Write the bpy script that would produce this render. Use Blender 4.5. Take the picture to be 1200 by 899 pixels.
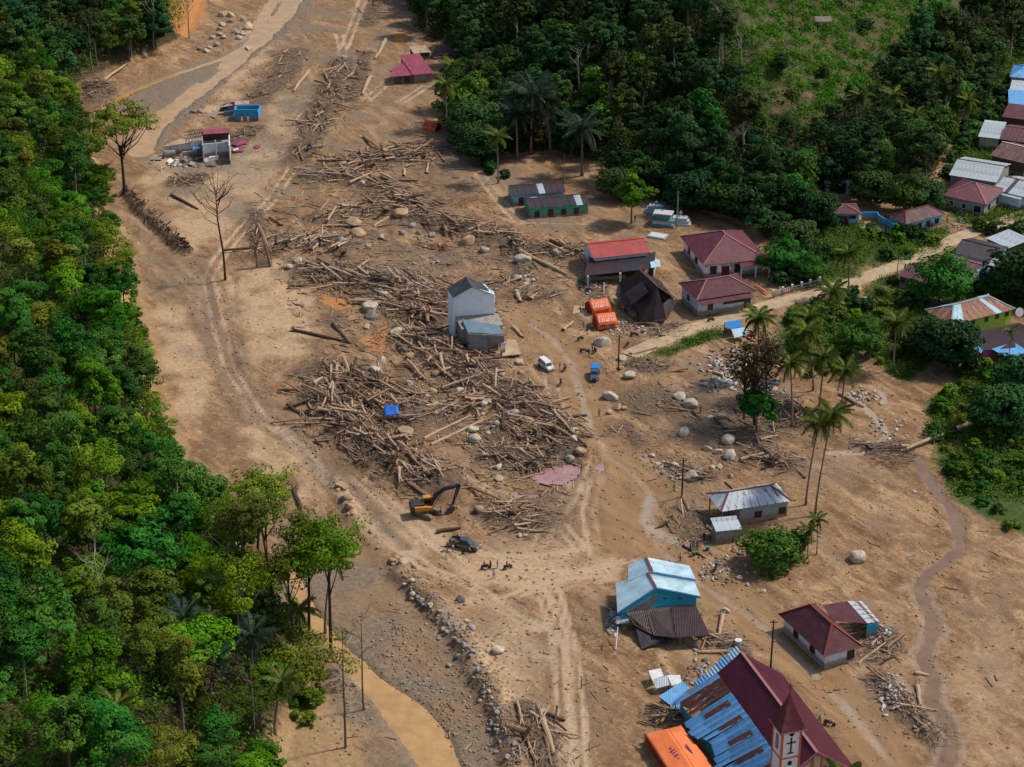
import bpy, math, random
import numpy as np
from mathutils import Vector, Matrix
for _o in list(bpy.data.objects): bpy.data.objects.remove(_o)
scene = bpy.context.scene
COL = scene.collection
R = math.radians
random.seed(7)
# ------------------------------------------------------------------ camera
CAM_H, PITCH, FOC = 172.0, R(26.5), 2333.0        # metres, radians, focal length in photo pixels (1200 wide)
CX, CY = 600.0, 449.5
cam_data = bpy.data.cameras.new('camera'); cam = bpy.data.objects.new('camera', cam_data); COL.objects.link(cam)
cam.location = (0, 0, CAM_H); cam.rotation_euler = (math.pi/2 - PITCH, 0, 0)
cam_data.sensor_width = 36; cam_data.lens = 36*FOC/1200; cam_data.clip_start = 1; cam_data.clip_end = 8000
scene.camera = cam
# ------------------------------------------------------------------ sky and sun
SUN_EL, SUN_AZ = R(53), R(71)                     # azimuth from +Y towards +X
world = bpy.data.worlds.new('World'); scene.world = world; world.use_nodes = True
wn = world.node_tree.nodes; wl = world.node_tree.links
for n in list(wn): wn.remove(n)
sky = wn.new('ShaderNodeTexSky'); sky.sky_type = 'NISHITA'; sky.sun_disc = False
sky.sun_elevation = SUN_EL; sky.sun_rotation = SUN_AZ; sky.air_density = 1.2; sky.dust_density = 2.0
bg = wn.new('ShaderNodeBackground'); bg.inputs['Strength'].default_value = 0.125
wo = wn.new('ShaderNodeOutputWorld'); wl.new(sky.outputs[0], bg.inputs[0]); wl.new(bg.outputs[0], wo.inputs[0])
sd = bpy.data.lights.new('sun', 'SUN'); sd.energy = 3.5; sd.angle = R(5); sd.color = (1, 0.93, 0.82)
sun = bpy.data.objects.new('sun', sd); COL.objects.link(sun)
_s = Vector((math.cos(SUN_EL)*math.sin(SUN_AZ), math.cos(SUN_EL)*math.cos(SUN_AZ), math.sin(SUN_EL)))
sun.rotation_euler = (-_s).to_track_quat('-Z', 'Y').to_euler(); sun.location = _s*400
vs = scene.view_settings; vs.view_transform = 'Standard'; vs.look = 'None'; vs.gamma = 1; vs.use_curve_mapping = False
vs.exposure = 0.03
cy = scene.cycles
cy.use_denoising = True; cy.max_bounces = 5; cy.diffuse_bounces = 2; cy.glossy_bounces = 2; cy.transmission_bounces = 3
cy.transparent_max_bounces = 4; cy.caustics_reflective = False; cy.caustics_refractive = False
# ------------------------------------------------------------------ projection helpers (photo pixel <-> world)
_F = np.array([0, math.cos(PITCH), -math.sin(PITCH)]); _U = np.array([0, math.sin(PITCH), math.cos(PITCH)])
def ray(u, v):
    d = _F*FOC + np.array([u-CX, 0, 0]) + _U*(CY-v); return d/np.linalg.norm(d)
def P(u, v, z=0.0):
    """world point on the horizontal plane at height z seen at photo pixel (u,v)"""
    d = ray(u, v); t = (z-CAM_H)/d[2]; return Vector((d[0]*t, d[1]*t, z))
def proj(x, y, z):
    q = np.array([x, y, z-CAM_H]); w = q@_F
    return CX + FOC*q[0]/w, CY - FOC*(q@_U)/w
def px_per_m(u, v): p = P(u, v); return FOC/(np.array([p.x, p.y, -CAM_H])@_F)
# ------------------------------------------------------------------ noise in numpy
def _hash(i, j, s):
    h = (i.astype(np.int64)*374761393 + j.astype(np.int64)*668265263 + s*974634777) & 0xffffffff
    h = ((h ^ (h >> 13))*1274126177) & 0xffffffff
    return ((h ^ (h >> 16)) & 0xffff)/65535.0
def vnoise(x, y, s=0):
    xi, yi = np.floor(x), np.floor(y); fx, fy = x-xi, y-yi
    fx = fx*fx*(3-2*fx); fy = fy*fy*(3-2*fy)
    a, b, c, d = _hash(xi, yi, s), _hash(xi+1, yi, s), _hash(xi, yi+1, s), _hash(xi+1, yi+1, s)
    return (a*(1-fx)+b*fx)*(1-fy) + (c*(1-fx)+d*fx)*fy
def fbm(x, y, s=0, o=4):
    t, a, n = 0, 0.5, 0
    for k in range(o):
        t = t + a*vnoise(x*2**k, y*2**k, s+k); n += a; a *= 0.5
    return t/n - 0.5
# ------------------------------------------------------------------ mesh helpers
def link(o, parent=None):
    COL.objects.link(o)
    if parent: o.parent = parent
    return o
def tag(o, label=None, cat=None, group=None, kind=None):
    if label: o['label'] = label
    if cat: o['category'] = cat
    if group: o['group'] = group
    if kind: o['kind'] = kind
    return o
def thing(name, label, cat, loc=(0,0,0), rz=0.0, group=None):
    o = bpy.data.objects.new(name, None); o.empty_display_size = 0.3; o.location = loc; o.rotation_euler = (0,0,rz)
    link(o); return tag(o, label, cat, group)
def raw_mesh(name, V, F, mats, uv=None, smooth=False, mi=None):
    me = bpy.data.meshes.new(name); me.from_pydata([tuple(p) for p in V], [], F)
    for m in (mats if isinstance(mats, (list, tuple)) else [mats]): me.materials.append(m)
    if uv is not None:
        l = me.uv_layers.new(name='UVMap'); flat = []
        for f in F:
            for i in f: flat += [uv[i][0], uv[i][1]]
        l.data.foreach_set('uv', flat)
    if smooth: me.polygons.foreach_set('use_smooth', [True]*len(me.polygons))
    if mi is not None: me.polygons.foreach_set('material_index', mi)
    me.update(); return me
def np_mesh(name, V, Q, mat, tone=None, smooth=False):
    """fast mesh from numpy: V (n,3), Q (m,k)"""
    me = bpy.data.meshes.new(name); n, m, k = len(V), len(Q), Q.shape[1]
    me.vertices.add(n); me.vertices.foreach_set('co', np.ascontiguousarray(V, dtype=np.float32).ravel())
    me.loops.add(m*k); me.loops.foreach_set('vertex_index', np.ascontiguousarray(Q, dtype=np.int32).ravel())
    me.polygons.add(m); me.polygons.foreach_set('loop_start', np.arange(0, m*k, k, dtype=np.int32))
    try: me.polygons.foreach_set('loop_total', np.full(m, k, dtype=np.int32))
    except Exception: pass
    if smooth: me.polygons.foreach_set('use_smooth', np.ones(m, dtype=bool))
    if tone is not None:
        a = me.attributes.new('tone', 'FLOAT', 'POINT'); a.data.foreach_set('value', np.ascontiguousarray(tone, dtype=np.float32))
    me.materials.append(mat); me.update(calc_edges=True); me.validate(); return me
class MB:
    def __init__(s): s.V, s.F, s.UV = [], [], []
    def _add(s, vs, fs, uv=None):
        b = len(s.V); s.V += [Vector(v) for v in vs]; s.F += [tuple(b+i for i in f) for f in fs]
        s.UV += (uv if uv else [(v[0]+v[1], v[2]) for v in vs]); return s
    def box(s, c, d, rz=0, M=None, taper=1.0):
        x, y, z = d[0]/2, d[1]/2, d[2]/2; vs = []
        for k in (-1, 1):
            t = taper if k > 0 else 1
            for (i, j) in ((-1,-1),(1,-1),(1,1),(-1,1)): vs.append(Vector((i*x*t, j*y*t, k*z)))
        if rz: m = Matrix.Rotation(rz, 3, 'Z'); vs = [m@v for v in vs]
        if M is not None: vs = [M@v for v in vs]
        vs = [v+Vector(c) for v in vs]
        return s._add(vs, [(3,2,1,0),(4,5,6,7),(0,1,5,4),(1,2,6,5),(2,3,7,6),(3,0,4,7)])
    def bar(s, a, b, w, h=None):
        a, b = Vector(a), Vector(b); d = b-a; h = h or w
        q = d.to_track_quat('X', 'Z').to_matrix(); return s.box((a+b)/2, (d.length, w, h), M=q)
    def tube(s, pts, rad, n=8, cap=True, jit=0):
        pts = [Vector(p) for p in pts]; rings = []; vs = []; fs = []
        for i, p in enumerate(pts):
            d = (pts[min(i+1, len(pts)-1)] - pts[max(i-1, 0)])
            q = (d if d.length > 1e-6 else Vector((0,0,1))).to_track_quat('Z', 'Y').to_matrix()
            r = rad[i] if isinstance(rad, (list, tuple)) else rad
            for k in range(n):
                a = 2*math.pi*k/n; rr = r*(1+random.uniform(-jit, jit)); vs.append(p + q@Vector((math.cos(a)*rr, math.sin(a)*rr, 0)))
        for i in range(len(pts)-1):
            for k in range(n):
                k2 = (k+1) % n; fs.append((i*n+k, i*n+k2, (i+1)*n+k2, (i+1)*n+k))
        if cap: fs += [tuple(reversed(range(n))), tuple(range((len(pts)-1)*n, len(pts)*n))]
        return s._add(vs, fs)
    def slab(s, pts, th=0.06, udir=None):
        """thick polygon; top face = pts (counter-clockwise seen from outside), uv in metres: u along udir, v down the slope"""
        pts = [Vector(p) for p in pts]; n = len(pts); nr = Vector((0,0,0))
        for i in range(n): nr += (pts[i]-pts[0]).cross(pts[(i+1) % n]-pts[0])
        if nr.length < 1e-9: nr = Vector((0,0,1))
        nr.normalize()
        if nr.z < -1e-4: pts.reverse(); nr = -nr
        U = Vector(udir).normalized() if udir else Vector((0,0,1)).cross(nr)
        if U.length < 1e-4: U = Vector((1,0,0))
        U.normalize(); W = nr.cross(U)
        vs = pts + [p - nr*th for p in pts]; uv = [((p-pts[0]).dot(U), (p-pts[0]).dot(W)) for p in vs]
        fs = [tuple(range(n)), tuple(reversed(range(n, 2*n)))] + [(i, i+n, (i+1) % n + n, (i+1) % n) for i in range(n)]
        return s._add(vs, fs, uv)
    def prism(s, prof, y0, y1, t0=1.0, t1=1.0):
        """profile in (x,z) extruded along y"""
        n = len(prof); vs = [Vector((x, y0, z)) for x, z in prof] + [Vector((x, y1, z)) for x, z in prof]
        fs = [tuple(range(n)), tuple(reversed(range(n, 2*n)))] + [(i, i+n, (i+1) % n+n, (i+1) % n) for i in range(n)]
        return s._add(vs, fs)
    def mesh(s, name, mat, smooth=False): return raw_mesh(name, s.V, s.F, mat, s.UV, smooth)
    def obj(s, name, mat, parent=None, smooth=False):
        return link(bpy.data.objects.new(name, s.mesh(name, mat, smooth)), parent)
def inst(me, name, parent=None, loc=(0,0,0), rot=(0,0,0), sc=(1,1,1)):
    o = bpy.data.objects.new(name, me); o.location = loc; o.rotation_euler = rot
    o.scale = sc if isinstance(sc, (tuple, list)) else (sc, sc, sc); return link(o, parent)
def copy_thing(root, loc, rz, label=None, sc=None):
    r = root.copy(); COL.objects.link(r); r.location = loc; r.rotation_euler = (0, 0, rz)
    if sc: r.scale = (sc, sc, sc)
    if label: r['label'] = label
    for ch in root.children:
        c = ch.copy(); COL.objects.link(c); c.parent = r
        for g in ch.children:
            d = g.copy(); COL.objects.link(d); d.parent = c
    return r
# ------------------------------------------------------------------ materials
def _mat(name):
    m = bpy.data.materials.new(name); m.use_nodes = True; nt = m.node_tree
    return m, nt.nodes, nt.links, nt.nodes['Principled BSDF']
def rgb(c): return (c[0], c[1], c[2], 1)
def mat(name, c1, c2=None, scale=1.0, rough=0.8, bump=0.0, bscale=8.0, lo=0.35, hi=0.65, spec=0.3, metal=0.0, coord='Object'):
    m, n, l, b = _mat(name); b.inputs['Roughness'].default_value = rough; b.inputs['Specular IOR Level'].default_value = spec
    b.inputs['Metallic'].default_value = metal
    tc = n.new('ShaderNodeTexCoord'); src = tc.outputs[coord]
    if c2 is None: c2 = tuple(x*0.72 for x in c1)
    t = n.new('ShaderNodeTexNoise'); t.inputs['Scale'].default_value = scale; t.inputs['Detail'].default_value = 6; t.inputs['Roughness'].default_value = 0.65
    l.new(src, t.inputs['Vector'])
    r = n.new('ShaderNodeValToRGB'); r.color_ramp.elements[0].position = lo; r.color_ramp.elements[1].position = hi
    r.color_ramp.elements[0].color = rgb(c2); r.color_ramp.elements[1].color = rgb(c1)
    l.new(t.outputs['Fac'], r.inputs[0]); l.new(r.outputs[0], b.inputs['Base Color'])
    if bump:
        t2 = n.new('ShaderNodeTexNoise'); t2.inputs['Scale'].default_value = bscale; t2.inputs['Detail'].default_value = 4; l.new(src, t2.inputs['Vector'])
        bp = n.new('ShaderNodeBump'); bp.inputs['Strength'].default_value = bump; bp.inputs['Distance'].default_value = 0.2
        l.new(t2.outputs['Fac'], bp.inputs['Height']); l.new(bp.outputs[0], b.inputs['Normal'])
    return m
def roofmat(name, col, rust=0.15, rustcol=(0.13, 0.045, 0.025), rough=0.45, sheet=0.9, rib=0.25, tone=0.16, spec=0.25, dirt=(0.2,0.13,0.07), dirtamt=0.15):
    m, n, l, b = _mat(name); b.inputs['Roughness'].default_value = rough; b.inputs['Specular IOR Level'].default_value = spec
    uv = n.new('ShaderNodeUVMap'); uv.uv_map = 'UVMap'; sp = n.new('ShaderNodeSeparateXYZ'); l.new(uv.outputs[0], sp.inputs[0])
    def math_(op, a, bb=None):
        q = n.new('ShaderNodeMath'); q.operation = op
        for i, v in enumerate((a, bb)):
            if v is None: continue
            if isinstance(v, (int, float)): q.inputs[i].default_value = v
            else: l.new(v, q.inputs[i])
        return q.outputs[0]
    cell = math_('FLOOR', math_('DIVIDE', sp.outputs[0], sheet)); cell2 = math_('FLOOR', math_('DIVIDE', sp.outputs[1], 2.4))
    cb = n.new('ShaderNodeCombineXYZ'); l.new(cell, cb.inputs[0]); l.new(cell2, cb.inputs[1])
    wnz = n.new('ShaderNodeTexWhiteNoise'); wnz.noise_dimensions = '2D'; l.new(cb.outputs[0], wnz.inputs['Vector'])
    hv = n.new('ShaderNodeHueSaturation'); hv.inputs['Color'].default_value = rgb(col)
    l.new(math_('ADD', math_('MULTIPLY', wnz.outputs[0], tone*2), 1-tone), hv.inputs['Value'])
    # rust: streaks stretched down the slope
    mp = n.new('ShaderNodeMapping'); mp.inputs['Scale'].default_value = (1.0, 0.25, 1); l.new(uv.outputs[0], mp.inputs[0])
    nz = n.new('ShaderNodeTexNoise'); nz.inputs['Scale'].default_value = 1.1; nz.inputs['Detail'].default_value = 7; nz.inputs['Roughness'].default_value = 0.7
    l.new(mp.outputs[0], nz.inputs['Vector'])
    rr = n.new('ShaderNodeValToRGB'); p = 0.78 - rust*0.55; rr.color_ramp.elements[0].position = p-0.03; rr.color_ramp.elements[1].position = p+0.05
    l.new(nz.outputs['Fac'], rr.inputs[0])
    mx = n.new('ShaderNodeMix'); mx.data_type = 'RGBA'; l.new(rr.outputs[0], mx.inputs['Factor']); l.new(hv.outputs[0], mx.inputs[6]); mx.inputs[7].default_value = rgb(rustcol)
    nz2 = n.new('ShaderNodeTexNoise'); nz2.inputs['Scale'].default_value = 0.5; nz2.inputs['Detail'].default_value = 8; nz2.inputs['Roughness'].default_value = 0.7; l.new(uv.outputs[0], nz2.inputs['Vector'])
    r2 = n.new('ShaderNodeValToRGB'); r2.color_ramp.elements[0].position = 0.48; r2.color_ramp.elements[1].position = 0.75; r2.color_ramp.elements[1].color = (dirtamt*3,)*3+(1,)
    l.new(nz2.outputs['Fac'], r2.inputs[0])
    mx2 = n.new('ShaderNodeMix'); mx2.data_type = 'RGBA'; l.new(r2.outputs[0], mx2.inputs['Factor']); l.new(mx.outputs[2], mx2.inputs[6]); mx2.inputs[7].default_value = rgb(dirt)
    l.new(mx2.outputs[2], b.inputs['Base Color'])
    nz3 = n.new('ShaderNodeTexNoise'); nz3.inputs['Scale'].default_value = 0.35; nz3.inputs['Detail'].default_value = 5; l.new(uv.outputs[0], nz3.inputs['Vector'])
    fd = n.new('ShaderNodeHueSaturation'); fd.inputs['Saturation'].default_value = 0.92; l.new(math_('ADD', math_('MULTIPLY', nz3.outputs['Fac'], 0.9), 0.55), fd.inputs['Value']); l.new(mx2.outputs[2], fd.inputs['Color']); l.new(fd.outputs[0], b.inputs['Base Color'])
    w = math_('ADD', math_('SINE', math_('MULTIPLY', sp.outputs[0], 2*math.pi/rib)), math_('MULTIPLY', nz3.outputs['Fac'], 9.0))
    bp = n.new('ShaderNodeBump'); bp.inputs['Strength'].default_value = 0.5; bp.inputs['Distance'].default_value = 0.04; l.new(w, bp.inputs['Height']); l.new(bp.outputs[0], b.inputs['Normal'])
    return m
# ================================================================== terrain
def axis(lo, hi, step, far):
    core = np.arange(lo, hi+step/2, step); out = []; d, p = step*1.25, 0
    while p < far: p += d; out.append(p); d *= 1.35
    out = np.array(out); return np.concatenate([lo-out[::-1], core, hi+out])
GX = axis(-185, 195, 0.62, 1500); GY = axis(205, 640, 0.62, 2500)
XX, YY = np.meshgrid(GX, GY)                       # [iy, ix]
def wpts(px, z=0.0): return np.array([[P(u, v, z).x, P(u, v, z).y] for u, v in px])
def _sub(lo, hi):
    i0, i1 = np.searchsorted(GX, lo[0]), np.searchsorted(GX, hi[0]); j0, j1 = np.searchsorted(GY, lo[1]), np.searchsorted(GY, hi[1])
    return slice(max(j0-1,0), j1+1), slice(max(i0-1,0), i1+1)
def seg_dist(X, Y, w):
    d = np.full(X.shape, 1e9)
    for (a, b) in zip(w[:-1], w[1:]):
        e = b-a; L = max(e@e, 1e-9); t = np.clip(((X-a[0])*e[0]+(Y-a[1])*e[1])/L, 0, 1)
        d = np.minimum(d, np.hypot(X-a[0]-t*e[0], Y-a[1]-t*e[1]))
    return d
def inside(X, Y, w):
    c = np.zeros(X.shape, bool)
    for i in range(len(w)):
        (x1, y1), (x2, y2) = w[i], w[i-1]
        c ^= ((y1 > Y) != (y2 > Y)) & (X < (x2-x1)*(Y-y1)/((y2-y1) if y2 != y1 else 1e-9)+x1)
    return c
def sstep(a, b, x): t = np.clip((x-a)/(b-a), 0, 1); return t*t*(3-2*t)
def line_mask(px, width, soft=1.0, wob=0.8, s=3):
    """1 inside a band of given width (m) around a pixel polyline, with ragged edges"""
    w = wpts(px); M = np.zeros(XX.shape); pad = width+soft+4
    sl = _sub(w.min(0)-pad, w.max(0)+pad); X, Y = XX[sl], YY[sl]
    d = seg_dist(X, Y, w) + wob*2*fbm(X/4, Y/4, s)
    M[sl] = 1-sstep(width/2-soft/2, width/2+soft/2, d); return M
def poly_mask(px, soft=1.5, wob=1.5, s=5):
    w = wpts(px); M = np.zeros(XX.shape); pad = soft+5
    sl = _sub(w.min(0)-pad, w.max(0)+pad); X, Y = XX[sl], YY[sl]
    d = seg_dist(X, Y, np.vstack([w, w[:1]])); d = np.where(inside(X, Y, w), -d, d) + wob*2*fbm(X/5, Y/5, s)
    M[sl] = 1-sstep(-soft/2, soft/2, d); return M
LBASE = [(262,-60),(236,0),(218,46),(185,62),(130,84),(92,104),(100,150),(118,200),(130,255),(140,300),(158,360),(172,430),(188,500),(200,545),(255,612),(318,672),(346,735),(352,800),(338,860),(325,940),(320,1040)]
RBASE = [(440,-75),(474,-5),(490,40),(520,55),(546,108),(556,158),(590,184),(650,180),(705,196),(738,236),(800,243),(872,262),(905,296),(925,265),(962,236),(1030,230),(1085,228),(1104,196),(1122,150),(1166,112),(1192,60),(1330,-60)]
lw, rw = wpts(LBASE), wpts(RBASE)
lpoly = np.vstack([lw, [[-400, lw[-1,1]-60], [-1900, 100], [-1900, 3600], [lw[0,0], 3600]]])
rpoly = np.vstack([rw, [[1900, rw[-1,1]], [1900, 3600], [rw[0,0], 3600]]])
dl = np.where(inside(XX, YY, lpoly), seg_dist(XX, YY, lw), 0); dr = np.where(inside(XX, YY, rpoly), seg_dist(XX, YY, rw), 0)
big = fbm(XX/25, YY/25, 11, 4); mid = fbm(XX/6, YY/6, 12, 4); fine = fbm(XX/1.6, YY/1.6, 13, 3)
Z = 0.5*big + 0.35*mid + 0.12*fine
HL = 2.6*sstep(0, 3.2, dl) + 0.42*np.maximum(dl-2, 0)**0.98*(1+0.35*big)
HR = 0.8*sstep(0, 3, dr) + 0.44*np.maximum(dr-2, 0)*(1+0.3*big)
hill = np.maximum(HL, HR); hill = 60*np.tanh(hill/60)
# the orange landslide scarp at the top left is steeper
hillmask = np.maximum(sstep(0.3, 2.5, dl), sstep(0.3, 2.5, dr))
# --- ground cover masks (soils, sands, plants and a grey tint upstream)
M = {}
def addm(k, m): M[k] = np.maximum(M.get(k, 0), m)
# river channel floor, lower than the levee
chan = poly_mask([(395,600),(430,640),(475,682),(520,730),(555,790),(585,850),(610,930),(320,940),(340,760),(300,660),(330,600)], 4, 1.5)
Z -= 0.9*chan
lev = line_mask([(470,672),(505,700),(540,745),(562,790),(585,830),(605,900),(612,940)], 3.2, 1.6, 0.6); Z += 1.0*lev*(0.7+0.8*np.abs(mid)*2)
lev2 = line_mask([(392,560),(402,585),(415,605)], 2.0, 1.5); Z += 0.8*lev2
# water beds
RIV = [(325,640),(342,650),(366,704),(392,740),(424,765),(455,792),(498,820),(528,860),(554,920),(506,920),(486,880),(452,836),(420,796),(386,756),(352,704)]
riv = poly_mask(RIV, 2.0, 0.5); Z -= 0.75*riv
UPR = [(358,-25),(333,15),(308,43),(288,58),(262,82),(238,100),(214,118),(192,136),(176,152),(165,178)]
upr = line_mask(UPR, 6.0, 2.2, 0.9); upr2 = line_mask([(300,48),(262,68),(232,78),(190,92),(155,106),(122,128)], 2.0, 1.2, 0.5)
upr3 = line_mask([(338,-25),(318,5),(306,25),(296,48)], 3.5, 1.6, 0.7)
isl = poly_mask([(228,92),(238,85),(252,78),(258,82),(246,92),(236,97)], 1.2, 0.4)
upw = np.maximum(np.maximum(upr, upr2), upr3)*(1-isl); Z -= 0.6*upw
POND = [(622,557),(634,549),(652,545),(668,543),(681,546),(676,558),(662,566),(644,568),(630,565)]
pond = poly_mask(POND, 1.0, 0.4); Z = Z*(1-pond)-0.8*pond
pond2 = np.maximum(line_mask([(602,577),(612,581),(628,580)], 1.8, 0.8, 0.4), poly_mask([(696,545),(706,541),(710,548),(702,556)], 0.8, 0.3)); Z -= 0.5*pond2
pud = np.maximum(poly_mask([(950,797),(968,796),(984,806),(972,812),(956,806)], 1.0, 0.4), np.maximum(poly_mask([(512,524),(538,520),(552,534),(546,548),(528,544)], 1.2, 0.6), poly_mask([(604,432),(612,446),(600,452)], 0.8, 0.3))); Z -= 0.35*pud
pool = poly_mask([(326,560),(340,553),(352,566),(346,580),(332,576)], 1.0, 0.4); Z -= 0.4*pool
brk = [(1076,540),(1084,556),(1098,575),(1112,592),(1122,612),(1124,640),(1110,655),(1085,672),(1074,690),(1086,715),(1094,740),(1082,765),(1085,785),(1095,800),(1090,822),(1108,845),(1118,870),(1105,900)]
brook = line_mask(brk, 2.2, 1.6, 0.7); bpool = poly_mask([(1112,596),(1130,600),(1132,622),(1118,628),(1112,612)], 1.0, 0.3); Z -= 0.42*brook + 0.45*bpool
strm = np.maximum(line_mask([(998,462),(1012,478),(1030,495),(1040,508),(1035,516),(1018,521),(1005,516)], 1.3, 0.8, 0.5), np.maximum(line_mask([(1020,452),(1034,462),(1036,472)], 1.0, 0.7, 0.4), line_mask([(972,531),(1014,531)], 1.5, 0.8, 0.3)))
# the drive: wet mud road that snakes down through the village
ROADPX = [(612,372),(640,392),(662,410),(676,440),(686,470),(697,505),(716,535),(744,553),(764,575),(772,598),(764,622),(782,648),(820,682),(868,712),(920,752),(968,800),(1010,845),(1050,900)]
drive = line_mask(ROADPX, 8.0, 4.0, 1.2); wetrut = line_mask(ROADPX, 1.7, 1.2, 0.5, 8)
rut2 = line_mask([(u+13, v-3) for u, v in ROADPX[3:]], 1.0, 0.9, 0.5, 9)
flat = np.maximum(drive, poly_mask([(700,590),(760,590),(770,640),(720,670),(640,720),(560,690),(620,650)], 8, 2))
flat = np.maximum(flat, poly_mask([(620,650),(720,650),(740,760),(690,899),(640,930),(600,800)], 8, 3))
Z = Z*(1-0.7*flat); Z -= 0.10*wetrut + 0.08*rut2
# grey dried channel, gravel bars and a grey-brown tint upstream
CH = [(146,245),(178,268),(215,300),(238,330),(246,370),(262,410),(285,450),(312,485),(340,505),(372,535),(405,575),(440,610),(470,640)]
grey = line_mask(CH, 4.5, 3.5, 1.5); grey2 = line_mask([(u-14, v+6) for u, v in CH[2:8]], 2.0, 1.5, 1.0, 4)
gn = np.clip(0.62+1.5*fbm(XX/5, YY/5, 61), 0, 1); addm('grey', 0.62*grey*gn); addm('grey', 0.6*grey2*gn)
addm('grey', 1.0*poly_mask([(345,-20),(365,0),(330,40),(292,72),(250,110),(200,160),(165,190),(150,180),(190,125),(130,135),(160,100),(260,65),(310,30)], 5, 3))
addm('grey', 0.8*chan*(0.55+0.9*(fbm(XX/7, YY/7, 21, 4)+0.2)))
addm('grey', 0.4*np.clip(0.6+2.5*fbm(XX/5, YY/5, 68), 0, 1)*poly_mask([(140,250),(200,250),(235,320),(260,420),(215,440),(190,400),(165,330)], 6, 4))
addm('grey', 0.5*poly_mask([(560,690),(640,690),(720,740),(690,830),(650,899),(590,899),(570,800)], 10, 5)*(fbm(XX/5, YY/5, 22)+0.5))
Z -= 0.35*line_mask(CH, 2.2, 2.0, 0.8)
addm('grey', 0.62*poly_mask([(340,-10),(480,-10),(500,60),(560,180),(700,230),(690,290),(600,260),(420,190),(300,270),(200,240),(170,210),(260,110)], 14, 7)*np.clip(0.5+2.0*fbm(XX/8, YY/8, 63), 0, 1))  # broad grey-brown tint over the upper flood plain, broken by noise
# pale dried sand
for pg in ([(180,180),(290,190),(310,230),(250,280),(220,300),(190,250),(165,215)], [(250,340),(330,300),(370,350),(360,420),(330,460),(290,420)], [(160,330),(200,340),(250,430),(240,500),(200,480),(180,400)],
           [(330,110),(300,150),(240,230),(300,240),(340,180),(370,110)], [(400,600),(470,650),(560,690),(620,700),(700,680),(640,650),(560,640),(500,600),(430,560)], [(520,700),(600,690),(640,760),(600,840),(560,780)], [(280,500),(350,500),(390,560),(360,600),(300,560)],
           [(600,640),(720,640),(720,680),(620,690)], [(1120,700),(1200,690),(1200,899),(1140,899),(1110,800)], [(280,30),(330,50),(260,130),(230,150),(250,110)]):
    addm('pale', (0.4 if pg[0][0] > 1000 else 0.85)*poly_mask(pg, 7, 4))
M['pale'] = M['pale']*np.clip(0.75+1.6*fbm(XX/6, YY/6, 31), 0, 1)
# wet, smooth mud
addm('wet', 0.6*wetrut); addm('wet', 0.6*rut2); addm('wet', 0.95*brook); addm('wet', 0.2*drive); addm('wet', 0.3*strm)
addm('wet', 0.85*poly_mask([(506,520),(540,518),(556,535),(552,552),(532,556),(520,540)], 3, 1)); addm('wet', 0.6*poly_mask([(480,460),(530,460),(560,480),(540,500),(500,490)], 3, 1.5))
addm('wet', 0.6*poly_mask([(905,750),(940,760),(975,800),(1000,812),(960,815),(925,790)], 3, 1)); addm('wet', 0.5*line_mask([(388,540),(430,585),(470,620)], 2, 2))
sil = line_mask([(u-4, v) for u, v in ROADPX[3:]], 1.8, 1.1, 0.5, 33); addm('silt', 0.62*sil*np.clip(0.8+1.2*fbm(XX/5, YY/5, 34), 0, 1)); addm('silt', strm); addm('silt', 0.5*line_mask([(622,380),(650,400),(672,430),(684,470)], 1.3, 1.0, 0.5))
addm('silt', 0.7*line_mask([(760,590),(756,612),(775,628),(800,640)], 2.4, 1.6, 0.8)); addm('silt', 0.6*line_mask(brk[8:], 4.0, 2.5, 1.0)*(1-brook)); addm('silt', 0.75*poly_mask([(505,690),(530,720),(540,745),(528,738),(512,712)], 3, 1))
addm('drive', 0.85*drive); addm('drive', 0.8*poly_mask([(700,560),(752,575),(762,610),(745,650),(700,650),(690,600)], 5, 2)); addm('drive', 0.5*poly_mask([(650,430),(690,430),(700,520),(690,560),(665,500)], 5, 2)); addm('drive', 0.6*poly_mask([(880,740),(960,800),(1040,870),(1000,899),(930,820)], 8, 3)); addm('drive', 0.6*poly_mask([(330,560),(420,600),(480,690),(540,800),(590,899),(560,899),(480,780),(400,660)], 8, 4)*np.clip(0.6+2*fbm(XX/6, YY/6, 66), 0, 1))
for k_, (dx_, dy_, w_) in enumerate(((-16,4,1.2),(-8,2,0.9),(7,-2,1.1),(16,-5,1.4),(28,-8,0.9),(-26,6,1.0))):
    ln = [(u+dx_*(1+0.35*math.sin(i_*1.3+k_)), v+dy_+5*math.sin(i_*0.9+k_*2)) for i_, (u, v) in enumerate(CH)]; m_ = line_mask(ln, w_, 1.0, 0.9, 110+k_); addm('wet', 0.9*m_*np.clip(0.5+2*fbm(XX/7, YY/7, 120+k_), 0, 1)); Z -= 0.2*m_
for k_, (a_, b_, c_) in enumerate((((560,700),(600,760),(640,860)), ((700,690),(690,780),(720,880)), ((1150,640),(1130,720),(1170,800)), ((1000,570),(1050,640),(1060,740)), ((940,600),(1000,700),(1040,780)), ((420,60),(470,140),(540,200)), ((1180,680),(1160,780),(1190,880)), ((960,540),(1040,590),(1080,640)), ((600,360),(630,430),(650,500)))):
    for e_ in (-9, 0, 8):
        m_ = line_mask([(a_[0]+e_,a_[1]+e_*0.5),(b_[0]+e_*1.6,b_[1]),(c_[0]+e_,c_[1]-e_)], 0.8, 1.0, 1.1, 130+k_*3+e_); addm('wet', 0.8*m_*np.clip(0.5+2*fbm(XX/6, YY/6, 140+k_), 0, 1)); Z -= 0.12*m_
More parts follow.
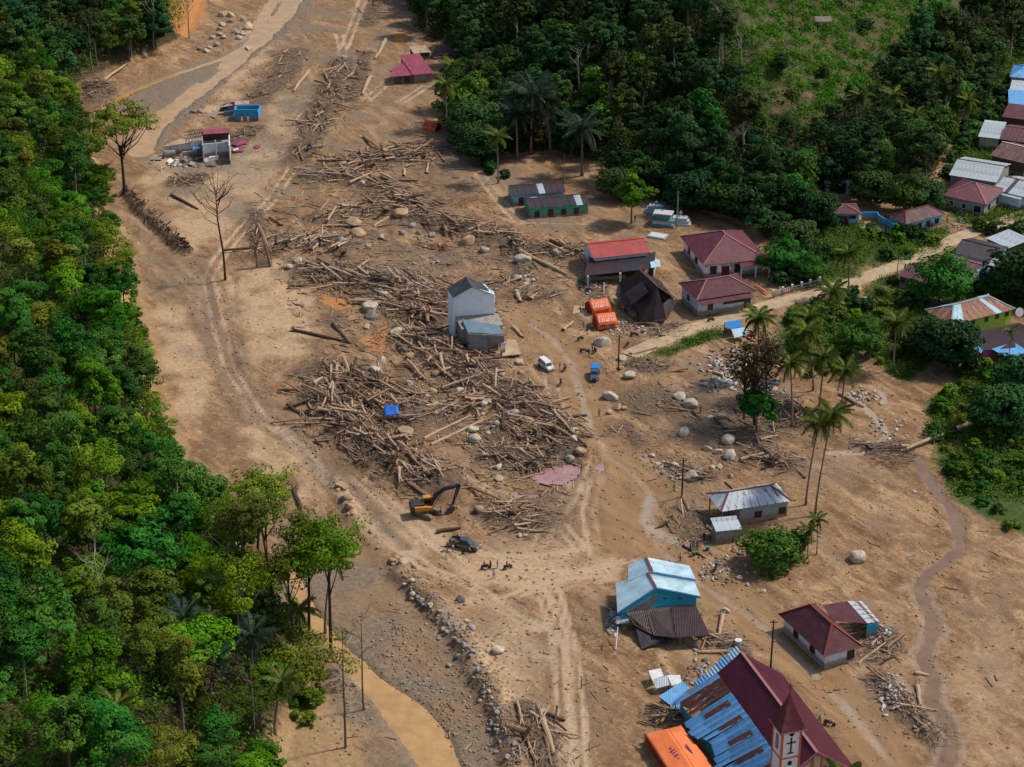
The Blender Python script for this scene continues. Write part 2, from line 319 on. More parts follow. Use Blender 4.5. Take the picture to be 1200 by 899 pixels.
# churned dark wet earth
for pg in ([(575,575),(640,565),(715,560),(712,620),(650,640),(590,640)], [(745,425),(830,415),(920,440),(950,510),(870,540),(790,520)], [(770,560),(830,570),(830,640),(790,640)], [(385,300),(470,250),(560,290),(520,330),(430,330)], [(600,300),(690,300),(700,340),(640,360),(600,350)], [(735,330),(800,330),(820,380),(770,400),(730,380)], [(835,730),(905,760),(860,800),(820,770)], [(990,760),(1060,790),(1100,850),(1050,840),(1000,800)], [(940,520),(1010,530),(1050,560),(980,580),(930,560)], [(700,215),(760,250),(790,300),(730,290),(690,260)]):
    addm('wet', 0.75*poly_mask(pg, 9, 5)*np.clip(0.55+2.4*fbm(XX/4, YY/4, 64), 0, 1))
# orange soil
addm('orange', poly_mask([(372,345),(400,350),(412,360),(395,364),(375,354)], 1.5, 0.6)); addm('orange', poly_mask([(422,400),(445,388),(458,384),(452,405),(440,414)], 1.5, 0.6))
addm('orange', poly_mask([(186,-30),(240,-30),(242,0),(236,18),(222,44),(204,48),(190,34)], 3, 1.2)); addm('orange', poly_mask([(460,38),(474,34),(478,44),(466,52)], 1.5, 0.5))
addm('orange', 0.8*poly_mask([(930,800),(960,792),(990,815),(960,812)], 2, 1)); addm('orange', 0.7*poly_mask([(1085,462),(1115,448),(1150,443),(1148,450),(1110,462)], 1.5, 0.5)); addm('orange', 0.6*poly_mask([(700,215),(716,220),(722,250),(712,240)], 1.5, 0.6))
addm('orange', 0.7*poly_mask([(1085,110),(1110,112),(1116,140),(1080,150),(1072,135)], 2, 0.8)); addm('orange', 0.55*line_mask([(368,190),(395,200),(450,205)], 3, 3, 1.5)); addm('orange', 0.6*poly_mask([(1012,253),(1034,253),(1040,262),(1015,264)], 1, 0.3))
# sandy river bank at the foot of the left slope
bank = line_mask(LBASE[8:15], 7.0, 3.0, 1.2); addm('bank', bank*(0.5+1.2*sstep(0.1, 1.5, dl)).clip(0, 1))
addm('bank', 0.5*poly_mask([(335,800),(360,790),(430,850),(440,899),(320,930),(310,870)], 4, 2))
# grass and low weeds
for pg in ([(895,320),(915,262),(960,240),(1000,262),(1050,268),(1110,268),(1100,290),(1050,308),(1000,326),(950,338)], [(985,345),(1005,338),(1050,322),(1080,345),(1120,380),(1100,420),(1060,450),(1020,420),(1000,380)],
           [(930,360),(980,350),(1000,400),(985,440),(940,430),(905,395)], [(1085,470),(1130,430),(1210,420),(1220,640),(1190,620),(1140,600),(1110,570),(1090,520)], [(1110,190),(1130,120),(1180,60),(1215,30),(1215,260),(1150,265),(1110,262)], [(1060,320),(1210,290),(1210,360),(1090,360)], [(735,428),(760,418),(800,402),(840,388),(845,394),(790,415)]):
    addm('grass', poly_mask(pg, 4, 2.5))
M['grass'] = M['grass']*np.clip(0.9+1.5*fbm(XX/6, YY/6, 41), 0, 1)
CLEAR = [(835,20),(880,-48),(1160,-60),(1150,10),(1085,50),(1035,95),(970,150),(905,160),(868,115)]
clearing = np.zeros(XX.shape)   # filled after the hill exists (needs pixels on the slope)
M['forest'] = hillmask
# debris heaps (mounds under the driftwood)
DEB = [  # (pixel polyline, width m, mound height m, logs, long axis px direction, kind)
 ([(405,72),(392,100),(378,130),(362,165),(350,190)], 9, 0.9, 150, (-10,30)),
 ([(430,30),(440,10),(445,-10)], 6, 0.5, 40, (-5,30)),
 ([(430,62),(422,95),(412,118)], 5, 0.5, 30, (-8,30)),
 ([(395,200),(430,188),(470,182),(512,178)], 13, 1.2, 190, (30,-6)),
 ([(360,210),(400,205),(430,215),(465,225)], 8, 0.8, 90, (30,8)),
 ([(455,232),(475,240),(485,252)], 12, 1.2, 90, (30,6)),
 ([(375,258),(410,250),(450,246)], 8, 1.0, 80, (30,-8)),
 ([(485,252),(525,262),(570,276),(615,292),(655,300),(692,298)], 8, 1.2, 170, (30,8)),
 ([(305,300),(330,285),(370,280),(405,290)], 9, 0.8, 110, (30,-14)),
 ([(300,250),(303,280),(310,310)], 5, 0.6, 24, (10,30)),
 ([(365,320),(400,325),(445,332),(490,345),(530,362)], 12, 1.4, 230, (30,10)),
 ([(440,350),(480,365),(520,378)], 8, 1.1, 110, (30,12)),
 ([(470,395),(505,405),(540,418),(570,432)], 9, 1.2, 150, (30,16)),
 ([(505,420),(545,440),(590,460),(625,485),(655,505)], 10, 1.3, 200, (30,16)),
 ([(385,440),(410,455),(440,470),(470,488)], 15, 1.6, 230, (30,18)),
 ([(380,470),(410,500),(445,530),(480,552),(515,568)], 11, 1.7, 240, (26,22)),
 ([(490,490),(530,480),(570,470)], 6, 0.9, 90, (30,-8)),
 ([(610,505),(640,515),(665,528)], 11, 1.1, 120, (30,16)),
 ([(590,530),(615,542),(640,555)], 8, 1.0, 70, (26,18)),
 ([(585,600),(610,610),(635,608)], 10, 0.9, 70, (30,-6)),
 ([(605,340),(630,350),(650,345)], 5, 0.6, 26, (20,-12)),
 ([(745,428),(765,432),(780,428)], 5, 0.4, 26, (30,8)),
 ([(875,532),(905,540),(930,548)], 6, 0.7, 46, (30,10)),
 ([(925,470),(930,490),(945,500)], 5, 0.7, 36, (20,20)),
 ([(1010,522),(1030,528),(1060,522)], 5, 0.6, 20, (30,-4)),
 ([(828,748),(845,755),(870,768)], 4, 0.4, 28, (30,8)),
 ([(760,470),(820,480),(860,500)], 14, 0.15, 34, (30,10)),
 ([(780,600),(810,610),(800,640)], 8, 0.2, 26, (20,20)),
 ([(690,330),(700,345)], 6, 0.2, 14, (20,-10)),
 ([(770,390),(800,385)], 5, 0.2, 16, (30,-8)),
 ([(880,470),(900,500),(880,520)], 12, 0.2, 34, (30,14)),
 ([(720,500),(740,520)], 7, 0.1, 12, (30,14)),
 ([(775,838),(785,842)], 4, 0.6, 26, (20,10)),
 ([(618,835),(630,860),(635,895)], 6, 0.6, 50, (8,30)),
 ([(1030,800),(1050,820),(1080,850),(1100,872)], 5, 0.8, 34, (26,20)),
 ([(205,215),(235,210)], 7, 0.5, 60, (10,30)),
 ([(100,95),(120,105),(110,120)], 9, 0.9, 60, (30,2)),
 ([(560,345),(600,330),(620,310)], 5, 0.5, 30, (20,-16)),
 ([(790,548),(810,556),(830,560)], 4, 0.3, 18, (30,6)),
 ([(1030,742),(1040,760),(1020,770)], 5, 0.4, 26, (20,-10)),
 ([(300,120),(330,90),(345,60)], 9, 0.3, 60, (20,-20)),
 ([(275,165),(300,150)], 6, 0.4, 40, (20,10)),
]
heap = np.zeros(XX.shape); debris = np.zeros(XX.shape)
for (px, w, h, nlog, dr_) in DEB:
    m = line_mask(px, w*0.8, w*0.7, w*0.22, 15); heap = np.maximum(heap, h*m*(0.5+1.1*(fbm(XX/3, YY/3, 16)+0.5))); debris = np.maximum(debris, m)
M['debris'] = np.maximum(debris, 0.55*poly_mask([(295,250),(400,180),(520,175),(600,270),(690,290),(660,340),(600,330),(560,420),(640,470),(690,540),(640,620),(540,560),(500,580),(400,510),(370,440),(330,330)], 10, 6)*np.clip(0.55+2.2*fbm(XX/4, YY/4, 62), 0, 1))
cut = line_mask([(148,226),(165,246),(185,266),(205,284),(222,296)], 2.6, 1.2, 0.8); heap = np.maximum(heap, 1.3*cut); M['debris'] = np.maximum(M['debris'], cut); CUTPX = [(148,226),(165,246),(185,266),(205,284),(222,296)]
rough_zone = poly_mask([(290,250),(480,200),(690,280),(700,420),(680,580),(560,620),(440,560),(370,450),(300,340)], 12, 5)
Z += 0.25*rough_zone*fbm(XX/2.2, YY/2.2, 17, 4)*2
# churned flow lines everywhere on the open flood plain
wx = XX/9 + 2.2*fbm(XX/30, YY/30, 18); wy = YY/30 + 2.2*fbm(XX/30, YY/30, 19)
flow = fbm(wx*1.6+YY/60, wy, 20, 5)
Z += 0.16*flow*(1-hillmask)*(1-0.6*flat)
# tyre and track ruts
RUTS = [[(432,-20),(418,20),(402,60),(385,105),(368,150),(345,195),(318,235),(285,268),(258,300),(243,328)], [(398,40),(408,90),(430,118),(455,95)], [(300,480),(345,520),(400,575),(450,625),(500,665),(560,690)], [(470,600),(520,640),(580,650),(640,650),(700,640)],
        [(640,700),(655,740),(660,800),(664,850),(668,920)], [(540,560),(590,580),(640,600),(680,640)], [(560,690),(600,720),(640,740)], [(245,330),(256,380),(270,430),(300,480)], [(630,640),(670,580),(690,520)], [(520,190),(560,200),(590,240),(610,262),(700,262)], [(470,120),(500,100),(540,110)], [(560,640),(620,665),(680,670),(740,655)], [(600,700),(640,680),(690,675)], [(648,690),(668,760),(676,830),(680,920)], [(700,560),(690,600),(700,650)], [(640,420),(652,470),(660,520)], [(330,500),(385,560),(440,620),(480,650)], [(420,560),(480,610),(540,660)]]
rutm = np.zeros(XX.shape)
for i, pl in enumerate(RUTS):
    for off in (-1.1, 1.1):
        q = [(u+off*px_per_m(u, max(v, 0)), v) for u, v in pl]; rutm = np.maximum(rutm, line_mask(q, 0.9, 0.9, 0.35, 50+i))
rt = random.Random(77)
for q_ in range(5):
    u0, v0 = rt.choice([(rt.uniform(180,330),rt.uniform(280,460)), (rt.uniform(540,740),rt.uniform(600,860)), (rt.uniform(980,1180),rt.uniform(560,860)), (rt.uniform(300,480),rt.uniform(20,200)), (rt.uniform(600,700),rt.uniform(360,520)), (rt.uniform(520,640),rt.uniform(190,270))]); a0 = rt.uniform(0.6,1.5); pl = [(u0,v0)]
    for k_ in range(5): a0 += rt.gauss(0,0.25); pl.append((pl[-1][0]+math.cos(a0)*26, pl[-1][1]+math.sin(a0)*22))
    for off in (-0.9, 0.9): rutm = np.maximum(rutm, 0.5*line_mask([(u+off*px_per_m(u, max(v, 0)), v) for u, v in pl], 0.6, 0.7, 0.3, 90+q_))
Z -= 0.18*rutm
rill = np.exp(-(fbm(wx*0.9+3, wy*1.7, 71, 4)/0.012)**2)*(1-hillmask)*(1-0.5*flat); Z -= 0.16*rill
M['rut'] = rutm
drv_edge = np.clip(line_mask(ROADPX, 9.0, 2.0, 0.7)-line_mask(ROADPX, 7.0, 2.0, 0.7), 0, 1); Z += 0.28*drv_edge*(0.6+1.5*np.abs(mid))
# level pads for road and houses
ROAD = [(736,417),(790,393),(850,373),(905,357),(960,344),(1000,331),(1050,312),(1090,293),(1130,276),(1180,258),(1240,238)]
rd = line_mask(ROAD, 9, 5, 0.1); Z = Z*(1-rd)
fields = hill + heap
ZT = Z + fields + hillmask*0.5*mid
pd_ = np.maximum(poly_mask([(616,557),(632,545),(652,540),(670,538),(688,544),(682,562),(664,572),(642,574),(624,569)], 3.0, 0.2), np.minimum(1, 1.6*pond2)); pd_ = np.maximum(pd_, np.minimum(1, 1.5*line_mask([(602,577),(612,581),(628,580)], 4.0, 2.0, 0.2))); pd_ = np.maximum(pd_, poly_mask([(690,544),(706,536),(715,548),(702,561)], 2.0, 0.1))
ZT = ZT*(1-pd_)+0.05*pd_*(1+4*fine); ZT = ZT*(1-pond)-0.7*pond; ZT = ZT*(1-pond2)-0.6*pond2; bw_ = np.maximum(line_mask(brk, 6.0, 3.0, 0.3), poly_mask([(1104,590),(1138,594),(1140,630),(1116,636),(1104,614)], 3, 0.3)); ZT = ZT*(1-bw_)+bw_*(0.12*mid+0.06*fine); bb_ = np.maximum(line_mask(brk, 1.5, 2.2, 1.0), bpool); ZT = ZT-0.45*bb_
import bisect
GXL, GYL = GX.tolist(), GY.tolist()
def H(x, y):
    i = min(max(bisect.bisect_left(GXL, x)-1, 0), len(GXL)-2); j = min(max(bisect.bisect_left(GYL, y)-1, 0), len(GYL)-2)
    fx = (x-GX[i])/(GX[i+1]-GX[i]); fy = (y-GY[j])/(GY[j+1]-GY[j])
    return float((ZT[j,i]*(1-fx)+ZT[j,i+1]*fx)*(1-fy) + (ZT[j+1,i]*(1-fx)+ZT[j+1,i+1]*fx)*fy)
def G(u, v):
    """first terrain point seen at a photo pixel"""
    d = ray(u, v); t = (CAM_H-45)/-d[2]; prev = t
    for _ in range(900):
        x, y, z = d[0]*t, d[1]*t, CAM_H+d[2]*t
        if z <= H(x, y): break
        prev = t; t += 1.6
    lo, hi = prev, t
    for _ in range(12):
        m_ = (lo+hi)/2
        if CAM_H+d[2]*m_ <= H(d[0]*m_, d[1]*m_): hi = m_
        else: lo = m_
    return Vector((d[0]*hi, d[1]*hi, CAM_H+d[2]*hi))
# clearing on the right slope: convert its pixels onto the slope
cw = np.array([[G(u, max(v, -50)).x, G(u, max(v, -50)).y] for u, v in CLEAR])
clearing = np.where(inside(XX, YY, cw), 1, 0)*np.clip(1.2+2*fbm(XX/6, YY/6, 44), 0, 1)
M['grass'] = np.maximum(M['grass'], clearing*0.8*np.clip(0.55+2.6*fbm(XX/3, YY/3, 45), 0, 1)); M['forest'] = M['forest']*(1-0.5*clearing)
for k in M: M[k] = np.broadcast_to(np.clip(M[k], 0, 1), XX.shape)
def ground_material():
    m, n, l, b = _mat('flood_mud'); b.inputs['Specular IOR Level'].default_value = 0.25
    A = n.new('ShaderNodeAttribute'); A.attribute_name = 'soil_a'; B = n.new('ShaderNodeAttribute'); B.attribute_name = 'soil_b'
    sa = n.new('ShaderNodeSeparateColor'); l.new(A.outputs['Color'], sa.inputs[0]); sb = n.new('ShaderNodeSeparateColor'); l.new(B.outputs['Color'], sb.inputs[0])
    g = n.new('ShaderNodeNewGeometry'); pos = g.outputs['Position']
    def noise(sc, det=6, ro=0.6, dist=0.0, scale3=None, rot=-18):
        t = n.new('ShaderNodeTexNoise'); t.inputs['Scale'].default_value = sc; t.inputs['Detail'].default_value = det; t.inputs['Roughness'].default_value = ro; t.inputs['Distortion'].default_value = dist
        if scale3:
            mp = n.new('ShaderNodeMapping'); mp.vector_type = 'TEXTURE'; mp.inputs['Scale'].default_value = tuple(1/q_ for q_ in scale3); mp.inputs['Rotation'].default_value = (0,0,R(rot)); l.new(pos, mp.inputs[0]); l.new(mp.outputs[0], t.inputs['Vector'])
        else: l.new(pos, t.inputs['Vector'])
        return t.outputs['Fac']
    def ramp(fac, stops):
        r = n.new('ShaderNodeValToRGB'); e = r.color_ramp.elements
        while len(e) < len(stops): e.new(0.5)
        for q, (p, c) in zip(e, stops): q.position = p; q.color = rgb(c)
        l.new(fac, r.inputs[0]); return r.outputs[0]
    def mix(fac, c1, c2):
        q = n.new('ShaderNodeMix'); q.data_type = 'RGBA'; l.new(fac, q.inputs['Factor']); l.new(c1, q.inputs[6]); l.new(c2, q.inputs[7]); return q.outputs[2]
    def mul(a, bb, clamp=True):
        q = n.new('ShaderNodeMath'); q.operation = 'MULTIPLY'; q.use_clamp = clamp
        for i, v in enumerate((a, bb)):
            if isinstance(v, (int, float)): q.inputs[i].default_value = v
            else: l.new(v, q.inputs[i])
        return q.outputs[0]
    flowN = noise(0.16, 9, 0.65, 1.6, (0.42, 1.0, 1), -60); streak = noise(0.5, 7, 0.68, 1.8, (0.22, 0.9, 1), -53); blotch = noise(0.05, 6, 0.6, 0.8); grain = noise(1.3, 8, 0.75); tiny = noise(4.5, 5, 0.8)
    base = ramp(flowN, [(0.30, (0.078,0.038,0.016)), (0.43, (0.172,0.090,0.038)), (0.53, (0.272,0.150,0.067)), (0.64, (0.44,0.285,0.152))])
    base = mix(mul(ramp(streak, [(0.46,(0,0,0)),(0.64,(1,1,1))]), 0.5), base, ramp(streak, [(0.45,(0.25,0.155,0.08)),(0.58,(0.40,0.275,0.165)),(0.7,(0.31,0.20,0.11))])); base = mix(mul(ramp(streak, [(0.36,(1,1,1)),(0.46,(0,0,0))]), 0.3), base, ramp(grain, [(0.3,(0.13,0.078,0.042)),(0.7,(0.21,0.13,0.072))]))
    base = mix(mul(ramp(blotch, [(0.42,(0,0,0)),(0.68,(1,1,1))]), 0.45), base, ramp(grain, [(0.3,(0.20,0.125,0.065)),(0.7,(0.31,0.20,0.11))]))
    rn = noise(0.22, 5, 0.55, 2.2, (0.45, 1.0, 1), -50); rill = ramp(rn, [(0.455,(0,0,0)),(0.475,(1,1,1)),(0.485,(0.1,)*3),(0.52,(0,0,0)),(0.535,(0.8,)*3),(0.55,(0,0,0))]); base = mix(mul(rill, 0.62), base, ramp(grain, [(0.3,(0.085,0.050,0.027)),(0.7,(0.175,0.105,0.058))]))
    wetp = noise(0.09, 7, 0.7, 1.2); base = mix(mul(ramp(wetp, [(0.54,(0,0,0)),(0.63,(1,1,1))]), 0.7), base, ramp(streak, [(0.4,(0.125,0.075,0.040)),(0.6,(0.225,0.142,0.080))]))
    churn = noise(0.55, 6, 0.62, 2.6); base = mix(mul(ramp(churn, [(0.36,(1,1,1)),(0.47,(0,0,0))]), 0.5), base, ramp(grain, [(0.3,(0.085,0.045,0.021)),(0.7,(0.17,0.096,0.046))])); base = mix(mul(ramp(churn, [(0.55,(0,0,0)),(0.66,(1,1,1))]), 0.5), base, ramp(grain, [(0.3,(0.36,0.235,0.13)),(0.7,(0.54,0.39,0.25))]))
    pale = ramp(grain, [(0.24,(0.23,0.138,0.070)),(0.48,(0.40,0.265,0.150)),(0.74,(0.56,0.41,0.262))])
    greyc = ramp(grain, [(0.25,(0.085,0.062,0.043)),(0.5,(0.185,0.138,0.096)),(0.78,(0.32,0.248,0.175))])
    wetc = ramp(flowN, [(0.3,(0.150,0.094,0.055)),(0.7,(0.255,0.168,0.104))])
    orangec = ramp(grain, [(0.25,(0.26,0.105,0.035)),(0.6,(0.44,0.20,0.068)),(0.8,(0.52,0.28,0.12))])
    bankc = ramp(grain, [(0.25,(0.25,0.14,0.06)),(0.6,(0.43,0.275,0.13)),(0.8,(0.52,0.37,0.20))])
    siltc = ramp(grain, [(0.25,(0.27,0.205,0.15)),(0.6,(0.36,0.285,0.22)),(0.8,(0.44,0.36,0.28))]); smoothc = ramp(flowN, [(0.3,(0.19,0.105,0.045)),(0.7,(0.33,0.20,0.098))])
    grassc = ramp(noise(0.9, 7, 0.75), [(0.3,(0.022,0.036,0.008)),(0.5,(0.046,0.078,0.014)),(0.72,(0.095,0.115,0.030))])
    debc = ramp(noise(2.2, 6, 0.8), [(0.3,(0.045,0.028,0.017)),(0.52,(0.135,0.088,0.055)),(0.75,(0.27,0.19,0.125))])
    forc = ramp(grain, [(0.3,(0.020,0.018,0.008)),(0.55,(0.065,0.047,0.022)),(0.8,(0.16,0.092,0.042))])
    rutc = ramp(grain, [(0.3,(0.33,0.22,0.13)),(0.7,(0.52,0.38,0.25))])
    edge = ramp(noise(0.8, 6, 0.75), [(0.25,(0.25,)*3),(0.75,(1,1,1))])
    def fac(s, k=1.0): # mask with a ragged, noisy edge
        q = n.new('ShaderNodeMath'); q.operation = 'MULTIPLY_ADD'; q.use_clamp = True; l.new(s, q.inputs[0]); q.inputs[1].default_value = 2.0*k
        z = n.new('ShaderNodeMath'); z.operation = 'SUBTRACT'; l.new(edge, z.inputs[0]); z.inputs[1].default_value = 1.0; l.new(z.outputs[0], q.inputs[2]); return q.outputs[0]
    c = mix(fac(sa.outputs[1]), base, pale); c = mix(mul(sb.outputs[2], 1.0) if False else fac(B.outputs['Alpha'], 0.8), c, rutc)
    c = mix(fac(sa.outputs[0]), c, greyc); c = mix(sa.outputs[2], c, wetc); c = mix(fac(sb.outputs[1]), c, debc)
    c = mix(fac(sb.outputs[2], 1.2), c, forc); c = mix(fac(A.outputs['Alpha']), c, orangec)
    bk = n.new('ShaderNodeAttribute'); bk.attribute_name = 'soil_c'; sc_ = n.new('ShaderNodeSeparateColor'); l.new(bk.outputs['Color'], sc_.inputs[0])
    c = mix(fac(sc_.outputs[0]), c, bankc); c = mix(fac(sc_.outputs[2]), c, smoothc); c = mix(fac(sc_.outputs[1]), c, siltc); c = mix(fac(sb.outputs[0]), c, grassc)
    sp = ramp(tiny, [(0.24,(0.66,)*3),(0.42,(1,1,1)),(0.8,(1.08,1.07,1.06))])
    q = n.new('ShaderNodeMix'); q.data_type = 'RGBA'; q.blend_type = 'MULTIPLY'; q.inputs['Factor'].default_value = 0.75; l.new(c, q.inputs[6]); l.new(sp, q.inputs[7]); c = q.outputs[2]
    l.new(c, b.inputs['Base Color'])
    rr = n.new('ShaderNodeMapRange'); l.new(sa.outputs[2], rr.inputs[0]); rr.inputs[3].default_value = 0.92; rr.inputs[4].default_value = 0.42; l.new(rr.outputs[0], b.inputs['Roughness'])
    ad = n.new('ShaderNodeMath'); ad.operation = 'ADD'; l.new(grain, ad.inputs[0]); l.new(mul(tiny, 0.35, False), ad.inputs[1])
    bp = n.new('ShaderNodeBump'); bp.inputs['Strength'].default_value = 0.55; bp.inputs['Distance'].default_value = 0.35; l.new(ad.outputs[0], bp.inputs['Height']); l.new(bp.outputs[0], b.inputs['Normal'])
    return m
ny, nx = XX.shape
gv = np.stack([XX.ravel(), YY.ravel(), ZT.ravel()], 1)
ii = np.arange(ny*nx).reshape(ny, nx); gq = np.stack([ii[:-1,:-1], ii[:-1,1:], ii[1:,1:], ii[1:,:-1]], -1).reshape(-1, 4)
gme = np_mesh('ground', gv, gq, ground_material(), smooth=True)
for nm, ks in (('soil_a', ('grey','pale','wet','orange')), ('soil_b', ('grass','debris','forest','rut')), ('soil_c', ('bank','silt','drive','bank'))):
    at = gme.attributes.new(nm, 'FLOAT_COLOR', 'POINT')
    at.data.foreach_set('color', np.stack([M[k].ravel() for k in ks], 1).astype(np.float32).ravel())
ground = link(bpy.data.objects.new('ground', gme)); tag(ground, kind='structure')
# ------------------------------------------------------------------ water
def watermat(name, c, rough=0.12):
    m = mat(name, c, tuple(x*0.72 for x in c), 0.3, rough, 0.0, spec=0.5)
    n, l = m.node_tree.nodes, m.node_tree.links; t = n.new('ShaderNodeTexNoise'); t.inputs['Scale'].default_value = 1.6; t.inputs['Detail'].default_value = 3
    tc = n.new('ShaderNodeTexCoord'); l.new(tc.outputs['Object'], t.inputs['Vector'])
    bp = n.new('ShaderNodeBump'); bp.inputs['Strength'].default_value = 0.5; bp.inputs['Distance'].default_value = 0.08; l.new(t.outputs['Fac'], bp.inputs['Height']); l.new(bp.outputs[0], n['Principled BSDF'].inputs['Normal'])
    return m
W_TAN = watermat('muddy_river_water', (0.47,0.275,0.105), 0.14); W_PINK = watermat('reddish_pond_water', (0.40,0.225,0.215), 0.04); W_BRN = watermat('brown_pool_water', (0.22,0.11,0.03), 0.1)
def water(name, mask, drop, m, thr=0.02):
    """sheet over the carved bed: only the grid cells near the bed, at a locally level height"""
    jj, kk = np.where(mask > thr)
    if len(jj) == 0: return
    j0, j1, k0, k1 = jj.min(), jj.max()+1, kk.min(), kk.max()+1
    sub = mask[j0:j1, k0:k1] > thr
    base = (ZT + 0*mask)[j0:j1, k0:k1]; wsum = np.where(sub, 1.0, 0); val = np.where(sub, base, 0)
    # smooth the bed height so that the sheet follows the valley but not the bumps
    def blur(a, r):
        k = np.ones(2*r+1)
        a = np.apply_along_axis(lambda v: np.convolve(v, k, 'same'), 0, a); return np.apply_along_axis(lambda v: np.convolve(v, k, 'same'), 1, a)
    r_ = 9; sm = blur(val*mask[j0:j1,k0:k1], r_)/np.maximum(blur(wsum*mask[j0:j1,k0:k1], r_), 1e-6)
    x, y = XX[j0:j1, k0:k1], YY[j0:j1, k0:k1]; idx = -np.ones(sub.shape, int); V = []; F = []
    cells = sub[:-1,:-1] & sub[1:,:-1] & sub[:-1,1:] & sub[1:,1:]
    for a, c in zip(*np.where(cells)):
        f = []
        for (p, q) in ((a,c),(a,c+1),(a+1,c+1),(a+1,c)):
            if idx[p,q] < 0: idx[p,q] = len(V); V.append((x[p,q], y[p,q], sm[p,q]+drop))
            f.append(idx[p,q])
        F.append(f)
    o = link(bpy.data.objects.new(name, np_mesh(name, np.array(V), np.array(F), m, smooth=True))); tag(o, kind='structure'); return o
water('river', riv, 0.30, W_TAN); water('upper_river', upw, 0.25, W_TAN); water('pond', pond, 0.38, W_PINK); water('puddle', pond2, 0.2, W_PINK)
water('pool', pool, 0.2, W_BRN); water("brook", bb_, 0.10, watermat('brown_brook_water', (0.22,0.13,0.072), 0.06), 0.03); water('rain_puddle', pud, 0.16, watermat('ochre_puddle_water', (0.30,0.165,0.07), 0.08))
# ------------------------------------------------------------------ concrete road
M_CONC = mat('worn_concrete', (0.46,0.35,0.22), (0.30,0.21,0.125), 0.35, 0.9, 0.2, 3)
def road_strip(name, px, width, m, lift=0.08):
    w = wpts(px); pts = []
    for a, b in zip(w[:-1], w[1:]):
        k = max(2, int(np.hypot(*(b-a))/1.5))
        for i in range(k): pts.append(a+(b-a)*i/k)
    pts.append(w[-1]); pts = np.array(pts); q = MB(); n = len(pts); V = []; F = []
    for i in range(n):
        d = pts[min(i+1,n-1)]-pts[max(i-1,0)]; d /= np.hypot(*d); nn = np.array([-d[1], d[0]])
        for s_ in (-1, 1):
            p = pts[i]+nn*s_*width/2*(1+random.uniform(-0.04,0.04)); z = max(H(p[0], p[1]), H(*pts[i]))+lift; V += [(p[0], p[1], z), (p[0]+nn[0]*s_*0.12, p[1]+nn[1]*s_*0.12, z-0.4)]
    for i in range(n-1):
        a, c = i*4, (i+1)*4; F += [(a, a+2, c+2, c), (a+1, a, c, c+1), (a+2, a+3, c+3, c+2)]
    return tag(link(bpy.data.objects.new(name, raw_mesh(name, V, F, m))), kind='structure')
road_strip('road', ROAD, 4.2, M_CONC)
M_PATH = mat('trodden_earth', (0.44,0.31,0.18), (0.28,0.18,0.10), 0.5, 0.95, 0.3, 4)
road_strip('path', [(1002,334),(1012,352),(1026,368),(1045,378),(1062,396)], 2.2, M_PATH, 0.06)
# named spots of the photograph, used to say in a label which of many alike things is meant
SPOTS = [((652,556),'the pink pond'), ((555,370),'the tall pale ruined house'), ((505,590),'the excavator'), ((458,480),'the blue tarpaulin'), ((545,636),'the dark pickup'), ((705,365),'the orange tents'), ((757,350),'the black steep roof'), ((700,310),'the red roofed house'),
 ((655,240),'the jade green house'), ((505,144),'the far orange tent'), ((480,80),'the distant rose red roof'), ((262,300),'the lone dead tree'), ((240,165),'the white ruin'), ((285,130),'the blue ruin'), ((270,40),'the upper river bend'), ((385,130),'the upper track'),
 ((420,200),'the upper log band'), ((470,250),'the upper boulder field'), ((570,285),'the long log ridge'), ((340,300),'the upturned roots'), ((435,365),'the orange soil patch'), ((640,430),'the white minivan'), ((698,440),'the blue truck'), ((715,468),'the round boulders below the truck'), ((800,470),'the pale boulders by the rubbish'),
 ((870,430),'the strewn rubbish'), ((950,440),'the palm grove'), ((790,550),'the boulder cluster by the pole'), ((850,525),'the boulders above the zinc roof'), ((880,590),'the zinc roofed house'), ((905,635),'the round bush'), ((770,700),'the teal house'), ((850,720),'the lower road'), ((975,745),'the muddy maroon house'), ((1060,835),'the lower right rubble bank'),
 ((890,830),'the church'), ((795,880),'the large orange tent'), ((625,860),'the bottom log pile'), ((575,790),'the stony levee'), ((520,720),'the upper end of the levee'), ((480,830),'the orange river'), ((400,580),'the boulder row by the grey channel'), ((470,665),'the bank above the riverside trees'), ((445,525),'the big driftwood heap'), ((550,470),'the wet flats in the driftwood'), ((640,520),'the driftwood by the pond'), ((610,610),'the brushwood left of the square'), ((1030,525),'the fallen tree on the right'), ((1005,655),'the open mud flat'), ((1100,700),'the brook'), ((1150,540),'the grassy knoll'), ((190,265),'the dark cut bank'), ((110,105),'the far left inlet')]
def near(u, v): return min(SPOTS, key=lambda s_: (s_[0][0]-u)**2+1.6*(s_[0][1]-v)**2)[1]
